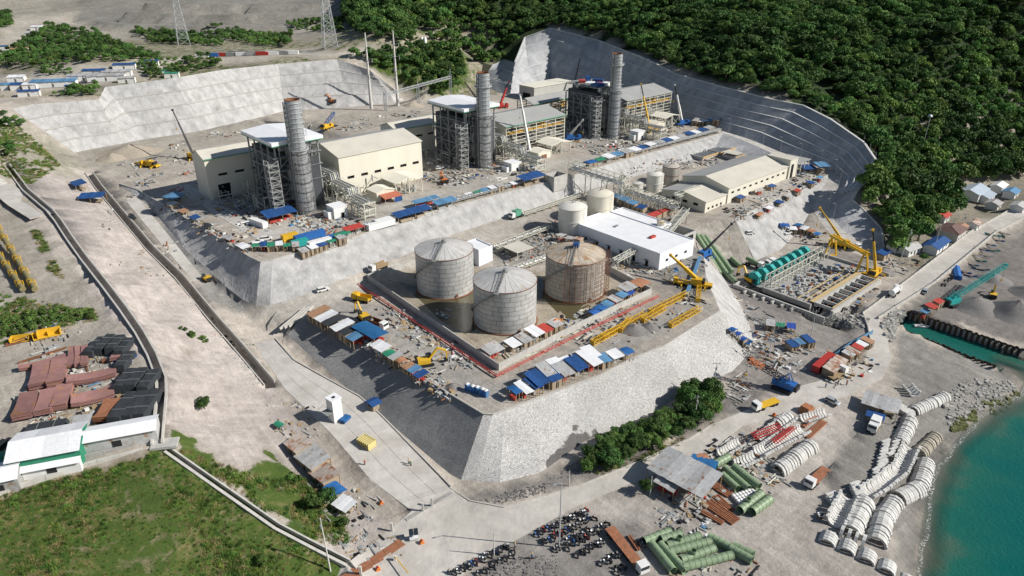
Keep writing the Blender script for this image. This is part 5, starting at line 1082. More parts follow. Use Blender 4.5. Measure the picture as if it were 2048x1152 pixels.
def car(loc, rz, label, mat, pickup=False):
    t = thing('parked_car', label, 'car', loc, rz); L = 4.5
    lo = MB(); prof = [(-2.25,.35),(2.2,.35),(2.25,.75),(1.9,.95),(-2.2,1.0),(-2.28,.7)]; lo.extr(prof,-.88,.88); part(t, 'body', lo, mat)
    part(t, 'cabin', MB().extr([(-.1 if pickup else -2.1,.95),(1.15,.92),(.45,1.55),(.1 if pickup else -1.75,1.6)],-.78,.78), glass); part(t, 'roof_panel', MB().bx(0 if pickup else -1.8,.5,-.74,.74,1.58,1.66), mat)
    for x in (-1.4,1.4):
        for y in (-.8,.8): part(t, 'wheel', wheel(.34,.22), None, (x,y,.34))
    return t
def truck(loc, rz, label, cabm, bed, bedm, L=8.5, cat='truck', trailer=False):
    t = thing('parked_truck', label, cat, loc, rz)
    part(t, 'cab', MB().extr([(L/2-2.0,.9),(L/2,.9),(L/2,1.9),(L/2-.25,3.0),(L/2-2.0,3.05)],-1.2,1.2), cabm); part(t, 'windscreen', MB().bx(L/2-.16,L/2+.02,-1.05,1.05,1.95,2.7), glass)
    part(t, 'chassis', MB().bx(-L/2,L/2-.3,-.5,.5,.7,1.0), paintk)
    if bed == 'flat': part(t, 'bed', MB().bx(-L/2-.2,L/2-2.4,-1.25,1.25,1.05,1.3), bedm)
    elif bed == 'box': part(t, 'cargo_box', MB().bx(-L/2,L/2-2.3,-1.25,1.25,1.05,3.5), bedm)
    elif bed == 'dump': 
        m = MB().bx(-L/2,L/2-2.4,-1.25,-1.1,1.1,2.6); m.bx(-L/2,L/2-2.4,1.1,1.25,1.1,2.6); m.bx(L/2-2.55,L/2-2.4,-1.1,1.1,1.1,2.9); m.bx(-L/2,L/2-2.55,-1.1,1.1,1.1,1.3); part(t, 'dump_body', m, bedm)
    elif bed == 'tank': part(t, 'tank', MB().cyl((-L/2,0,2.1),(L/2-2.4,0,2.1),1.15,n=16), bedm)
    elif bed == 'mixer': part(t, 'drum', MB().cyl((-L/2,0,2.9),(-.5,0,2.2),.8,1.25,n=14).cyl((-.5,0,2.2),(L/2-2.4,0,2.0),1.25,.8,n=14), bedm)
    n = 4 if L < 10 else 5
    for k in range(n):
        x = L/2-1.2 if k == 0 else -L/2+.8+(k-1)*1.3+(0 if k < 3 else L*.3)
        for y in (-1.05,1.05): part(t, 'wheel', wheel(.5,.3), None, (x,y,.5))
    return t
def digger(u, v, rz, label, mat, sc=1.0, boom=(3.4,3.6,5.6,1.0)):
    t = thing('excavator', label, 'excavator', Gd(u,v), rz); t.scale = (sc,sc,sc)
    for y in (-1.15,1.15): part(t, 'track', MB().extr([(-1.9,.2),(1.9,.2),(2.2,.5),(1.9,.9),(-1.9,.9),(-2.2,.5)],y-.3,y+.3), paintk)
    part(t, 'house', MB().bx(-2.3,1.2,-1.3,1.3,1.0,2.1), mat); part(t, 'cab', MB().bx(.1,1.6,.25,1.25,2.12,3.1), glass); part(t, 'counterweight', MB().bx(-2.7,-2.2,-1.25,1.25,1.0,2.2), paintk)
    part(t, 'boom', MB().bar((1,0,1.8),(boom[0],0,boom[1]+1.2),.45,.6).bar((boom[0],0,boom[1]+1.2),(boom[2],0,boom[1]),.4,.5), mat); part(t, 'stick', MB().bar((boom[2],0,boom[1]),(boom[2]+.3,0,boom[3]),.35,.4), mat); part(t, 'bucket', MB().box(boom[2],0,boom[3]-.2,.9,1.1,.8), paintk)
    return t
def head(u0, v0, u1, v1):
    a, b = Gd(u0,v0), Gd(u1,v1); return math.atan2(b.y-a.y, b.x-a.x)
def tip_at(u, v, y):
    d = ray(u,v); k = y/d.y; return O_+d*k
def mobile_crane(u, v, tu, tv, label, bodym, boomm, dy=0, lattice=False, tipm=None, L=10, rz=0, r=.42, crawler=False):
    p = Gd(u,v); t = thing('crane', label, 'crane', p, 0); c, s_ = math.cos(rz), math.sin(rz)
    def R_(x,y,z): return Vector((x*c-y*s_, x*s_+y*c, z))
    if crawler:
        for y in (-1.9,1.9): part(t, 'track', MB().box(*R_(0,y,.55),6,.9,1.1,rz=rz), paintk)
        part(t, 'house', MB().box(*R_(-.8,0,2.2),5.5,3,2,rz=rz), bodym); part(t, 'cab', MB().box(*R_(2.6,1.1,2.3),1.4,1.2,1.9,rz=rz), bodym); part(t, 'counterweight', MB().box(*R_(-4,0,2.1),1,3,1.6,rz=rz), paintk)
        m = MB()
        for y in (-1,1): m.bar(R_(-2.4,y,3.2),R_(-1,y*.5,6.2),.22); m.bar(R_(1.4,y,3.2),R_(-1,y*.5,6.2),.18)
        part(t, 'gantry', m, bodym)
    else:
        part(t, 'carrier', MB().box(*R_(0,0,1.15),L,2.6,.9,rz=rz), bodym); part(t, 'driver_cab', MB().box(*R_(L/2-.9,0,2.2),1.7,2.4,1.3,rz=rz), bodym); part(t, 'superstructure', MB().box(*R_(-1.2,.2,2.5),4,2.3,1.7,rz=rz), bodym); part(t, 'counterweight', MB().box(*R_(-3.6,.1,2.5),1.2,2.5,1.3,rz=rz), paintk)
        for k in range(5):
            for y in (-1.15,1.15): o = part(t, 'wheel', wheel(.6,.35), None, R_(-L/2+1+k*(L-2)/4,y,.6), rz)
        m = MB()
        for x in (-L*.32,L*.28):
            m.box(*R_(x,0,.9),.35,6.4,.3,rz=rz)
            for y in (-3.1,3.1): m.box(*R_(x,y,.45),.5,.5,.9,rz=rz)
        part(t, 'outrigger', m, bodym)
    b0 = R_(-1.0,0,3.2); tp = tip_at(tu,tv,p.y+dy)-p; d = tp-b0
    if lattice: part(t, 'boom', MB().truss(b0, b0+d*(.62 if tipm else 1), 1.5, 1.5, max(6,int(d.length/1.6)), .16), boomm)
    else:
        part(t, 'boom', MB().bar(b0, b0+d*.42, r*2, r*2.3), boomm); part(t, 'boom_extension', MB().bar(b0+d*.40, b0+d*.72, r*1.5, r*1.8), boomm); part(t, 'boom_extension', MB().bar(b0+d*.70, b0+d, r*1.1, r*1.3), tipm or boomm)
    if lattice and tipm: part(t, 'boom_tip', MB().truss(b0+d*.62, b0+d, 1.3, 1.3, max(4,int(d.length/4)), .16), tipm)
    hk = b0+d; part(t, 'boom_head', MB().box(*hk,.9,.9,.9), boomm)
    drop = min(4+hk.z*.25, max(.5,(hk.z)*.8)); part(t, 'hoist_rope', MB().cyl(hk,hk-Vector((0,0,drop)),.05,n=4), paintk); part(t, 'hook_block', MB().box(hk.x,hk.y,hk.z-drop,.5,.4,.8), painty)
    return t
mobile_crane(1385,572,1341,510,'large yellow mobile crane beside the white building',painty,painty,8,L=14,rz=2.85,r=.55)
mobile_crane(1409,515,1463,448,'black crane boom leaning over the earth cliff',paintb,paintk,12,L=7,rz=.8,r=.35)
mobile_crane(1677,493,1640,416,'yellow crane with thin boom by the curving hill road',painty,painty,5,L=9,rz=2.6,r=.4)
mobile_crane(1749,552,1746,460,'yellow crane with upright dark boom beside the gantry',painty,painty,2,tipm=paintk,L=8,rz=.8,r=.45)
mobile_crane(1905,610,2013,530,'teal crawler crane with long lattice boom on the beach fill',paintt,paintt,14,lattice=True,crawler=True,rz=.4)
mobile_crane(1566,778,1497,718,'blue crawler crane with black lattice boom and orange tip',paintb,paintk,6,lattice=True,tipm=painto,crawler=True,rz=2.4)
mobile_crane(1062,312,1040,190,'white telescopic crane before the half built turbine hall',paintw,paintw,4,L=9,rz=.7,r=.55)
mobile_crane(1143,280,1166,240,'blue and white crane beside the third boiler tower',paintb,paintw,-3,L=11,rz=.2,r=.55)
mobile_crane(1004,216,1018,163,'red crane with black boom behind the second stack',paintr,paintr,4,tipm=paintk,L=9,rz=.5,r=.55)
mobile_crane(1148,190,1160,118,'blue crane with dark boom under the benched wall',paintb,paintk,6,L=9,rz=.5,r=.5)
mobile_crane(1301,264,1282,168,'yellow crane with black boom before the third hall',painty,painty,6,tipm=paintk,L=9,rz=.5,r=.4)
mobile_crane(1365,250,1350,170,'white boomed crane with black extension at the hill road end',paintb,paintw,4,tipm=paintk,L=10,rz=.5,r=.5)
mobile_crane(386,318,345,220,'black boomed crane behind the first cream hall',painty,paintk,10,L=8,rz=2.4,r=.42)
mobile_crane(955,205,930,165,'dark crane behind the second boiler roof',painty,paintk,4,L=8,rz=1,r=.4)
mobile_crane(655,258,668,225,'slim lattice crane on the raised laydown platform',painty,paintb,3,lattice=True,L=8,rz=1)
mobile_crane(300,334,272,326,'folded yellow crane parked at the back of the terrace',painty,painty,6,L=11,rz=2.8,r=.6)
digger(728,640,2.2,'yellow excavator on the tank terrace rim road',painty,1.1); digger(852,730,.3,'yellow excavator reaching over the stone wall rim',painty,1.1); digger(664,206,2.5,'small orange excavator on the raised platform',painto,1.2); digger(889,366,2,'orange excavator between the first two turbine halls',painto,1.0); digger(1498,565,2.0,'yellow excavator digging beside the buried green pipe',painty,1.2); digger(415,562,2.4,'yellow wheel loader on the unfinished side road',painty,.9,(2.6,.6,3.4,.6)); digger(1985,595,1,'yellow excavator between the beach gravel heaps',painty,.9); digger(1097,660,.6,'orange boom lift inside the bund',painto,.9,(3,2.2,6,4)); digger(600,235,2,'yellow excavator by the stacked crates',painty,1.1)
# --- trucks and cars
def tr2(u0,v0,u1,v1,label,*a,**k):
    p, q = Gd(u0,v0), Gd(u1,v1); return truck((p+q)/2, math.atan2(p.y-q.y,p.x-q.x), label, *a, **k)
tr2(1283,1143,1225,1072,'white cab lorry with long empty rusty trailer beside the motorcycles',paintw,'flat',rustbed,L=14.5)
tr2(1612,980,1652,943,'white cab lorry with rust brown flat deck on the beach track',paintw,'flat',rustbed,L=10)
tr2(1498,826,1560,803,'white cab lorry carrying a yellow load by the stone wall',paintw,'flat',painty,L=9.5)
tr2(1800,578,1776,600,'white tanker truck on the coast road',paintw,'tank',paintw,L=8)
tr2(1690,745,1658,762,'white truck with red crane arm beside the rusty container',paintw,'flat',woodm,L=8)
tr2(742,548,772,532,'white dump truck below the sunlit shotcrete wall',paintw,'dump',woodm,L=8)
tr2(1020,440,1040,432,'green and white truck at the foot of the shotcrete wall',paintw,'box',greenp,L=6)
tr2(1518,537,1498,530,'cement mixer truck by the penstock foot',paintw,'mixer',oliv,L=8)
tr2(1740,870,1752,848,'small white box van near the tin roofed beach hut',paintw,'box',whitep,L=5.5)
tr2(712,600,735,605,'yellow dump truck at the corner of the bund',painty,'dump',painty,L=7)
tr2(768,660,748,652,'grey dump truck beside the blue tarp shelters',paintw,'dump',rust,L=7)
tr2(1712,500,1695,490,'white lorry parked by the gantry crane',paintw,'flat',paintb,L=8); tr2(1530,535,1550,530,'small white truck at the pump pit edge',paintw,'box',whitep,L=5); tr2(650,262,672,252,'dark blue lorry on the laydown platform road',paintb,'flat',paintk,L=9)
for u,v,r_,lab,mt,pk in [(1664,806,-.85,'silver car on the dirt track above the arches',paints,0),(646,582,.6,'white car where the dirt roads meet',paintw,0),(515,486,.7,'white pickup at the terrace corner',paintw,1),(533,480,.4,'white van parked by the yellow container',paintw,0),(10,892,1.3,'black car beside the green netting',paintk,0),(1606,352,.6,'silver car parked beyond the warehouse',paints,0),(1620,347,.5,'white car parked beyond the warehouse',paintw,0),(505,448,.6,'white pickup on the power terrace lane',paintw,1),(265,437,-.8,'dark car on the concrete side road',paintk,0),(1500,468,.3,'white car beside tarps at the slope foot',paintw,0),(1575,468,.6,'white pickup below the warehouse slope',paintw,1),(430,268,.4,'white pickup on the rear terrace',paintw,1),(880,338,.5,'white car between the halls',paintw,0),(1240,300,.6,'white car on the power terrace road',paintw,0),(1850,585,.9,'grey car on the coast road',paints,0)]: car(Gd(u,v), r_, lab, mt, pk)
# --- motorcycles
bikes = []
def bike_proto(mat):
    t = thing('motorcycle', 'x', 'motorcycle', (0,0,0)); part(t, 'frame', MB().extr([(-.75,.55),(.2,.45),(.55,.7),(.62,1.0),(.4,.95),(.1,.75),(-.8,.85)],-.16,.16), mat); part(t, 'seat', MB().bx(-.75,.05,-.14,.14,.82,.93), paintk)
    m = MB().bar((.5,-.36,1.05),(.5,.36,1.05),.05); m.bar((.55,0,.95),(.78,0,.35),.07); part(t, 'handlebar', m, paintk)
    for x in (-.65,.68): part(t, 'wheel', wheel(.31,.13), None, (x,0,.31))
    return t
protos = [bike_proto(m) for m in (paintk,gsteel,paintb,paintr,paintw,paints,paintk)]; used = [False]*7; nbk = 0
for (u0,v0),(u1,v1),n,hd in [((1073,1070),(1176,1022),21,1.9),((1090,1086),(1188,1036),19,1.9),((1136,1096),(1215,1052),15,1.9),((1112,1100),(1176,1064),12,1.9),((1150,1112),(1205,1086),10,1.9),((905,1150),(1018,1094),22,2.0),((960,1148),(1030,1108),8,2.0),((1205,1128),(1255,1102),10,1.9),((1230,1145),(1265,1126),6,1.9),((1278,1092),(1345,1060),14,1.9),((1884,572),(1908,552),8,.4)]:
    a, b = Gd(u0,v0), Gd(u1,v1)
    for k in range(n):
        if rnd.random() < .08: continue
        p = a.lerp(b,(k+rnd.uniform(-.3,.3))/max(n-1,1))+Vector((rnd.uniform(-.3,.3),rnd.uniform(-.5,.5),0)); p.z = gz_at(p.x,p.y); j = rnd.choice((0,0,1,1,6,6,2,3,4,5)); hdg = math.atan2(b.y-a.y,b.x-a.x)+PI/2+rnd.uniform(-.45,.45)
        lab = '%s motorcycle in the crowded roadside parking rows' % ('black','dark','blue','red','white','grey','black')[j]; grp = '%s parked motorcycles' % ('black','dark','blue','red','white','grey','black')[j]
        if used[j]: clone(protos[j], p, hdg, lab, grp)
        else: used[j] = True; o = protos[j]; o.location = p; o.rotation_euler = (0,0,hdg); o['label'] = lab; o['group'] = grp
# --- poles and masts
polem = M('pole_concrete', (.55,.54,.50), var=.1, scale=1, rough=.8); galv = M('bright_galvanised', (.52,.54,.55), var=.12, scale=1, rough=.45, metal=.4)
def pole(u, v, h, label, arm=True, lamp=False, lean=(0,0), r=.16, group=None, p=None):
    p = p or Gd(u,v); t = thing('lamp_post' if lamp else 'utility_pole', label, 'lamp post' if lamp else 'utility pole', p, 0, group); tp = Vector((lean[0],lean[1],h))
    part(t, 'pole', MB().cyl((0,0,-.5),tp,r,r*.55,n=8), galv if lamp else polem)
    if lamp: part(t, 'arm', MB().bar(tp,tp+Vector((-1.4,-.6,.3)),.09), galv); part(t, 'lamp_head', MB().box(tp.x-1.5,tp.y-.65,tp.z+.3,.7,.3,.14,rz=.4), paints)
    elif arm: part(t, 'crossarm', MB().bar(tp-Vector((1.1,0,.6)),tp+Vector((1.1,0,-.6)),.12), gsteel); part(t, 'insulator', MB().cyl(tp-Vector((1,0,.5)),tp-Vector((1,0,.2)),.07,n=6).cyl(tp-Vector((-1,0,.5)),tp-Vector((-1,0,.2)),.07,n=6), paintk); part(t, 'transformer', MB().cyl(tp-Vector((0,.35,2.6)),tp-Vector((0,.35,1.7)),.28,n=8), gsteel)
    return t
pole(661,1142,15,'leaning grey utility pole at the edge of the grass field',lean=(-.6,.4),r=.2)
pole(1118,1095,19,'tall grey lamp mast in the middle of the motorcycle park',lamp=True,r=.2)
pole(988,1110,7,'short utility pole behind the parked motorcycles by the road',arm=False); pole(1138,972,5,'short post at the foot of the sunlit stone wall',arm=False); pole(1388,848,10,'utility pole among the roadside trees'); pole(1424,790,12,'utility pole beyond the big roadside tree'); pole(1537,718,12,'grey pole beside the blue fence'); pole(1797,528,16,'tall utility pole by the coast road huts',lean=(2.2,.5)); pole(1868,500,12,'utility pole behind the brown roofed house'); pole(1620,680,12,'slim pole in front of the pump pit'); pole(1920,470,11,'utility pole along the village stretch of coast road'); pole(1300,990,6,'short pole beside the small roadside tree',arm=False)
rb = LN['rear_base'][7:]
for k in range(13):
    t_ = (k+.5)/13; p = along(rb, par(rb), t_)
    pole(0,0,8.5,'slim street lamp along the hill road under the benched wall',lamp=True,r=.09,group='hill road lamps',p=p+(along(br_l,par(br_l),t_)-p).normalized()*.8)
for k in range(14):
    a, b = LN['rear_top'][3+k*11//14], LN['rear_top'][4+k*11//14]; p = a.lerp(b,(k*.37)%1)
    t = tag(put('fence_post', MB().bar((0,0,-.4),(0,0,3.2),.12), galv, None, p+Vector((1,1,0))), 'thin post on the rim of the benched wall', 'fence post', 'rim posts')
def lattice_tower(u, v, h, w, label, arms=True, p=None):
    p = p or Gd(u,v); t = thing('pylon', label, 'pylon', p, .5); n = 12
    def cor(z): s_ = w/2*(1-z/h*.86); return [Vector((a*s_,b*s_,z)) for a,b in ((-1,-1),(1,-1),(1,1),(-1,1))]
    for i in range(4): part(t, 'leg', MB().bar(cor(0)[i],cor(h)[i],.35), galv)
    m = MB()
    for k in range(n):
        z0, z1 = h*(1-(1-k/n)**1.25)*1.0, h*(1-(1-(k+1)/n)**1.25)
        c0_, c1_ = cor(z0), cor(z1)
        for i in range(4): j = (i+1)%4; m.bar(c0_[i],c1_[j],.18); m.bar(c0_[j],c1_[i],.18); m.bar(c1_[i],c1_[j],.16)
    part(t, 'lattice', m, galv)
    if arms:
        for z in (.68,.8,.92): m = MB().truss((-w*.55,0,h*z),(w*.55,0,h*z),.9,.9,8,.16); part(t, 'crossarm', m, galv)
    return t
lattice_tower(368,90,52,9,'lattice power pylon in front of the quarry slope'); lattice_tower(660,96,52,10,'lattice power pylon above the white cut wall, by the forest')
for k, (u, v) in enumerate(((743,220),(796,212))):
    t = thing('monopole', ('tall white monopole by the end of the raised platform','tall white monopole beside the switchyard gantry')[k], 'power pole', P(u,v,28), 0); part(t, 'shaft', MB().cyl((0,0,-.3),(0,0,50),1.15,.4,n=14), polem)
    for j, z in enumerate((24,33,41)): part(t, 'arm', MB().bar((0,0,z),(3.6,-1.2,z+.9),.25), galv); part(t, 'insulator', MB().cyl((3.6,-1.2,z+.9),(3.3,-1.1,z-1.6),.14,n=6), polem); part(t, 'arm', MB().bar((0,0,z),(-3.6,1.2,z+.9),.25), galv)
t = thing('switchyard_gantry', 'galvanised lattice gantry of the switchyard behind the second hall', 'gantry', P(773,236,28), 0); g0 = P(773,236,28)
for u, v in ((773,236),(838,222),(902,196)): p = P(u,v,28)-g0; part(t, 'column', MB().truss(p,p+Vector((0,0,17)),1.6,1.6,10,.2), galv); part(t, 'spike', MB().cyl(p+Vector((0,0,17)),p+Vector((0,0,22)),.25,.05,n=6), galv)
a, b = P(773,236,28)-g0, P(902,196,28)-g0; part(t, 'beam', MB().truss(a+Vector((0,0,15)),b+Vector((0,0,15)),1.5,1.5,26,.2), galv)
t = thing('mast', 'thin mast with a round head standing in the dark forest', 'mast', Gd(1842,302), 0); part(t, 'shaft', MB().cyl((0,0,0),(.6,0,20),.2,.12,n=8), galv); part(t, 'head', MB().lathe([(.01,19.4),(1.2,19.8),(1.5,20.4),(.9,21.2),(.01,21.5)],12), galv)
t = thing('water_tank', 'white twin cylinder tank on the forest hill', 'tank', Gd(848,100), 0)
for x in (-1.2,1.2): part(t, 'cylinder', MB().lathe([(1.2,0),(1.2,9),(.01,10)],16,(x,0)), whitep)
# overhead wires
def wire(a, b, sag, label):
    m = MB(); n = 14; pr = None
    for k in range(n+1):
        f = k/n; p = a.lerp(b,f)-a-Vector((0,0,4*sag*f*(1-f)))
        if pr is not None: m.bar(pr,p,.022)
        pr = p
    tag(put('overhead_wire', m, paintk, None, a), label, 'wire', 'roadside overhead wires')
pa, pb_, pc = Gd(661,1142)+Vector((-.6,.4,14.4)), Gd(1118,1095)+Vector((0,0,12)), Gd(1388,848)+Vector((0,0,9.4))
for k in range(3): o = Vector((k*.5-.5,0,-k*.35)); wire(pa+o,pc+o,3,'thin dark overhead wire crossing above the shore road')
# people
skin = M('skin', (.35,.2,.13), var=.05, scale=2); 
def person(u, v, label, top, leg=None, rz=0):
    leg = leg or paintk; t = thing('person', label, 'person', Gd(u,v), rz)
    b = MB(); b.lathe([(.02,.8),(.17,.82),(.19,1.0),(.17,1.15),(.22,1.38),(.14,1.48),(.07,1.52),(.065,1.58),(.11,1.64),(.12,1.72),(.09,1.8),(.01,1.83)],10)
    for y in (-.09,.09): b.cyl((0,y,.85),(.02,y*1.1,.45),.095,.07,n=8); b.cyl((.02,y*1.1,.45),(-.02,y*1.2,.04),.07,.05,n=8); b.box(.06,y*1.2,.04,.26,.1,.08)
    for s_ in (-1,1): b.cyl((0,s_*.2,1.4),(.04,s_*.27,1.1),.055,.045,n=7); b.cyl((.04,s_*.27,1.1),(.14,s_*.25,.86),.045,.035,n=7)
    part(t, 'body', b, skin); part(t, 'shirt', MB().lathe([(.18,.86),(.205,1.0),(.19,1.15),(.24,1.37),(.16,1.49)],10), top); part(t, 'trousers', MB().cyl((0,-.09,.9),(0,-.11,.15),.115,.08,n=8).cyl((0,.09,.9),(0,.11,.15),.115,.08,n=8), leg); part(t, 'helmet', MB().lathe([(.16,1.72),(.15,1.8),(.08,1.88),(.01,1.89)],10), painty)
    return t
for u,v,lab,mt in [(818,928,'person in a white shirt walking on the concrete ramp',whitep),(822,932,'person in a green shirt beside the ramp walker',greenp),(1064,1118,'person in dark clothes at the motorcycle park edge',paintb),(1651,775,'person in blue on the dirt road',paintb),(1676,768,'person in dark clothes crossing the dirt road',paintk),(1693,770,'person riding pillion pose beside the dirt road',paintr),(1030,1096,'person in grey near the parked motorcycles',paints),(1245,485,'person in orange beside the white building',painto),(952,640,'person in dark clothes standing in the bund puddle',paintk),(1260,512,'person in blue at the white building door',paintb),(730,930,'person in red at the edge of the ramp',paintr),(880,565,'person in white between the fuel tanks',whitep)]: person(u,v,lab,mt,rz=rnd.uniform(0,6))
# ---------------------------------------------------------------- sheds, containers, yards
tin = M('corrugated_tin', (.46,.46,.45), var=.2, scale=.8, rough=.55, metal=.2, rand=.18, col2=(.30,.18,.11), scale2=.5, fac2=(.58,.72))
rtin = M('rusty_tin', (.42,.36,.31), var=.25, scale=.8, rough=.75, rand=.2, col2=(.28,.12,.06), scale2=.45, fac2=(.48,.62))
tarpb = M('blue_tarp', (.025,.105,.32), var=.25, scale=1.5, rough=.6, rand=.25, hue=.02); tarpl = M('light_blue_tarp', (.10,.23,.38), var=.2, scale=1.5, rough=.6, rand=.2); tarpg = M('green_tarp', (.03,.22,.13), var=.2, scale=1.5, rough=.6); tarpw = M('white_tarp', (.70,.71,.72), var=.12, scale=1.5, rough=.6, rand=.1); tarpk = M('black_net', (.035,.04,.045), var=.3, scale=2, rough=.85); tarpo = M('orange_tarp', (.42,.20,.11), var=.2, scale=1.5, rough=.6); browns = M('brown_sheet', (.38,.22,.13), var=.25, scale=1.2, rough=.8); ply = M('plywood', (.33,.265,.19), var=.2, scale=1.2, rough=.85, rand=.15)
ROOF = dict(b=(bluet,'blue sheet'),l=(tarpl,'light blue sheet'),w=(tarpw,'white'),t=(tin,'grey tin'),r=(rtin,'rusty tin'),k=(tarpk,'black net'),g=(tarpg,'green tarp'),o=(tarpo,'orange tarp'),n=(browns,'brown sheet'),R=(redp,'red'),B=(tarpb,'bright blue tarp'))
def shed(u, v, L, D, H, rz, rc, label, open_=True, wall=None, pitch=.12, group=None, name='worker_shed', nsheet=None):
    p = Gd(u,v); t = thing(name, label, 'shed', p, rz, group); mt = ROOF[rc][0]
    n = nsheet or max(2,int(L/1.6)); g = random.Random(int(u*7+v))
    if rc in 'Bgok':
        nx, ny = 9, 5; vs = []
        for j in range(ny):
            for i in range(nx): vs.append((-L/2+L*i/(nx-1),-D/2+D*j/(ny-1),H+.35*math.sin(j/(ny-1)*PI)+g.uniform(-.14,.14)))
        part(t, 'tarp_roof', MB().add(vs,[(j*nx+i,j*nx+i+1,(j+1)*nx+i+1,(j+1)*nx+i) for j in range(ny-1) for i in range(nx-1)],True), mt)
    else:
        for k in range(n):
            dz = g.uniform(-.03,.05); x0, x1 = -L/2+L*k/n-.03, -L/2+L*(k+1)/n+.03
            e = g.uniform(0,.25)
            vs = [(x0,-D/2-e,H+dz),(x1,-D/2-e,H+dz),(x1,D/2+e,H+dz+D*pitch),(x0,D/2+e,H+dz+D*pitch)]
            part(t, 'roof_sheet', MB().add(vs+[(a,b,c+.06) for a,b,c in vs],[(3,2,1,0),(4,5,6,7),(0,1,5,4),(1,2,6,5),(2,3,7,6),(3,0,4,7)]), mt)
    for x in (-L/2+.15,0,L/2-.15):
        for y in (-D/2+.15,D/2-.15): part(t, 'post', MB().bx(x-.07,x+.07,y-.07,y+.07,-.4,H+(D*pitch if y>0 and rc not in 'Bgok' else 0)), woodm)
    if open_ is False: part(t, 'wall', MB().bx(-L/2+.25,L/2-.25,-D/2+.25,D/2-.25,-.4,H-.15), wall or ply); part(t, 'door', MB().bx(-.4,.5,-D/2+.17,-D/2+.22,0,1.9), paintk)
    else: part(t, 'stored_goods', MB().box(-L*.2,0,.5,L*.35,D*.5,1.0).box(L*.22,D*.1,.4,L*.3,D*.4,.8,rz=.3), (ply,steel,redp)[g.randrange(3)])
    return t
def container(u, v, rz, mat, label, L=6.06, group=None, p=None):
    p = p or Gd(u,v); t = thing('shipping_container', label, 'container', p, rz, group); m = MB(); n = int(L/.3); W = 1.22
    pr = []
    for k in range(n+1): pr.append((-L/2+L*k/n, -W+(.0 if k%2 else .07)))
    vs = [(x,y,.1) for x,y in pr]+[(x,y,2.5) for x,y in pr]; q = n+1; m.add(vs,[(k,k+1,q+k+1,q+k) for k in range(n)]); vs = [(x,-y,.1) for x,y in pr]+[(x,-y,2.5) for x,y in pr]; m.add(vs,[(k+1,k,q+k,q+k+1) for k in range(n)])
    part(t, 'side_panels', m, mat); part(t, 'roof', MB().bx(-L/2,L/2,-W,W,2.45,2.59), mat); part(t, 'floor', MB().bx(-L/2,L/2,-W,W,0,.12), paintk); part(t, 'end_wall', MB().bx(-L/2-.02,-L/2+.05,-W,W,.1,2.5), mat)
    for y in (-.6,.6): part(t, 'door', MB().bx(L/2-.05,L/2+.02,y-.58,y+.58,.12,2.45), mat)
    return t
def row_sheds(p0, p1, specs, D, H, where, rz=None, jit=.3):
    a, b = Gd(*p0), Gd(*p1); rz = math.atan2(b.y-a.y,b.x-a.x) if rz is None else rz; n = len(specs); Ls = (b-a).length/n; cnt = {}
    for k, c in enumerate(specs):
        if c == '.': continue
        p = a.lerp(b,(k+.5)/n); d = (_c*p.y-_s*(p.z-CH)); u = 1024+FPX*p.x/d; v = 576-FPX*(_s*p.y+_c*(p.z-CH))/d
        shed(u+rnd.uniform(-1,1),v,Ls*rnd.uniform(.82,.98),D*rnd.uniform(.8,1.15),H*rnd.uniform(.85,1.15),rz+rnd.uniform(-.05,.05),c,'%s roofed worker shed %s'%(ROOF[c][1],where),open_=rnd.random()<.6,group='%s sheds %s'%(ROOF[c][1],where))
shed(825,437,17,5,3,ANG,'b','long dark blue roofed shed on the power terrace rim by the white wall',pitch=.15); shed(890,415,11,4.5,2.8,ANG,'l','mid blue roofed shed next to the long dark blue one',pitch=.15); shed(1062,367,14,6,3.4,ANG,'b','dark blue roofed shed beside the concrete chamber',pitch=.15)
shed(708,468,8,4,2.6,ANG,'R','bright red roofed hut on the terrace rim'); shed(684,479,7,4,2.4,ANG,'g','green tarp hut beside the bright red roof'); shed(560,440,13,7,3.2,ANG,'b','blue roofed shelter in front of the lagged stack',pitch=.15); shed(852,410,13,3.5,2.4,ANG,'l','low blue sheet shelter before the open canopy'); shed(160,378,9,5,2.8,-.8,'b','blue roofed shelter on the sandy slope top'); shed(187,404,10,6,2.8,.2,'b','second blue roofed shelter by the open trench'); shed(350,404,8,6,2.6,-.6,'l','blue canopy over stores at the shaded wall rim')
container(762,455,ANG,whitep,'long white container office between the red and blue roofs',12.2); container(620,478,ANG,paintb,'dark blue container at the terrace corner',12.2); container(580,480,ANG,painty,'yellow container at the terrace corner'); container(518,452,2.5,whitep,'white container with dark blue top on the terrace',9); container(770,448,ANG,whitep,'white container behind the container office',9); container(640,492,ANG,whitep,'white cabin on the rim beside the dark blue container',9); container(660,484,ANG,paintb,'blue cabin on the rim by the dark blue container',6); container(600,492,ANG,paintt,'teal cabin among the green tarps at the corner')
row_sheds((505,500),(600,500),'gbgwgt',4,2.2,'at the shaded corner of the power terrace',0.3); row_sheds((600,515),(690,483),'twbgt',3.4,2.2,'along the power terrace rim near the blue container'); row_sheds((915,402),(1035,372),'twglwt.w',3.2,2.1,'on the rim between the two blue sheds')
row_sheds((1170,336),(1425,262),'Bgwltwbwtbwtbwbt',5,2.4,'on the rim above the warehouse wall'); row_sheds((1385,250),(1440,248),'twlt',6,2.6,'at the top of the hill road')
row_sheds((330,405),(495,505),'.t.n.b.k..t.w',3,1.6,'beside the rail along the shaded rim',-.75)
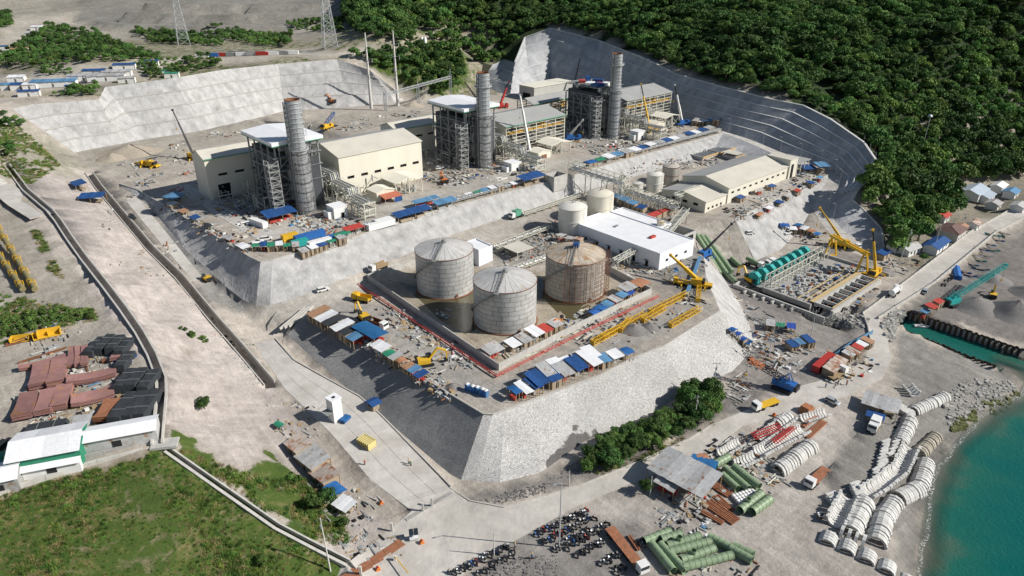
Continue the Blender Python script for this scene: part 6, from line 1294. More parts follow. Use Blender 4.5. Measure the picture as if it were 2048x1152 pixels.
# tank terrace rim
row_sheds((632,632),(728,690),'nwkwkl',7,2.6,'on the shaded stone wall rim'); shed(742,676,12,6,3,-.75,'B','large bright blue tarp shelter on the shaded stone rim'); shed(762,706,6,4,2.4,-.75,'w','white sheet hut below the large blue tarp')
row_sheds((775,712),(850,765),'gtonlb',3.4,2.0,'between blue tarps and the toilets'); row_sheds((1020,800),(1075,780),'Bwb',5,2.6,'at the sunlit corner of the stone rim',.7)
row_sheds((1060,782),(1190,730),'bbtbw',7.5,2.8,'on the sunlit stone wall rim'); row_sheds((1080,762),(1190,718),'twwtw',6,2.8,'behind the blue roofs on the sunlit rim'); row_sheds((1195,735),(1262,712),'lwB',5,2.4,'at the far end of the sunlit rim')
shed(985,712,6,5,2.6,ANG,'t','tin roofed hut inside the bund corner'); row_sheds((1015,705),(1120,655),'wtwRt',5,2.6,'inside the sunlit bund wall'); row_sheds((1180,640),(1262,590),'BBltlB',4,2.2,'along the bund beside the scaffolded tank'); row_sheds((1240,595),(1290,570),'to',6,2.6,'behind the scaffolded tank'); row_sheds((1165,492),(1115,480),'rtt',4,2.4,'at the foot of the cream tanks'); row_sheds((1225,400),(1290,428),'lllb',4,2.6,'beside the comb pipe rack',-.75); row_sheds((1295,445),(1345,425),'RR',3,2.8,'by the short lattice bridge'); row_sheds((1500,445),(1650,355),'.o.w.b.t.R..b.l.',3,1.8,'along the warehouse yard rim'); row_sheds((1460,410),(1560,372),'.b..t.b.',3,2,'against the warehouse wall'); row_sheds((1600,345),(1655,340),'bl',6,2.8,'in the car park beyond the warehouse')
# ramp side
shed(598,903,6,5,2.6,-.75,'r','rusty tin hut with blue water barrel beside the dirt track',open_=False); shed(628,932,8,6,2.8,-.75,'t','long tin roofed hut by the ramp track',open_=False); shed(650,962,7,5,2.6,-.75,'r','patched rusty hut below the long tin hut',open_=False); shed(672,992,5,4,2.2,-.75,'B','blue tarp shelter at the end of the hut row'); shed(690,1020,5,4,2,-.6,'w','ragged white shelter by the hut row'); shed(560,858,3,2,1.6,-.6,'g','small green tool hut by the sandy slope')
shed(1365,970,16,10,4,-.75,'t','large patched tin roofed workshop by the shore road',nsheet=11); shed(1335,982,6,5,3,-.75,'t','small tin lean-to beside the large workshop'); shed(1405,940,7,5,2.4,-.5,'B','blue tarp tent between workshop and green pipes'); shed(1400,928,4,3,2.2,.3,'o','orange tarp patch on the blue tent'); shed(1758,822,10,7,3,-.6,'t','tin roofed beach hut above the arch rows',nsheet=8); shed(1748,842,5,3,2,-.6,'b','blue sided lean-to under the beach hut')
container(1645,732,.78,paintr,'dark red container beside the blue fence',12.2); shed(1668,742,11,4,2.6,.78,'r','rusty roofed store beside the dark red container',open_=False); row_sheds((1690,722),(1735,690),'trRwn',4,2.2,'on the storage lot by the coast road bend'); row_sheds((1575,700),(1620,690),'blb',4,2.4,'behind the blue fence'); row_sheds((1460,665),(1500,700),'BBBb',3,2,'stepping down the stone wall end',-.9); row_sheds((1530,655),(1590,665),'tgB',4,2.2,'in the yard below the pump pit'); row_sheds((1590,455),(1640,478),'BwoB',4,2,'below the curving hill road'); row_sheds((1560,452),(1592,470),'Bw',4,2,'at the foot of the warehouse slope'); row_sheds((1840,640),(1880,610),'lRR',3,2.4,'near the teal crane'); shed(1765,515,7,4,2.4,.7,'b','blue hut by the gantry crane',open_=False); shed(1640,1036,1.2,1.2,1,0,'w','small white pump box on the beach track',open_=False)
for k, (u,v) in enumerate(((935,780),(946,784),(966,790),(972,793),(955,786))): 
    t = thing('portable_toilet', 'blue portable toilet on the stone rim', 'portable toilet', Gd(u,v), .8, 'blue portable toilets'); part(t, 'cabin', MB().bx(-.55,.55,-.55,.55,0,2.1), paintb); part(t, 'roof', MB().lathe([(.78,2.1),(.5,2.35),(.01,2.4)],4,(0,0),PI/4,PI/4+2*PI), whitep); part(t, 'door', MB().bx(-.4,.4,-.58,-.55,.1,1.95), tarpl)
fl = [Gd(1625,745), Gd(1660,722), Gd(1700,692), Gd(1745,668)]; t = thing('blue_fence', 'low blue sheet fence by the coast road bend', 'fence', fl[0])
for a, b in zip(fl,fl[1:]):
    n = max(1,int((b-a).length/2.4))
    for k in range(n): p, q = a.lerp(b,k/n)-fl[0], a.lerp(b,(k+1)/n-.01)-fl[0]; part(t, 'fence_panel', MB().bar(p+Vector((0,0,.9)),q+Vector((0,0,.9)),.06,1.8), tarpl)
# gate tower, booth and ramp things
t = thing('gate_tower', 'tall white guard tower beside the concrete ramp', 'guard tower', Gd(672,838), .85); part(t, 'shaft', MB().bx(-1.5,1.5,-1.5,1.5,0,7.2), whitep); part(t, 'roof', MB().bx(-1.7,1.7,-1.7,1.7,7.21,7.4), canvas); part(t, 'hatch', MB().bx(-.4,.5,-.5,.4,7.41,7.5), paintk); part(t, 'balcony', MB().bx(-3.6,-1.52,-1.4,1.4,3.6,3.75), gsteel); part(t, 'tarp', MB().box(1.4,-2.4,.5,3,2,.8,rz=.3), tarpb)
t = thing('gate_booth', 'blue roofed guard booth at the ramp kerb', 'booth', Gd(748,818), -.75); part(t, 'hut', MB().bx(-1.3,1.3,-1.1,1.1,0,2.3), ply); part(t, 'window', MB().bx(-1,1,-1.16,-1.11,1.2,2), paintk); part(t, 'roof', MB().extr([(-2,2.35),(0,2.9),(2,2.35),(2,2.5),(0,3.05),(-2,2.5)],-1.8,1.8), bluet)
t = thing('frame_trailer', 'pale yellow ribbed steel form standing on the ramp', 'steel form', Gd(734,890), 2.5); yel = M('pale_yellow_paint', (.58,.50,.22), var=.12, scale=1, rough=.6)
for k in range(7): part(t, 'rib', MB().bx(-2.2+k*.72,-2.05+k*.72,-1.5,1.5,.2,2.0), yel)
part(t, 'skin', MB().bx(-2.2,2.4,-1.5,-1.35,.3,1.9), yel); part(t, 'base', MB().bx(-2.3,2.5,-1.4,1.4,0,.22), yel)
t = thing('solar_light', 'white trailer with black solar panels at the junction', 'solar trailer', Gd(828,1078), .2); part(t, 'trailer', MB().bx(-1,1,-.7,.7,.3,.9), whitep); part(t, 'mast', MB().cyl((0,0,.9),(0,0,2.4),.06,n=6), galv)
for k in range(2): part(t, 'solar_panel', MB().box(-.55+k*1.1,0,2.2,1,1.6,.06,rx=.5), glass)
for u,v,lab in ((844,1086,'orange road barrier by the solar light'),(756,1140,'orange water filled barrier under the yellow boom gate'),(763,1008,'red traffic barrier on the dirt beside the ramp'),(1548,832,'red drum on the dirt track')): t = thing('road_barrier', lab, 'barrier', Gd(u,v), .5); part(t, 'body', MB().extr([(-.6,0),(.6,0),(.55,.3),(.2,.9),(-.2,.9),(-.55,.3)],-.4,.4), painto); part(t, 'cap', MB().bx(-.15,.15,-.3,.3,.9,1.0), paintr)
t = thing('boom_gate', 'yellow and white boom arm at the steel plate entrance', 'boom gate', Gd(790,1120), 0); part(t, 'pillar', MB().bx(-.3,.3,-.3,.3,0,1.2), paintw); part(t, 'arm', MB().bar((0,0,1.2),(3.8,-5,1.4),.18), painty)
for k in range(5): t = tag(put('steel_plate', MB().bx(-2.4,2.4,-1.2,1.2,0,.05), rustbed, None, Gd(700+k*22,1152-k*14)+Vector((0,0,.06+k*.03)), .6+k*.05), 'rusty steel road plate laid at the lower entrance', 'steel plate', 'rusty road plates')
for k,(u,v) in enumerate(((846,1022),(864,1012),(722,1150),(784,1062))): t = tag(put('gate_post', MB().bx(-.25,.25,-.25,.25,-.2,2.6), polem, None, Gd(u,v)), 'white concrete gate post across the ramp foot', 'gate post', 'ramp gate posts')
# --- left storage yard
maroon = M('primer_steel', (.31,.165,.15), var=.18, scale=.6, rough=.7, rand=.28, col2=(.34,.17,.08), scale2=.3, fac2=(.55,.7))
def plate_stack(a, b, w, n, label, mat=maroon, curve=.5, group=None):
    a, b = Gd(*a), Gd(*b); c = (a+b)/2; L = (b-a).length*.94; w *= .84; t = thing('plate_stack', label, 'steel stack', c+Vector((0,0,-.1)), math.atan2(b.y-a.y,b.x-a.x), group)
    m = MB(); k = 9; th = .14
    vs = []
    for i in range(k+1):
        x = -L/2+L*i/k; z = curve*(2*i/k-1)**2*1.0
        for y in (-w/2,w/2): vs += [(x,y,z),(x,y,z+th)]
    fs = []
    for i in range(k): q = 4*i; fs += [(q+1,q+5,q+7,q+3),(q,q+2,q+6,q+4),(q,q+4,q+5,q+1),(q+2,q+3,q+7,q+6)]
    fs += [(0,1,3,2),(4*k,4*k+2,4*k+3,4*k+1)]; m.add(vs,fs); me = m.mesh('plate'); me.materials.append(mat)
    for j in range(n): o = part(t, 'plate', me, None, (rnd.uniform(-.12,.12),rnd.uniform(-.12,.12),.25+j*.22), rnd.uniform(-.02,.02))
    for x in (-L*.3,L*.3): part(t, 'bearer', MB().bx(x-.15,x+.15,-w/2,w/2,0,.25), woodm)
gpl = 'curved maroon steel plates stacked in the left yard'
for a,b,w,n in [((88,733),(80,784),5.2,8),((122,729),(114,780),4.8,9),((37,743),(137,718),2.6,5),((147,702),(143,741),2.0,6),((160,701),(158,739),2.0,6),((173,700),(170,738),2.0,6),((135,772),(237,748),4.4,7),((143,812),(232,786),5.6,6),((62,795),(46,846),5.2,8),((102,788),(88,838),4.8,8),((134,777),(120,828),4.6,8),((238,700),(232,728),3,5)]: plate_stack(a,b,w,n,'curved maroon steel plate stack in the left storage yard',group=gpl)
plate_stack((228,806),(205,853),4.8,7,'single orange brown curved plate stack near the white shed',rustbed)
for k,(u,v,L_,w,h) in enumerate([(252,728,8,3,1.9),(254,766,9,3.2,2),(276,764,9,2.8,2),(300,768,9,3,2),(250,822,12,3.4,2.2),(274,818,12,2.8,2.2),(298,816,12,3,2.2),(193,700,9,2.6,2),(211,694,9,2.6,2),(233,694,8,2.6,2),(251,700,8,2.4,2),(94,860,9,4,1.4)]):
    t = thing('covered_bundle', 'black net covered bundle in the left storage yard', 'covered bundle', Gd(u,v), 1.62 if k < 11 else .3, 'black covered bundles'); m = MB(); g = random.Random(k); nx, ny = 8, 5; vs = []
    for j in range(ny):
        for i in range(nx): e = (i in (0,nx-1)) or (j in (0,ny-1)); vs.append((L_*(-.5,-.47,-.28,-.1,.1,.28,.47,.5)[i],w*(-.5,-.46,0,.46,.5)[j],(0 if e else h)+g.uniform(-.1,.12)))
    vs = [(x*(1.0 if z > h*.5 else 1.04),y*(1 if z > h*.5 else 1.04),z) for x,y,z in vs]; m.add(vs,[(j*nx+i,j*nx+i+1,(j+1)*nx+i+1,(j+1)*nx+i) for j in range(ny-1) for i in range(nx-1)]); part(t, 'net_cover', m, tarpk); [part(t, 'rope', MB().bx(x_,x_+.08,-w/2,w/2,h+.05,h+.12), steel) for x_ in (-L_*.2,L_*.2)]
def gable_shed(u,v,L,D,H,rz,label,roofm=tarpw,wallm=whitep):
    t = thing('yard_shed', label, 'shed', Gd(u,v), rz)
    n = max(3,int(L/2.2))
    for s_ in (-1,1):
        for k in range(n):
            x0, x1 = -L/2+L*k/n+.01, -L/2+L*(k+1)/n-.01; vs = [(x0,0,H+D*.16),(x1,0,H+D*.16),(x1,s_*(D/2+.4),H),(x0,s_*(D/2+.4),H)]; o = part(t, 'roof_sheet', MB().add(vs+[(a,b,c+.07) for a,b,c in vs],[(0,1,2,3),(7,6,5,4),(0,4,5,1),(1,5,6,2),(2,6,7,3),(3,7,4,0)]), roofm)
    part(t, 'wall', MB().bx(-L/2+.2,L/2-.2,-D/2+.2,D/2-.2,-.4,H-.05), wallm); part(t, 'door', MB().bx(-1,1,-D/2+.12,-D/2+.17,0,2.2), paintk)
    return t
gable_shed(106,912,15,11,4.2,.33,'large white double roofed shed with green sides in the yard',tarpw,tarpg); gable_shed(240,882,18,6,3.4,.33,'long narrow white roofed shed by the yard wall',canvas,tin); gable_shed(8,968,8,7,3.2,.4,'white roofed shed at the yard corner by the field',canvas,tin); gable_shed(110,944,12,3,2.6,.33,'low white office cabin below the large shed',canvas,whitep)
shed(30,925,9,4,2.4,.4,'g','green netting lean-to beside the large white shed'); shed(170,866,4,5,3,.3,'t','grey tin link roof between the two white sheds')
for k,(u,v,L_,h) in enumerate([(42,682,5,1.6),(100,672,6,2.2),(82,676,4,1.8)]): t = thing('yellow_form', 'yellow steel formwork lying at the yard edge', 'formwork', Gd(u,v), .3+k*.2, 'yellow formwork'); part(t, 'skin', MB().bx(-L_/2,L_/2,-1.2,1.2,.2,.4).bx(-L_/2,L_/2,1.0,1.2,.4,h), painty); part(t, 'rib', MB().bx(-L_/2,-L_/2+.2,-1.2,1,.4,h).bx(L_/2-.2,L_/2,-1.2,1,.4,h*.8), painty)
for k,((u0,v0),(u1,v1)) in enumerate([((12,690),(100,664)),((36,728),(120,702)),((10,694),(80,676))]): a,b = Gd(u0,v0),Gd(u1,v1); t = thing('girder_pile', 'rusty girders lying beside the curved plates', 'girder', a, 0, 'rusty girders'); [part(t,'girder',MB().bar(Vector((j*.4,j*.5,.3)),b-a+Vector((j*.4,j*.5,.3)),.25,.5),rust) for j in range(4)]
for k,((u0,v0),(u1,v1)) in enumerate([((-40,400),(72,585)),((-60,430),(48,585))]):
    a,b = Gd(u0,v0),Gd(u1,v1); a.z += 1.2; b.z += 1.2; t = thing('yellow_pipeline', ('olive pipeline with yellow frames nearest the grassy bank','outer olive pipeline with yellow frames by the left edge')[k], 'pipeline', a, 0); part(t, 'pipe', MB().cyl((0,0,0),b-a,.9,n=14), M('olive_yellow_pipe',(.22,.19,.09),var=.15,scale=1))
    for j in range(9): p = (b-a)*(j+.6)/9; m = MB(); [m.bar(p+Vector((s_*1.3,0,-1)),p+Vector((s_*1.3,0,1.6)),.2) for s_ in (-1,1)]; m.bar(p+Vector((-1.3,0,1.6)),p+Vector((1.3,0,1.6)),.2); m.bar(p+Vector((-1.3,1.2,1.6)),p+Vector((1.3,-1.2,1.6)),.15); part(t, 'yellow_frame', m, painty); part(t, 'collar', MB().cyl(p-Vector((.2,-.2,0)),p+Vector((.2,-.2,0)),1.02,n=14), painty)
dr = [Gd(-40,352),Gd(0,372),Gd(40,405),Gd(85,432)]
for a,b in zip(dr,dr[1:]): tag(put('concrete_apron', MB().bar(Vector((0,0,0)),b-a,9,.3), conc, None, a), 'curved pale concrete apron above the yellow pipeline', 'concrete apron', 'concrete aprons')
# --- drain walls
def lip(line, w, h, name, label, mat=None, step=4.5, off=0, cat='kerb'):
    o = line[0]; t = thing(name, label, cat, o, 0)
    for a, b in zip(line, line[1:]):
        n = max(1,int((b-a).length/step))
        for k in range(n): p, q = a.lerp(b,k/n)-o, a.lerp(b,(k+1)/n-.004)-o; part(t, 'wall_block', MB().bar(p+Vector((0,0,h/2-.25)),q+Vector((0,0,h/2-.25)),w,h+.5), mat or MATS['kerb_concrete'])
    return t
lip(LN['tr0'],.4,.9,'trench_wall','concrete lip of the long open trench, ramp side',cat='wall'); lip(LN['tr3'],.35,.5,'trench_wall','concrete lip of the long open trench, slope side',cat='wall')
lip(LN['ch0'],.5,.7,'drain_wall','pale concrete edge of the winding hillside drain, slope side',cat='wall'); lip(LN['ch3'],.5,.7,'drain_wall','pale concrete edge of the winding hillside drain, yard side',cat='wall')
lip(LN['cg0'],.4,.5,'drain_wall','kerb of the drain between sandy slope and grass field',cat='wall'); lip(LN['cg3'],.7,.4,'drain_wall','field side kerb of the drain below the grass',cat='wall')
lip([Gd(-30,1000),Gd(150,938),Gd(325,893)],.9,.9,'field_wall','low pale wall between storage yard and grass field',cat='wall')
lip([Gd(-30,985),Gd(150,925),Gd(318,884)],.4,1.4,'field_wall','second thinner wall behind the yard sheds',mat=concd,cat='wall')
lip([p+(ramp_r[i]-ramp_l[min(i,4)]).normalized()*.6 for i,p in enumerate(ramp_r)],.35,.3,'ramp_kerb','straight kerb between ramp and shaded stone wall'); t = thing('culvert_cap', 'concrete slab capping the meeting of the drains', 'concrete slab', Gd(330,888), .2); part(t, 'slab', MB().bx(-3,3,-1.8,1.8,0,.4), concm); part(t, 'edge', MB().bx(-3,3,-1.9,-1.8,-.2,.5), concm)
chute = [P(560,660,14.5),P(610,618,17.4)]; t = thing('chute', 'stepped white concrete chute at the start of the stone wall', 'drain chute', chute[0])
for k in range(3): part(t, 'channel_wall', MB().bar(Vector((k*1.3,k*.9,.4)),chute[1]-chute[0]+Vector((k*1.3,k*.9,.4)),.35,1.0), MATS['kerb_concrete'])
lip(rd_u[0:8],.3,.25,'road_kerb','thin kerb along the upper edge of the shore road'); lip(offs(rd_u[12:19],0),.3,.8,'sea_wall','low wall along the landward side of the coast road',cat='wall'); lip(rd_l[12:17],.5,.9,'sea_wall','low wall along the beach side of the coast road',cat='wall')
a, b = Gd(812,1040), Gd(903,985); part(thing('speed_grate', 'dark drain grate across the foot of the ramp', 'drain grate', a, 0), 'grate', MB().bar((0,0,.08),b-a+Vector((0,0,.08)),1.1,.12), concd)

for k in range(9):
    p = LN['tr3'][6].lerp(LN['tr3'][7],(k+.5)/9); p.z = gz_at(p.x-1.5,p.y-1); tag(put('cover_slab', MB().bx(-1.2,.9,-.35,.35,0,.25), MATS['kerb_concrete'], None, p+Vector((-1.2,-1.0,.05)), .75), 'short white cover slab lying beside the end of the trench', 'concrete slab', 'trench cover slabs')
# ---------------------------------------------------------------- pump pit, pipes, arches, coast
pc_ = Vector((101,255.5,S)); rzp = ANG-PI/2; PX, PY = -E2, E1
t = thing('pump_pit', 'large concrete pump pit with open bays beside the gantry crane', 'pump station', pc_, rzp)
part(t, 'floor', MB().bx(-8.5,21,0,50,-.5,.12), concd)
for a in ((-9,-8.5,-6,50),(-9,29,50,50.6),(-9,29.4,-7.4,-6.7)): part(t, 'outer_wall', MB().bx(*a,-4,1.3), concm)
part(t, 'breast_wall', MB().bx(1.5,21.5,-2.8,-1.8,-1.5,2.1), concd); part(t, 'trench_floor', MB().bx(-5.4,21.6,-6.6,-.1,-.35,.06), blackm); part(t, 'sea_wall', MB().bx(28.6,29.6,-1,41,-5.5,1.7), concm)
nb = 8
for k in range(nb+1): y = 1.5+38*k/nb; part(t, 'bay_beam', MB().bx(22.2,28.4,y-.2,y+.2,.5,1.7), M('pale_concrete',(.58,.565,.53),var=.1,scale=.5,rough=.9))
for k in range(nb): y = 1.5+38*(k+.5)/nb; part(t, 'bay_floor', MB().bx(22.2,28.4,y-2.15,y+2.15,-.1,.14), blackm); part(t, 'bay_rod', MB().bar((25.3,y-2.1,1.3),(25.3,y+2.1,1.3),.1), rust)
part(t, 'bay_edge', MB().bx(21.2,22.2,1,40,.0,1.75), concm)
for x0_, x1_, z_ in ((19.2,21.1,1.5),(28.45,28.58,1.9),(14.2,14.7,.9),(17.2,17.6,1.0),(28.0,28.4,1.9)): part(t, 'timber_walkway', MB().bx(x0_,x1_,1,41,z_,z_+.16), M('fresh_timber',(.52,.39,.20),var=.2,scale=1.5))
m = MB(); ns = 14
for k in range(ns+1):
    y = 1+48*k/ns
    for x in (0,2.8): part(t, 'frame_post', MB().bx(x-.15,x+.15,y-.15,y+.15,0,5.8), psteel)
    m.bar((0,y,5.8),(2.8,y,5.8),.25)
for x in (0,2.8):
    for z in (2.9,5.8): m.bar((x,1,z),(x,49,z),.25)
part(t, 'frame_rails', m, psteel)
g = random.Random(5)
for nm_, mt_, n_, z_ in (('pump_bases',concm,120,.4),('wrapped_parts',bluet,12,.8),('pump_parts',steel,90,.7),('red_parts',rust,14,.8)):
    m = MB()
    for k in range(n_): x,y = g.uniform(4,20),g.uniform(1,44); m.box(x,y,z_,g.uniform(.4,2.2),g.uniform(.3,1.4),g.uniform(.3,1.2),rz=g.choice((0,1.57,.3)))
    part(t, nm_, m, mt_, kind='stuff')
m = MB()
for i in range(10):
    for j in range(2):
        m.bar((14+i*1.5,-8-j*1.1,-4),(14+i*1.5,-8-j*1.1,1.5),.09)
        for k in range(4): m.bar((14,-8-j*1.1,-3+k*1.4),(27.5,-8-j*1.1,-3+k*1.4),.09)
for i in range(6):
    for j in range(2):
        m.bar((29.8+j*1.1,-7+i*1.2,-4),(29.8+j*1.1,-7+i*1.2,1.6),.09)
        for k in range(4): m.bar((29.8+j*1.1,-7,-3+k*1.4),(29.8+j*1.1,-1,-3+k*1.4),.16)
part(t, 'scaffold', m, steel, kind='stuff')
for k in range(6): part(t, 'buttress', MB().bx(-3+k*4,-2.2+k*4,-9.6,-7.42,-4,1.0), concm)
for k in range(8):
    f = (k+.5)/8; p = pc_+PX*-5.2+PY*(-1+46*f); t = thing('screen_unit', 'teal travelling screen unit in the row beside the pump pit', 'screen unit', p, rzp+PI, 'teal screen units'); t.scale = (1.5,1.15,1.35)
    part(t, 'housing', MB().extr([(-1.6,0),(1.6,0),(1.6,2.4),(1.0,3.5),(-.4,3.9),(-1.6,3.0)],-.95,.95), paintt); part(t, 'opening', MB().bx(-1.3,1.3,-1.0,-.96,.4,2.0), paintk); part(t, 'cover', MB().cyl((-.3,-1.05,2.5),(-.3,1.05,2.5),1.05,n=12), paintt)
ga, gb = P(1660,512,S), P(1722,548,S); gd = (gb-ga); gn = Vector((-gd.y,gd.x,0)).normalized(); t = thing('gantry_crane', 'yellow portal gantry crane standing over the pump pit', 'gantry crane', ga)
for e in (Vector((0,0,0)),gd):
    for s_ in (-1,1): part(t, 'leg', MB().bar(e+gn*s_*3.2,e+gn*s_*.8+Vector((0,0,9)),.55,.7), painty)
    part(t, 'sill_beam', MB().bar(e-gn*3.6+Vector((0,0,.3)),e+gn*3.6+Vector((0,0,.3)),.6), painty)
for s_ in (-1,1): part(t, 'girder', MB().bar(gn*s_*.8+Vector((0,0,9.4))-gd*.08,gd*1.08+gn*s_*.8+Vector((0,0,9.4)),.6,1.1), painty)
part(t, 'trolley', MB().box(*(gd*.4+Vector((0,0,10.3))),2,2,1), painty)
# penstocks
for k in range(3):
    a = Gd(1392+k*9,472+k*2)+Vector((0,0,.6)); b = P(1440+k*12,548-k*2,S+.9); t = thing('penstock_pipe', 'green penstock pipe running down the earth cliff', 'pipe', a, 0, 'green penstocks'); d = b-a; part(t, 'pipe', MB().cyl((0,0,0),d,1.15,n=16), oliv)
    for j in range(7): q = d*(j+.5)/7; part(t, 'flange', MB().cyl(q-d.normalized()*.12,q+d.normalized()*.12,1.28,n=16), oliv)
for u0,v0,u1,v1,lab in [(1447,545,1472,568,'green pipe end buried in the pit sand'),(1462,520,1480,535,'short loose green pipe below the cliff')]: a,b = Gd(u0,v0)+Vector((0,0,.8)),Gd(u1,v1)+Vector((0,0,.6)); t = thing('green_pipe', lab, 'pipe', a); part(t,'pipe',MB().cyl((0,0,0),b-a,1.1,n=16,inner=.12),oliv); part(t,'flange',MB().cyl((0,0,0),(b-a)*.05,1.22,n=16,inner=.2),oliv)
# blue conveyor-like belt and yellow boom sections on the crane platform
a,b = P(1372,592,T+.6),P(1400,515,T+.6); t = thing('blue_box_girder','long pale blue box girder by the yellow crane','girder',a); part(t,'girder',MB().bar((0,0,0),b-a,1.2,1.2),tarpl); part(t,'end_frame',MB().bar(Vector((0,0,0)),(b-a)*.04,1.4,1.4),steel)
for k,((u0,v0),(u1,v1)) in enumerate([((1185,690),(1290,632)),((1300,628),(1375,590)),((1340,655),(1400,620)),((1395,605),(1400,560)),((1240,665),(1262,640)),((1285,645),(1330,618)),((1205,678),(1235,662))]): a,b = Gd(u0,v0)+Vector((0,0,.9)),Gd(u1,v1)+Vector((0,0,.9)); t = thing('boom_section','yellow lattice crane boom section laid on the terrace','boom section',a,0,'yellow boom sections'); part(t,'lattice',MB().truss((0,0,0),b-a,1.5,1.5,max(4,int((b-a).length/1.6)),.16),painty); part(t,'end_frame',MB().box(0,0,0,.3,1.6,1.6,rz=math.atan2((b-a).y,(b-a).x)),painty)
# GRP pipes on the shore lot
Z = lambda x,y: (1150+x/3.273, 800+y/3.273)
gp = [((450,945),(620,880)),((560,935),(695,895)),((600,975),(815,910)),((620,1015),(885,945)),((690,1070),(910,990)),((705,1115),(1025,1035)),((500,965),(640,1140)),((555,965),(720,1140)),((870,915),(1010,985)),((1010,990),(1155,1070)),((1030,975),(1165,1035)),((910,445),(1000,395)),((960,510),(1060,600)),((975,465),(1130,600)),((1035,460),(1110,520)),((1095,510),(1200,590)),((1075,745),(1215,635)),((1155,755),(1270,670))]
for k,(p0,p1) in enumerate(gp):
    r = 1.15 if k in (11,16,17,14,15) else 1.0; a,b = Gd(*Z(*p0)),Gd(*Z(*p1)); a.z = gz_at(a.x,a.y)+r; b.z = gz_at(b.x,b.y)+r
    t = thing('green_pipe', 'big green fibreglass pipe lying by the motorcycle park' if k < 11 else 'big green fibreglass pipe beside the concrete arches', 'pipe', a, 0, 'green pipes by the motorcycles' if k < 11 else 'green pipes by the arches'); d = b-a; n = max(3,int(d.length/1.3))
    part(t, 'pipe', MB().cyl((0,0,0),d,r,n=20,inner=.1), oliv)
    hm = MB().cyl((0,0,-.07),(0,0,.07),r+.06,n=20,inner=.1)
    m = MB()
    for j in range(n+1): q = d*j/n; e = d.normalized()*.06; m.cyl(q-e,q+e,r+.07,n=20,inner=.1)
    part(t, 'rib', m, oliv)
    if k in (2,4,16): q = d*.35; part(t, 'branch', MB().cyl(q,q+Vector((0,0,r+.8)),.7,n=14,inner=.08), oliv)
# concrete arches
archm = M('precast_concrete', (.56,.555,.53), var=.14, scale=.9, rough=.85, rand=.1, col2=(.42,.40,.36), scale2=.4, fac2=(.55,.75)); archs = M('stained_precast', (.36,.33,.27), var=.25, scale=.9, rough=.9, rand=.15)
def arch_mesh(ro, th, ln, up, mat):
    m = MB(); n = 6; vs = []
    for i in range(n+1):
        a = PI*i/n; f = 1 if up else -1
        for r in (ro,ro-th):
            for x in (-ln/2,ln/2): vs.append((x,r*math.cos(a),(r*math.sin(a)) if up else ro-r*math.sin(a)))
    fs = []
    for i in range(n): q=4*i; fs += [(q,q+1,q+5,q+4),(q+2,q+6,q+7,q+3),(q,q+4,q+6,q+2),(q+1,q+3,q+7,q+5)]
    fs += [(0,2,3,1),(4*n,4*n+1,4*n+3,4*n+2)]
    m.add(vs,fs); me = m.mesh('ring_segment'); me.materials.append(mat)
    k = MB()
    k.bx(-ln/2-.03,ln/2+.03,-th*.62,th*.62,(-.02 if up else ro-.45),(.45 if up else ro+.04))
    km = k.mesh('foot'); km.materials.append(mat); return me, km
AM = {(u_,s_): arch_mesh(2.1,.46,.72,u_,archs if s_ else archm) for u_ in (0,1) for s_ in (0,1)}
Y = lambda x,y: (1450+x/2.294, 650+y/2.294)
narch = 0
def arch_row(pts_, up, stained, step, label, group, ro=2.1):
    global narch
    W_ = [Gd(*p) for p in pts_]
    for a,b in zip(W_,W_[1:]):
        n = max(1,int((b-a).length/step))
        for k in range(n):
            p = a.lerp(b,(k+.5)/n); p.z = gz_at(p.x,p.y)-.05; t = thing('arch_segment', label, 'concrete arch', p, math.atan2(b.y-a.y,b.x-a.x)+rnd.uniform(-.08,.08), group); s_ = rnd.uniform(.92,1.05)*ro/2.1; t.scale = (1,s_,s_)
            part(t, 'ring_segment', AM[(up,stained)][0], None); narch += 1
            for y in (-1.87,1.87): part(t, 'foot', AM[(up,stained)][1], None, (0,y,0))
LB, GB = 'white precast concrete arch in the rows along the beach', 'arch rows along the beach'; LU, GU = 'upturned white precast concrete arch along the beach', 'upturned beach arches'; LW, GW = 'white precast concrete arch in the pile by the tin workshop', 'arches by the workshop'; LV, GV = 'upturned white precast arch in the pile by the workshop', 'upturned arches by the workshop'; LS, GS = 'sea stained precast concrete arch at the tide line', 'stained arches at the tide line'
for pts_,up,st,stp,rr in [([(848,440),(800,545)],1,0,.95,2.3),([(968,512),(885,595)],1,1,1.1,2.1),([(850,570),(800,680),(700,760),(640,795)],0,0,.95,2.4),([(922,635),(885,755),(790,800)],1,0,1.0,2.5),([(775,815),(725,890),(690,1010)],1,0,1.0,2.5),([(640,815),(570,960)],1,0,1.0,2.6),([(565,800),(500,930)],0,0,1.0,2.4),([(520,945),(650,1010)],1,0,1.4,2.2),([(830,290),(870,335)],0,0,.9,1.9),([(860,400),(1010,330)],1,0,1.0,2.0)]: arch_row([Y(*p) for p in pts_],up,st,stp,*( (LS,GS) if st else ((LB,GB) if up else (LU,GU))),ro=rr)
for pts_,up,stp,rr in [([(1215,275),(1420,125)],0,1.0,1.9),([(1490,150),(1650,100)],0,1.05,1.7),([(1195,375),(1500,215)],0,.95,2.2),([(1320,470),(1545,305)],1,1.0,2.5),([(950,375),(1090,295)],0,1.0,1.7),([(1060,450),(1190,390)],0,1.05,1.9),([(1310,170),(1400,120)],1,1.0,2.2)]: arch_row([Z(*p) for p in pts_],up,0,stp,*((LW,GW) if up else (LV,GV)),ro=rr)
ra, rb2 = Gd(1640,1078), Gd(1800,1160); rd_ = (rb2-ra).normalized(); rn_ = Vector((-rd_.y,rd_.x,0)); rh_ = math.atan2(rn_.y,rn_.x)
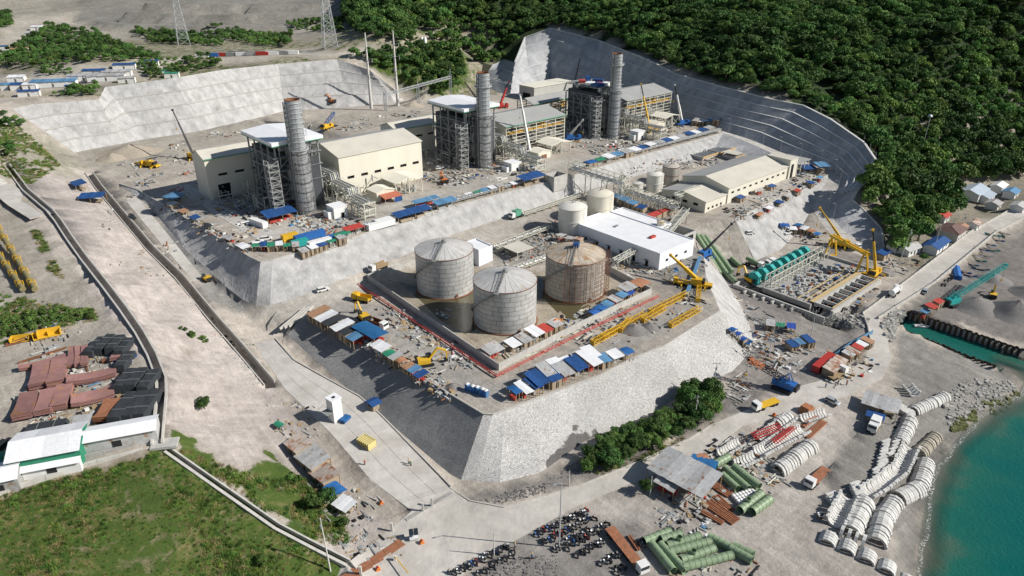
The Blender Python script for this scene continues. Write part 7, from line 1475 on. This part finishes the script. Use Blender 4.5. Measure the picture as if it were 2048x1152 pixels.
for k in range(6):
    for j in range(4):
        p = ra+rd_*(k*4.3+1.6)+rn_*(j*.95-.6); p.z = gz_at(p.x,p.y); t = thing('arch_segment', 'white precast arch standing crosswise in the row at the beach end', 'concrete arch', p, rh_, 'crosswise arches'); t.scale = (1,.92,.72); part(t, 'ring_segment', AM[(1,0)][0], None)
        for y in (-1.87,1.87): part(t, 'foot', AM[(1,0)][1], None, (0,y,0))
slabm = MB().bx(-1.6,1.6,-.35,.35,0,.45).mesh('block'); slabm.materials.append(archm)
for (u0,v0),(u1,v1),n in [((735,545),(715,640),7),((790,530),(760,600),5),((720,640),(690,690),5),((590,740),(620,800),6),((480,790),(520,830),5),((760,360),(850,420),9)]:
    a,b = Gd(*Y(u0,v0)),Gd(*Y(u1,v1))
    for k in range(n):
        p = a.lerp(b,k/max(n-1,1)); p.z = gz_at(p.x,p.y)
        for j in range(3): tag(put('precast_block', slabm, None, None, p+Vector((rnd.uniform(-.2,.2),rnd.uniform(-.2,.2),j*.47)), .5+rnd.uniform(-.15,.15)), 'white precast concrete block stacked beside the beach arches', 'concrete block', 'precast blocks by the beach')
for (u0,v0),(u1,v1) in [((1150,275),(1330,205)),((1165,300),(1345,230)),((1300,330),(1430,225)),((1285,320),(1410,225))]: a,b = Gd(*Z(u0,v0))+Vector((0,0,2.6)),Gd(*Z(u1,v1))+Vector((0,0,2.6)); t = thing('red_frame','red steel ladder frame lying on the concrete arches','steel frame',a,0,'red frames on the arches'); d=b-a; nn=Vector((-d.y,d.x,0)).normalized()*.5; m=MB().bar(nn,d+nn,.2).bar(-nn,d-nn,.2); part(t,'rail',m,paintr); part(t,'rung',[mm for mm in [MB()] if not [mm.bar(d*j/12-nn,d*j/12+nn,.14) for j in range(13)] == []][0],paintr)
drumm = MB().lathe([(.01,0),(.45,0),(.5,.12),(.5,.8),(.45,.92),(.01,.92)],12).mesh('drum'); drumm.materials.append(whitep)
for k in range(34): p = Gd(*Z(1035+(k%7)*20+(k//7)*14,640+(k//7)*16-(k%7)*7)); tag(put('barrel',drumm,None,None,p,0),'white plastic barrel in the block beside the green pipes','barrel','white barrels by the green pipes')
for (u0,v0),(u1,v1),n in [((805,520),(1000,640),5),((840,690),(1030,820),6),((900,640),(1010,740),4),((820,740),(960,820),3),((1500,185),(1590,110),3),((1530,260),(1650,150),4),((345,895),(410,990),2)]: a,b = Gd(*Z(u0,v0))+Vector((0,0,.3)),Gd(*Z(u1,v1))+Vector((0,0,.3)); t = thing('beam_pile','rusty steel beams laid out on the shore lot','steel beams',a,0,'rusty beams on the shore lot'); nn=Vector((-(b-a).y,(b-a).x,0)).normalized(); [part(t,'beam',MB().bar(nn*j*.55+Vector((0,0,.1*(j%2))),b-a+nn*j*.55,.3,.4),rustbed) for j in range(n)]
t = thing('rusty_bucket','rust orange excavator attachment by the dirt track','machine part',Gd(1612,824),.6); part(t,'shell',MB().extr([(-1.6,0),(1.6,0),(1.9,1.2),(1.2,2.2),(-1.0,2.0),(-1.9,1.0)],-1.4,1.4),M('orange_rust',(.42,.17,.08),var=.3,scale=1)); part(t,'arm',MB().bar((1.2,0,1.8),(3.4,.5,.6),.5),rust)
# sheet piles, rocks, gravel heaps, boats, shore houses
pilem = M('rusted_pile', (.075,.05,.035), var=.4, scale=1.5, rough=.9, rand=.3)
def sheet_wall(line, label):
    o = line[0]; t = thing('sheet_pile_wall', label, 'wall', o); pile = rustbed; d0 = 0
    for a,b in zip(line,line[1:]):
        n = max(1,int((b-a).length/.9)); d=(b-a)/n; nn=Vector((-d.y,d.x,0)).normalized()*.22
        for k in range(n): p=a+d*k-o+(nn if k%2 else -nn); zt=rnd.uniform(-.15,.25); part(t,'pile',MB().bar(p-d*.04+Vector((0,0,-1.9+zt)),p+d*1.04+Vector((0,0,-1.9+zt)),.12,5.2),pilem)
sheet_wall(nw,'rusty sheet pile wall on the near bank of the turquoise channel'); sheet_wall(fw[1:4],'dark sheet pile wall on the far bank of the turquoise channel')
def rock_field(name, label, polys, n, s0, s1, seed, mat):
    g = random.Random(seed); m = MB(); base = []
    for k in range(n):
        pl = polys[g.randrange(len(polys))]; us = [p[0] for p in pl]; vs_ = [p[1] for p in pl]
        for _ in range(20):
            u,v = g.uniform(min(us),max(us)),g.uniform(min(vs_),max(vs_))
            if inside((u,v),pl): break
        p = Gd(u,v); s_ = g.uniform(s0,s1)*(1.5 if g.random()<.1 else 1); q = []
        for c in ((-1,-1,-.6),(1,-1,-.6),(1,1,-.6),(-1,1,-.6),(-.7,-.7,.7),(.7,-.7,.7),(.7,.7,.7),(-.7,.7,.7)): q.append((p.x+c[0]*s_*g.uniform(.5,1),p.y+c[1]*s_*g.uniform(.5,1),p.z+c[2]*s_*g.uniform(.4,.9)))
        m.add(q,[(3,2,1,0),(4,5,6,7),(0,1,5,4),(1,2,6,5),(2,3,7,6),(3,0,4,7)])
    return tag(put(name,m,mat),label,'rocks',kind='stuff')
rockm = M('sea_rock', (.36,.35,.32), var=.35, scale=.6, rough=.9, pos=True); rockd = M('dark_rubble', (.17,.165,.16), var=.35, scale=.7, rough=.95, pos=True); rockg = M('mossy_rock', (.12,.13,.05), var=.4, scale=.6, rough=.95, pos=True)
rock_field('riprap','pale riprap rocks on the headland by the sea',[[(1880,800),(1930,760),(2010,755),(2040,780),(1985,812),(1900,850)],[(1760,650),(1790,610),(1815,625),(1795,655),(1785,690)],[(1640,640),(1700,620),(1740,640),(1735,655),(1690,660)]],620,.35,.9,1,rockm)
rock_field('mossy_rocks','brown green mossy rocks where the headland meets the water',[[(1960,800),(2035,785),(2046,770),(2040,800),(1985,835)],[(1900,850),(1960,815),(1950,840),(1905,865)],[(2030,840),(2048,836),(2050,850),(2032,852)]],120,.5,1.2,2,rockg)
rock_field('rubble','dark stone rubble below the stone wall and motorcycle park',[[(960,1152),(1010,1115),(1110,1110),(1120,1152)],[(1095,960),(1180,905),(1260,870),(1170,950)],[(960,1000),(1090,965),(1095,985),(1000,1008)],[(1390,800),(1450,760),(1500,740),(1520,790),(1440,830)],[(1480,680),(1540,700),(1520,740),(1490,730)]],900,.12,.42,3,rockd)
def heap(u,v,r,h,label,mat,seed=0):
    p = Gd(u,v); m = MB(); n=22; k=8; vs=[]
    for j in range(k+1):
        f=j/k
        for i in range(n): a=2*PI*i/n; q=noise.noise((math.cos(a)*1.5+seed,math.sin(a)*1.5,f*2)); rr=r*(1-f)*(1+.18*q); vs.append((rr*math.cos(a)*1.2,rr*math.sin(a),-.3+(h+.3)*(f**1.05)*(1+.08*q)))
    m.add(vs,[(j*n+i,j*n+(i+1)%n,(j+1)*n+(i+1)%n,(j+1)*n+i) for j in range(k) for i in range(n)],True); return tag(put('gravel_heap',m,mat,None,p),label,'gravel heap')
hg = M('grey_gravel', (.20,.19,.18), var=.2, scale=1, rough=.95, bump=.4); hb = M('tan_gravel', (.38,.33,.26), var=.15, scale=1, rough=.95, bump=.4)
for a in [(1950,612,9,4,'dark gravel heap beside the teal crane',hg,1),(2030,628,11,6,'tall dark gravel heap on the beach fill',hg,2),(1985,560,7,3,'low dark gravel heap near the boats',hg,3),(2060,590,9,4,'gravel heap at the edge of the beach fill',hg,4),(260,305,15,4.5,'broad tan earth heap at the back of the terrace',hb,5),(225,318,8,3,'smaller tan earth heap beside the broad heap',hb,6),(825,212,7,3,'grey earth heap near the switchyard',hb,7),(1268,660,5,2,'small grey gravel heap on the tank terrace',hg,8),(1300,655,4,1.6,'second grey gravel heap on the tank terrace',hg,9),(1765,545,5,2.2,'grey heap at the coast road corner',hg,10),(905,775,3,1.3,'little grey heap on the stone rim road',hg,11),(1500,560,7,2.2,'sand heap covering the green pipe',hb,12),(1330,880,3,1.4,'sandy heap at the end of the roadside trees',hb,13)]: heap(*a)
hull = {}
def boat(u,v,rz,mat,label,L=7):
    t = thing('outrigger_boat', label, 'boat', Gd(u,v), rz, 'outrigger boats on the beach'); n=8; vs=[]
    for i in range(n+1): x=-L/2+L*i/n; f=1-abs(2*i/n-1)**2.2; w=.08+.5*f; s_=.35*(1-f); vs += [(x,-w,.75+s_),(x,-w*.5,.1+s_*.8),(x,w*.5,.1+s_*.8),(x,w,.75+s_)]
    part(t,'hull',MB().add(vs,[(4*i+j,4*i+j+1,4*i+j+5,4*i+j+4) for i in range(n) for j in range(3)]),mat); part(t,'deck',MB().bx(-L*.3,L*.3,-.4,.4,.62,.68),woodm)
    for s_ in (-1,1): part(t,'outrigger',MB().cyl((-L*.36,s_*1.9,.25),(L*.36,s_*1.9,.25),.08,n=6),whitep)
    for x in (-1.6,1.6): part(t,'spar',MB().bar((x,-2,.8),(x,2,.8),.08),woodm)
for k,(u,v) in enumerate([(1925,545),(1940,530),(1955,522),(1948,512),(1962,500),(1975,490),(1982,502),(1968,512),(1935,552),(1992,482),(1985,472),(2005,468),(1905,552),(1960,540)]): boat(u,v,-.7+rnd.uniform(-.3,.3),(paintb,tarpl,paintt,whitep)[k%4],'%s outrigger boat drawn up on the beach'%('dark blue','light blue','teal','white')[k%4])
t = thing('covered_barge','long blue tarp covered boat by the coast road','boat',Gd(1913,548),-.45); part(t,'cover',MB().extr([(-1.6,.1),(-1.3,1.4),(0,1.9),(1.3,1.4),(1.6,.1)],-6,6),tarpb); part(t,'hull',MB().bx(-1.5,1.5,-6.4,6.4,0,.6),paintb)
t = thing('motor_boat','small white boat floating in the turquoise channel','boat',P(1843,654,0),-.2); part(t,'hull',MB().add([(-2.6,-.9,.6),(1.4,-.9,.6),(2.8,0,.75),(1.4,.9,.6),(-2.6,.9,.6),(-2.5,-.6,-.1),(1.3,-.6,-.1),(2.2,0,-.05),(1.3,.6,-.1),(-2.5,.6,-.1)],[(0,1,6,5),(1,2,7,6),(2,3,8,7),(3,4,9,8),(4,0,5,9),(5,6,7,8,9)]),paintw); part(t,'deck',MB().bx(-2.3,1.2,-.7,.7,.3,.42),whitep); part(t,'console',MB().bx(-.6,.2,-.4,.4,.42,1.2),paints)
slate = M('grey_blue_roof', (.36,.42,.48), var=.12, scale=.6, rough=.6, rand=.15); brownr = M('brown_roof', (.16,.10,.09), var=.15, scale=.6, rough=.8); 
def house(u,v,L,D,H,rz,rm,label,wm=whitep,hip=False):
    t = thing('house', label, 'house', Gd(u,v), rz); part(t,'wall',MB().bx(-L/2,L/2,-D/2,D/2,-.6,H),wm)
    e=.7; r_=H+D*.2; ix = (L/2-D*.35) if hip else L/2+e
    for s_ in (-1,1): vs=[(-L/2-e,s_*(D/2+e),H-.15),(L/2+e,s_*(D/2+e),H-.15),(ix,0,r_),(-ix,0,r_)]; part(t,'roof',MB().add(vs+[(a,b,c+.12) for a,b,c in vs],[(0,1,2,3),(7,6,5,4),(0,4,5,1),(1,5,6,2),(2,6,7,3),(3,7,4,0)]),rm)
    for s_ in (-1,1):
        vs=[(s_*L/2,-D/2,H),(s_*L/2,D/2,H),(s_*(ix-.72 if not hip else ix),0,r_)]
        if hip: vs=[(s_*(L/2+e),-D/2-e,H-.13),(s_*(L/2+e),D/2+e,H-.13),(s_*ix,0,r_+.02)]
        part(t,'gable' if not hip else 'hip_roof',MB().add(vs,[(0,1,2)]),rm if hip else wm)
    for x in (-L*.28,L*.28): part(t,'window',MB().bx(x-.6,x+.6,-D/2-.05,-D/2-.01,.9,2.0),glass)
    part(t,'door',MB().bx(-.5,.5,-D/2-.06,-D/2-.01,0,2.1),paintk); return t
for a in [(1900,475,12,9,4.5,.75,brownr,'brown hip roofed house by the coast road',concm,True),(1870,498,15,6,3,.75,bluet,'long blue roofed house beside the brown roofed house'),(1945,392,17,10,3.6,.75,slate,'large pale grey roofed building in the coastal trees'),(1965,400,12,8,3.2,.75,slate,'second grey roofed building behind the village'),(1995,380,10,6,3,.75,tarpw,'white roofed house at the forest edge'),(2020,392,9,6,3,.75,tarpl,'light blue roofed house near the frame corner'),(1815,505,10,6,2.8,.6,tin,'tin roofed house where the forest meets the road'),(1790,500,6,5,2.6,.4,bluet,'small blue roofed house beside the tin roofed house'),(1880,440,7,6,3,.75,redp,'red roofed house hidden in the trees'),(1945,455,6,5,2.8,.75,rtin,'rusty roofed house on the village stretch'),(1920,462,5,4,2.6,.75,browns,'small brown roofed hut beside the coast road'),(2035,420,8,6,2.8,.75,tin,'tin roofed house at the far end of the coast road'),(1985,415,7,6,2.8,.75,tin,'tin roofed house among parked vehicles')]: house(*a)
# upper plateau settlement
for k in range(10): container(405+k*20,114-k*.6,.08,(whitep,paintb,paintr,gsteel,whitep,tin,paintr,whitep,gsteel,whitep)[k],'%s container on the plateau track'%('white','blue','red','grey','white','tin','red','white','grey','white')[k],L=9,group='containers on the plateau track')
for k,(u,v,L_,D_3,c) in enumerate([(35,163,10,6,'w'),(22,178,10,5,'l'),(45,178,12,5,'b'),(62,178,8,5,'w'),(110,172,26,7,'l'),(170,160,20,6,'t'),(215,160,22,7,'t'),(235,152,18,6,'t'),(190,150,14,5,'b'),(250,138,14,5,'b'),(300,132,12,5,'b'),(60,192,12,4,'b'),(150,180,10,5,'B'),(2,100,12,8,'B'),(40,105,12,5,'n'),(65,72,10,7,'t'),(75,60,10,6,'w'),(335,150,6,5,'g'),(255,165,10,5,'t'),(345,155,9,6,'g')]): shed(u,v,L_,D_3,3,.25,c,'%s roofed cabin in the plateau settlement'%ROOF[c][1],open_=False,wall=whitep,group='%s cabins on the plateau'%ROOF[c][1])
t = thing('crate_row','row of tall timber crates on the laydown platform','crates',P(650,250,30)+Vector((0,0,-1.5)),.1)
for k in range(7): part(t,'crate',MB().bx(k*3.2,k*3.2+3,0,3,0,4),ply)

# ---------------------------------------------------------------- loose construction debris and surf
DM = [tin,ply,steel,rust,redp,bluet,whitep,concd,gsteel,paintk,woodm,tarpl,concm,psteel,rustbed,tarpw]
def debris(label, polys, n, s0, s1, seed, wts=None):
    g = random.Random(seed); m = MB(); mi = []; wts = wts or [4,2.5,5,1.6,.25,.45,.8,4,5,3,3,.3,4,3.5,.6,.6]
    boxes = [(min(p[0] for p in pl),max(p[0] for p in pl),min(p[1] for p in pl),max(p[1] for p in pl)) for pl in polys]; ar = [(b[1]-b[0])*(b[3]-b[2]) for b in boxes]
    for c in range(n//7+1):
        i = g.choices(range(len(polys)),ar)[0]; b = boxes[i]
        for _ in range(30):
            u,v = g.uniform(b[0],b[1]),g.uniform(b[2],b[3])
            if inside((u,v),polys[i]): break
        q = Gd(u,v); k0 = g.choices(range(len(DM)),wts)[0]; hd = g.choice((ANG,ANG+1.57,g.uniform(0,3)))
        for _ in range(7):
            p = q+Vector((g.gauss(0,2.2),g.gauss(0,2.2),0)); z = gz_at(p.x,p.y)
            if abs(z-q.z) > 1.0: continue
            k = k0 if g.random()<.6 else g.choices(range(len(DM)),wts)[0]; s_ = g.uniform(s0,s1); n0 = len(m.f); r = g.random()
            if r < .3: L_ = s_*g.uniform(2,5); m.box(p.x,p.y,z+.15,L_,.25*s_+.1,.25,rz=hd+g.uniform(-.1,.1))
            elif r < .45: L_ = s_*g.uniform(1.5,4); d = Vector((math.cos(hd),math.sin(hd),0))*L_/2; c_ = Vector((p.x,p.y,z+.2*s_)); m.cyl(c_-d,c_+d,.2*s_,n=6)
            elif r < .75: m.box(p.x,p.y,z+.3*s_,s_,s_*g.uniform(.6,1.4),.6*s_,rz=hd)
            else: m.box(p.x,p.y,z+.08,s_*1.6,s_*1.2,.12,rz=hd,rx=g.uniform(-.06,.06))
            mi += [k]*(len(m.f)-n0)
    me = m.mesh('construction_debris')
    for mt in DM: me.materials.append(mt)
    me.polygons.foreach_set('material_index', mi); o = put('construction_debris', me); return tag(o, label, 'debris', kind='stuff')
debris('mixed building materials lying between the power blocks',[[(440,400),(560,395),(560,440),(500,470),(440,430)],[(560,432),(700,430),(720,458),(600,472)],[(835,325),(940,300),(960,350),(890,378),(840,365)],[(960,330),(1070,312),(1090,338),(1000,362)],[(1130,278),(1290,262),(1300,288),(1180,312)],[(1300,250),(1430,232),(1440,252),(1330,272)]],1500,.35,1.4,1)
debris('materials scattered over the rear of the power terrace',[[(215,325),(385,300),(388,345),(290,372)],[(560,250),(760,228),(900,214),(880,232),(640,275)],[(330,275),(500,262),(500,275),(340,300)],[(270,372),(380,360),(420,420),(360,420)],[(300,400),(345,410),(500,500),(480,505)]],650,.4,1.5,2)
debris('pumps, pipes and crates lying behind the fuel tanks',[[(965,500),(1110,455),(1200,478),(1060,530)],[(1225,410),(1360,440),(1300,462),(1215,440)],[(1060,480),(1120,440),(1180,430),(1110,470)],[(1330,520),(1400,515),(1405,560),(1340,565)],[(1190,470),(1230,500),(1300,540),(1280,560),(1215,520)]],1100,.3,1.2,3)
debris('materials along the rims of the tank terrace',[[(690,640),(760,690),(905,775),(885,790),(740,705)],[(1180,640),(1400,580),(1405,620),(1230,690),(1170,690)],[(745,600),(880,690),(950,730),(930,735),(740,612)],[(1010,700),(1200,610),(1290,585),(1180,660),(1020,715)]],900,.3,1.2,4)
debris('materials along the warehouse yard',[[(1440,430),(1640,350),(1655,352),(1480,438)],[(1340,330),(1440,310),(1490,316),(1400,345)],[(1600,335),(1650,340),(1620,360),(1560,385)],[(1230,345),(1420,300),(1420,306),(1260,352)]],600,.3,1.2,5)
debris('scrap and stores in the yard round the pump pit',[[(1480,600),(1620,690),(1600,740),(1520,742),(1500,680)],[(1660,518),(1740,542),(1715,575),(1655,525)],[(1590,440),(1660,475),(1640,490),(1570,470)],[(1680,600),(1740,575),(1730,620),(1690,640)],[(1780,510),(1830,520),(1800,560),(1760,540)]],560,.3,1.3,6)
debris('scrap and timber on the shore storage lots',[[(1280,1010),(1330,960),(1420,950),(1450,1040),(1380,1060)],[(1450,770),(1505,755),(1505,800),(1440,822)],[(1640,700),(1740,690),(1725,740),(1650,768)],[(1780,842),(1830,828),(1770,890)],[(1340,1130),(1500,1120),(1500,1160),(1330,1160)],[(1420,900),(1500,880),(1560,960),(1480,1000)]],650,.3,1.1,7)
debris('odds and ends beside the ramp and ditch',[[(540,780),(640,830),(640,885),(560,880)],[(640,970),(760,1010),(720,1045),(660,1020)],[(680,1060),(790,1060),(780,1110),(690,1100)],[(420,640),(500,700),(540,760),(520,760),(430,660)],[(205,375),(260,440),(360,560),(340,545)]],420,.25,1.0,8)
debris('bars and timber between the stacks of the left yard',[[(60,700),(230,690),(290,745),(250,860),(50,850)],[(20,660),(120,650),(130,690),(20,700)]],520,.3,1.2,9)
fm_ = bpy.data.materials.new('surf_foam'); fm_.use_nodes = True; nt = fm_.node_tree; b = nt.nodes['Principled BSDF']; b.inputs['Base Color'].default_value = (.75,.77,.76,1); b.inputs['Roughness'].default_value = .8
n_ = nd(nt,'TexNoise'); n_.inputs['Scale'].default_value = 1.8; n_.inputs['Detail'].default_value = 7; nt.links.new(nd(nt,'NewGeometry').outputs['Position'], n_.inputs['Vector']); mr_ = nd(nt,'MapRange'); mr_.inputs[1].default_value = .5; mr_.inputs[2].default_value = .66; mr_.inputs[4].default_value = .55; nt.links.new(n_.outputs['Fac'], mr_.inputs[0]); nt.links.new(mr_.outputs[0], b.inputs['Alpha'])
m = MB()
for off in (.4,): 
    L1 = [p.copy() for p in shore[:9]]; ps_ = par(L1); pts_ = [along(L1,ps_,k/60) for k in range(61)]; a_ = offs(pts_,-off); b_ = offs(pts_,-off-1.0); vs = []
    for k,(p,q) in enumerate(zip(a_,b_)): w_ = noise.noise((k*.35,off,0))*.9; d_ = (q-p); vs += [(p.x+d_.x*w_,p.y+d_.y*w_,.03+off*.01),(q.x+d_.x*w_,q.y+d_.y*w_,.03+off*.01)]
    m.add(vs,[(2*k,2*k+1,2*k+3,2*k+2) for k in range(60)])
tag(put('surf', m, fm_), 'thin white line of surf along the beach', 'surf', kind='stuff')
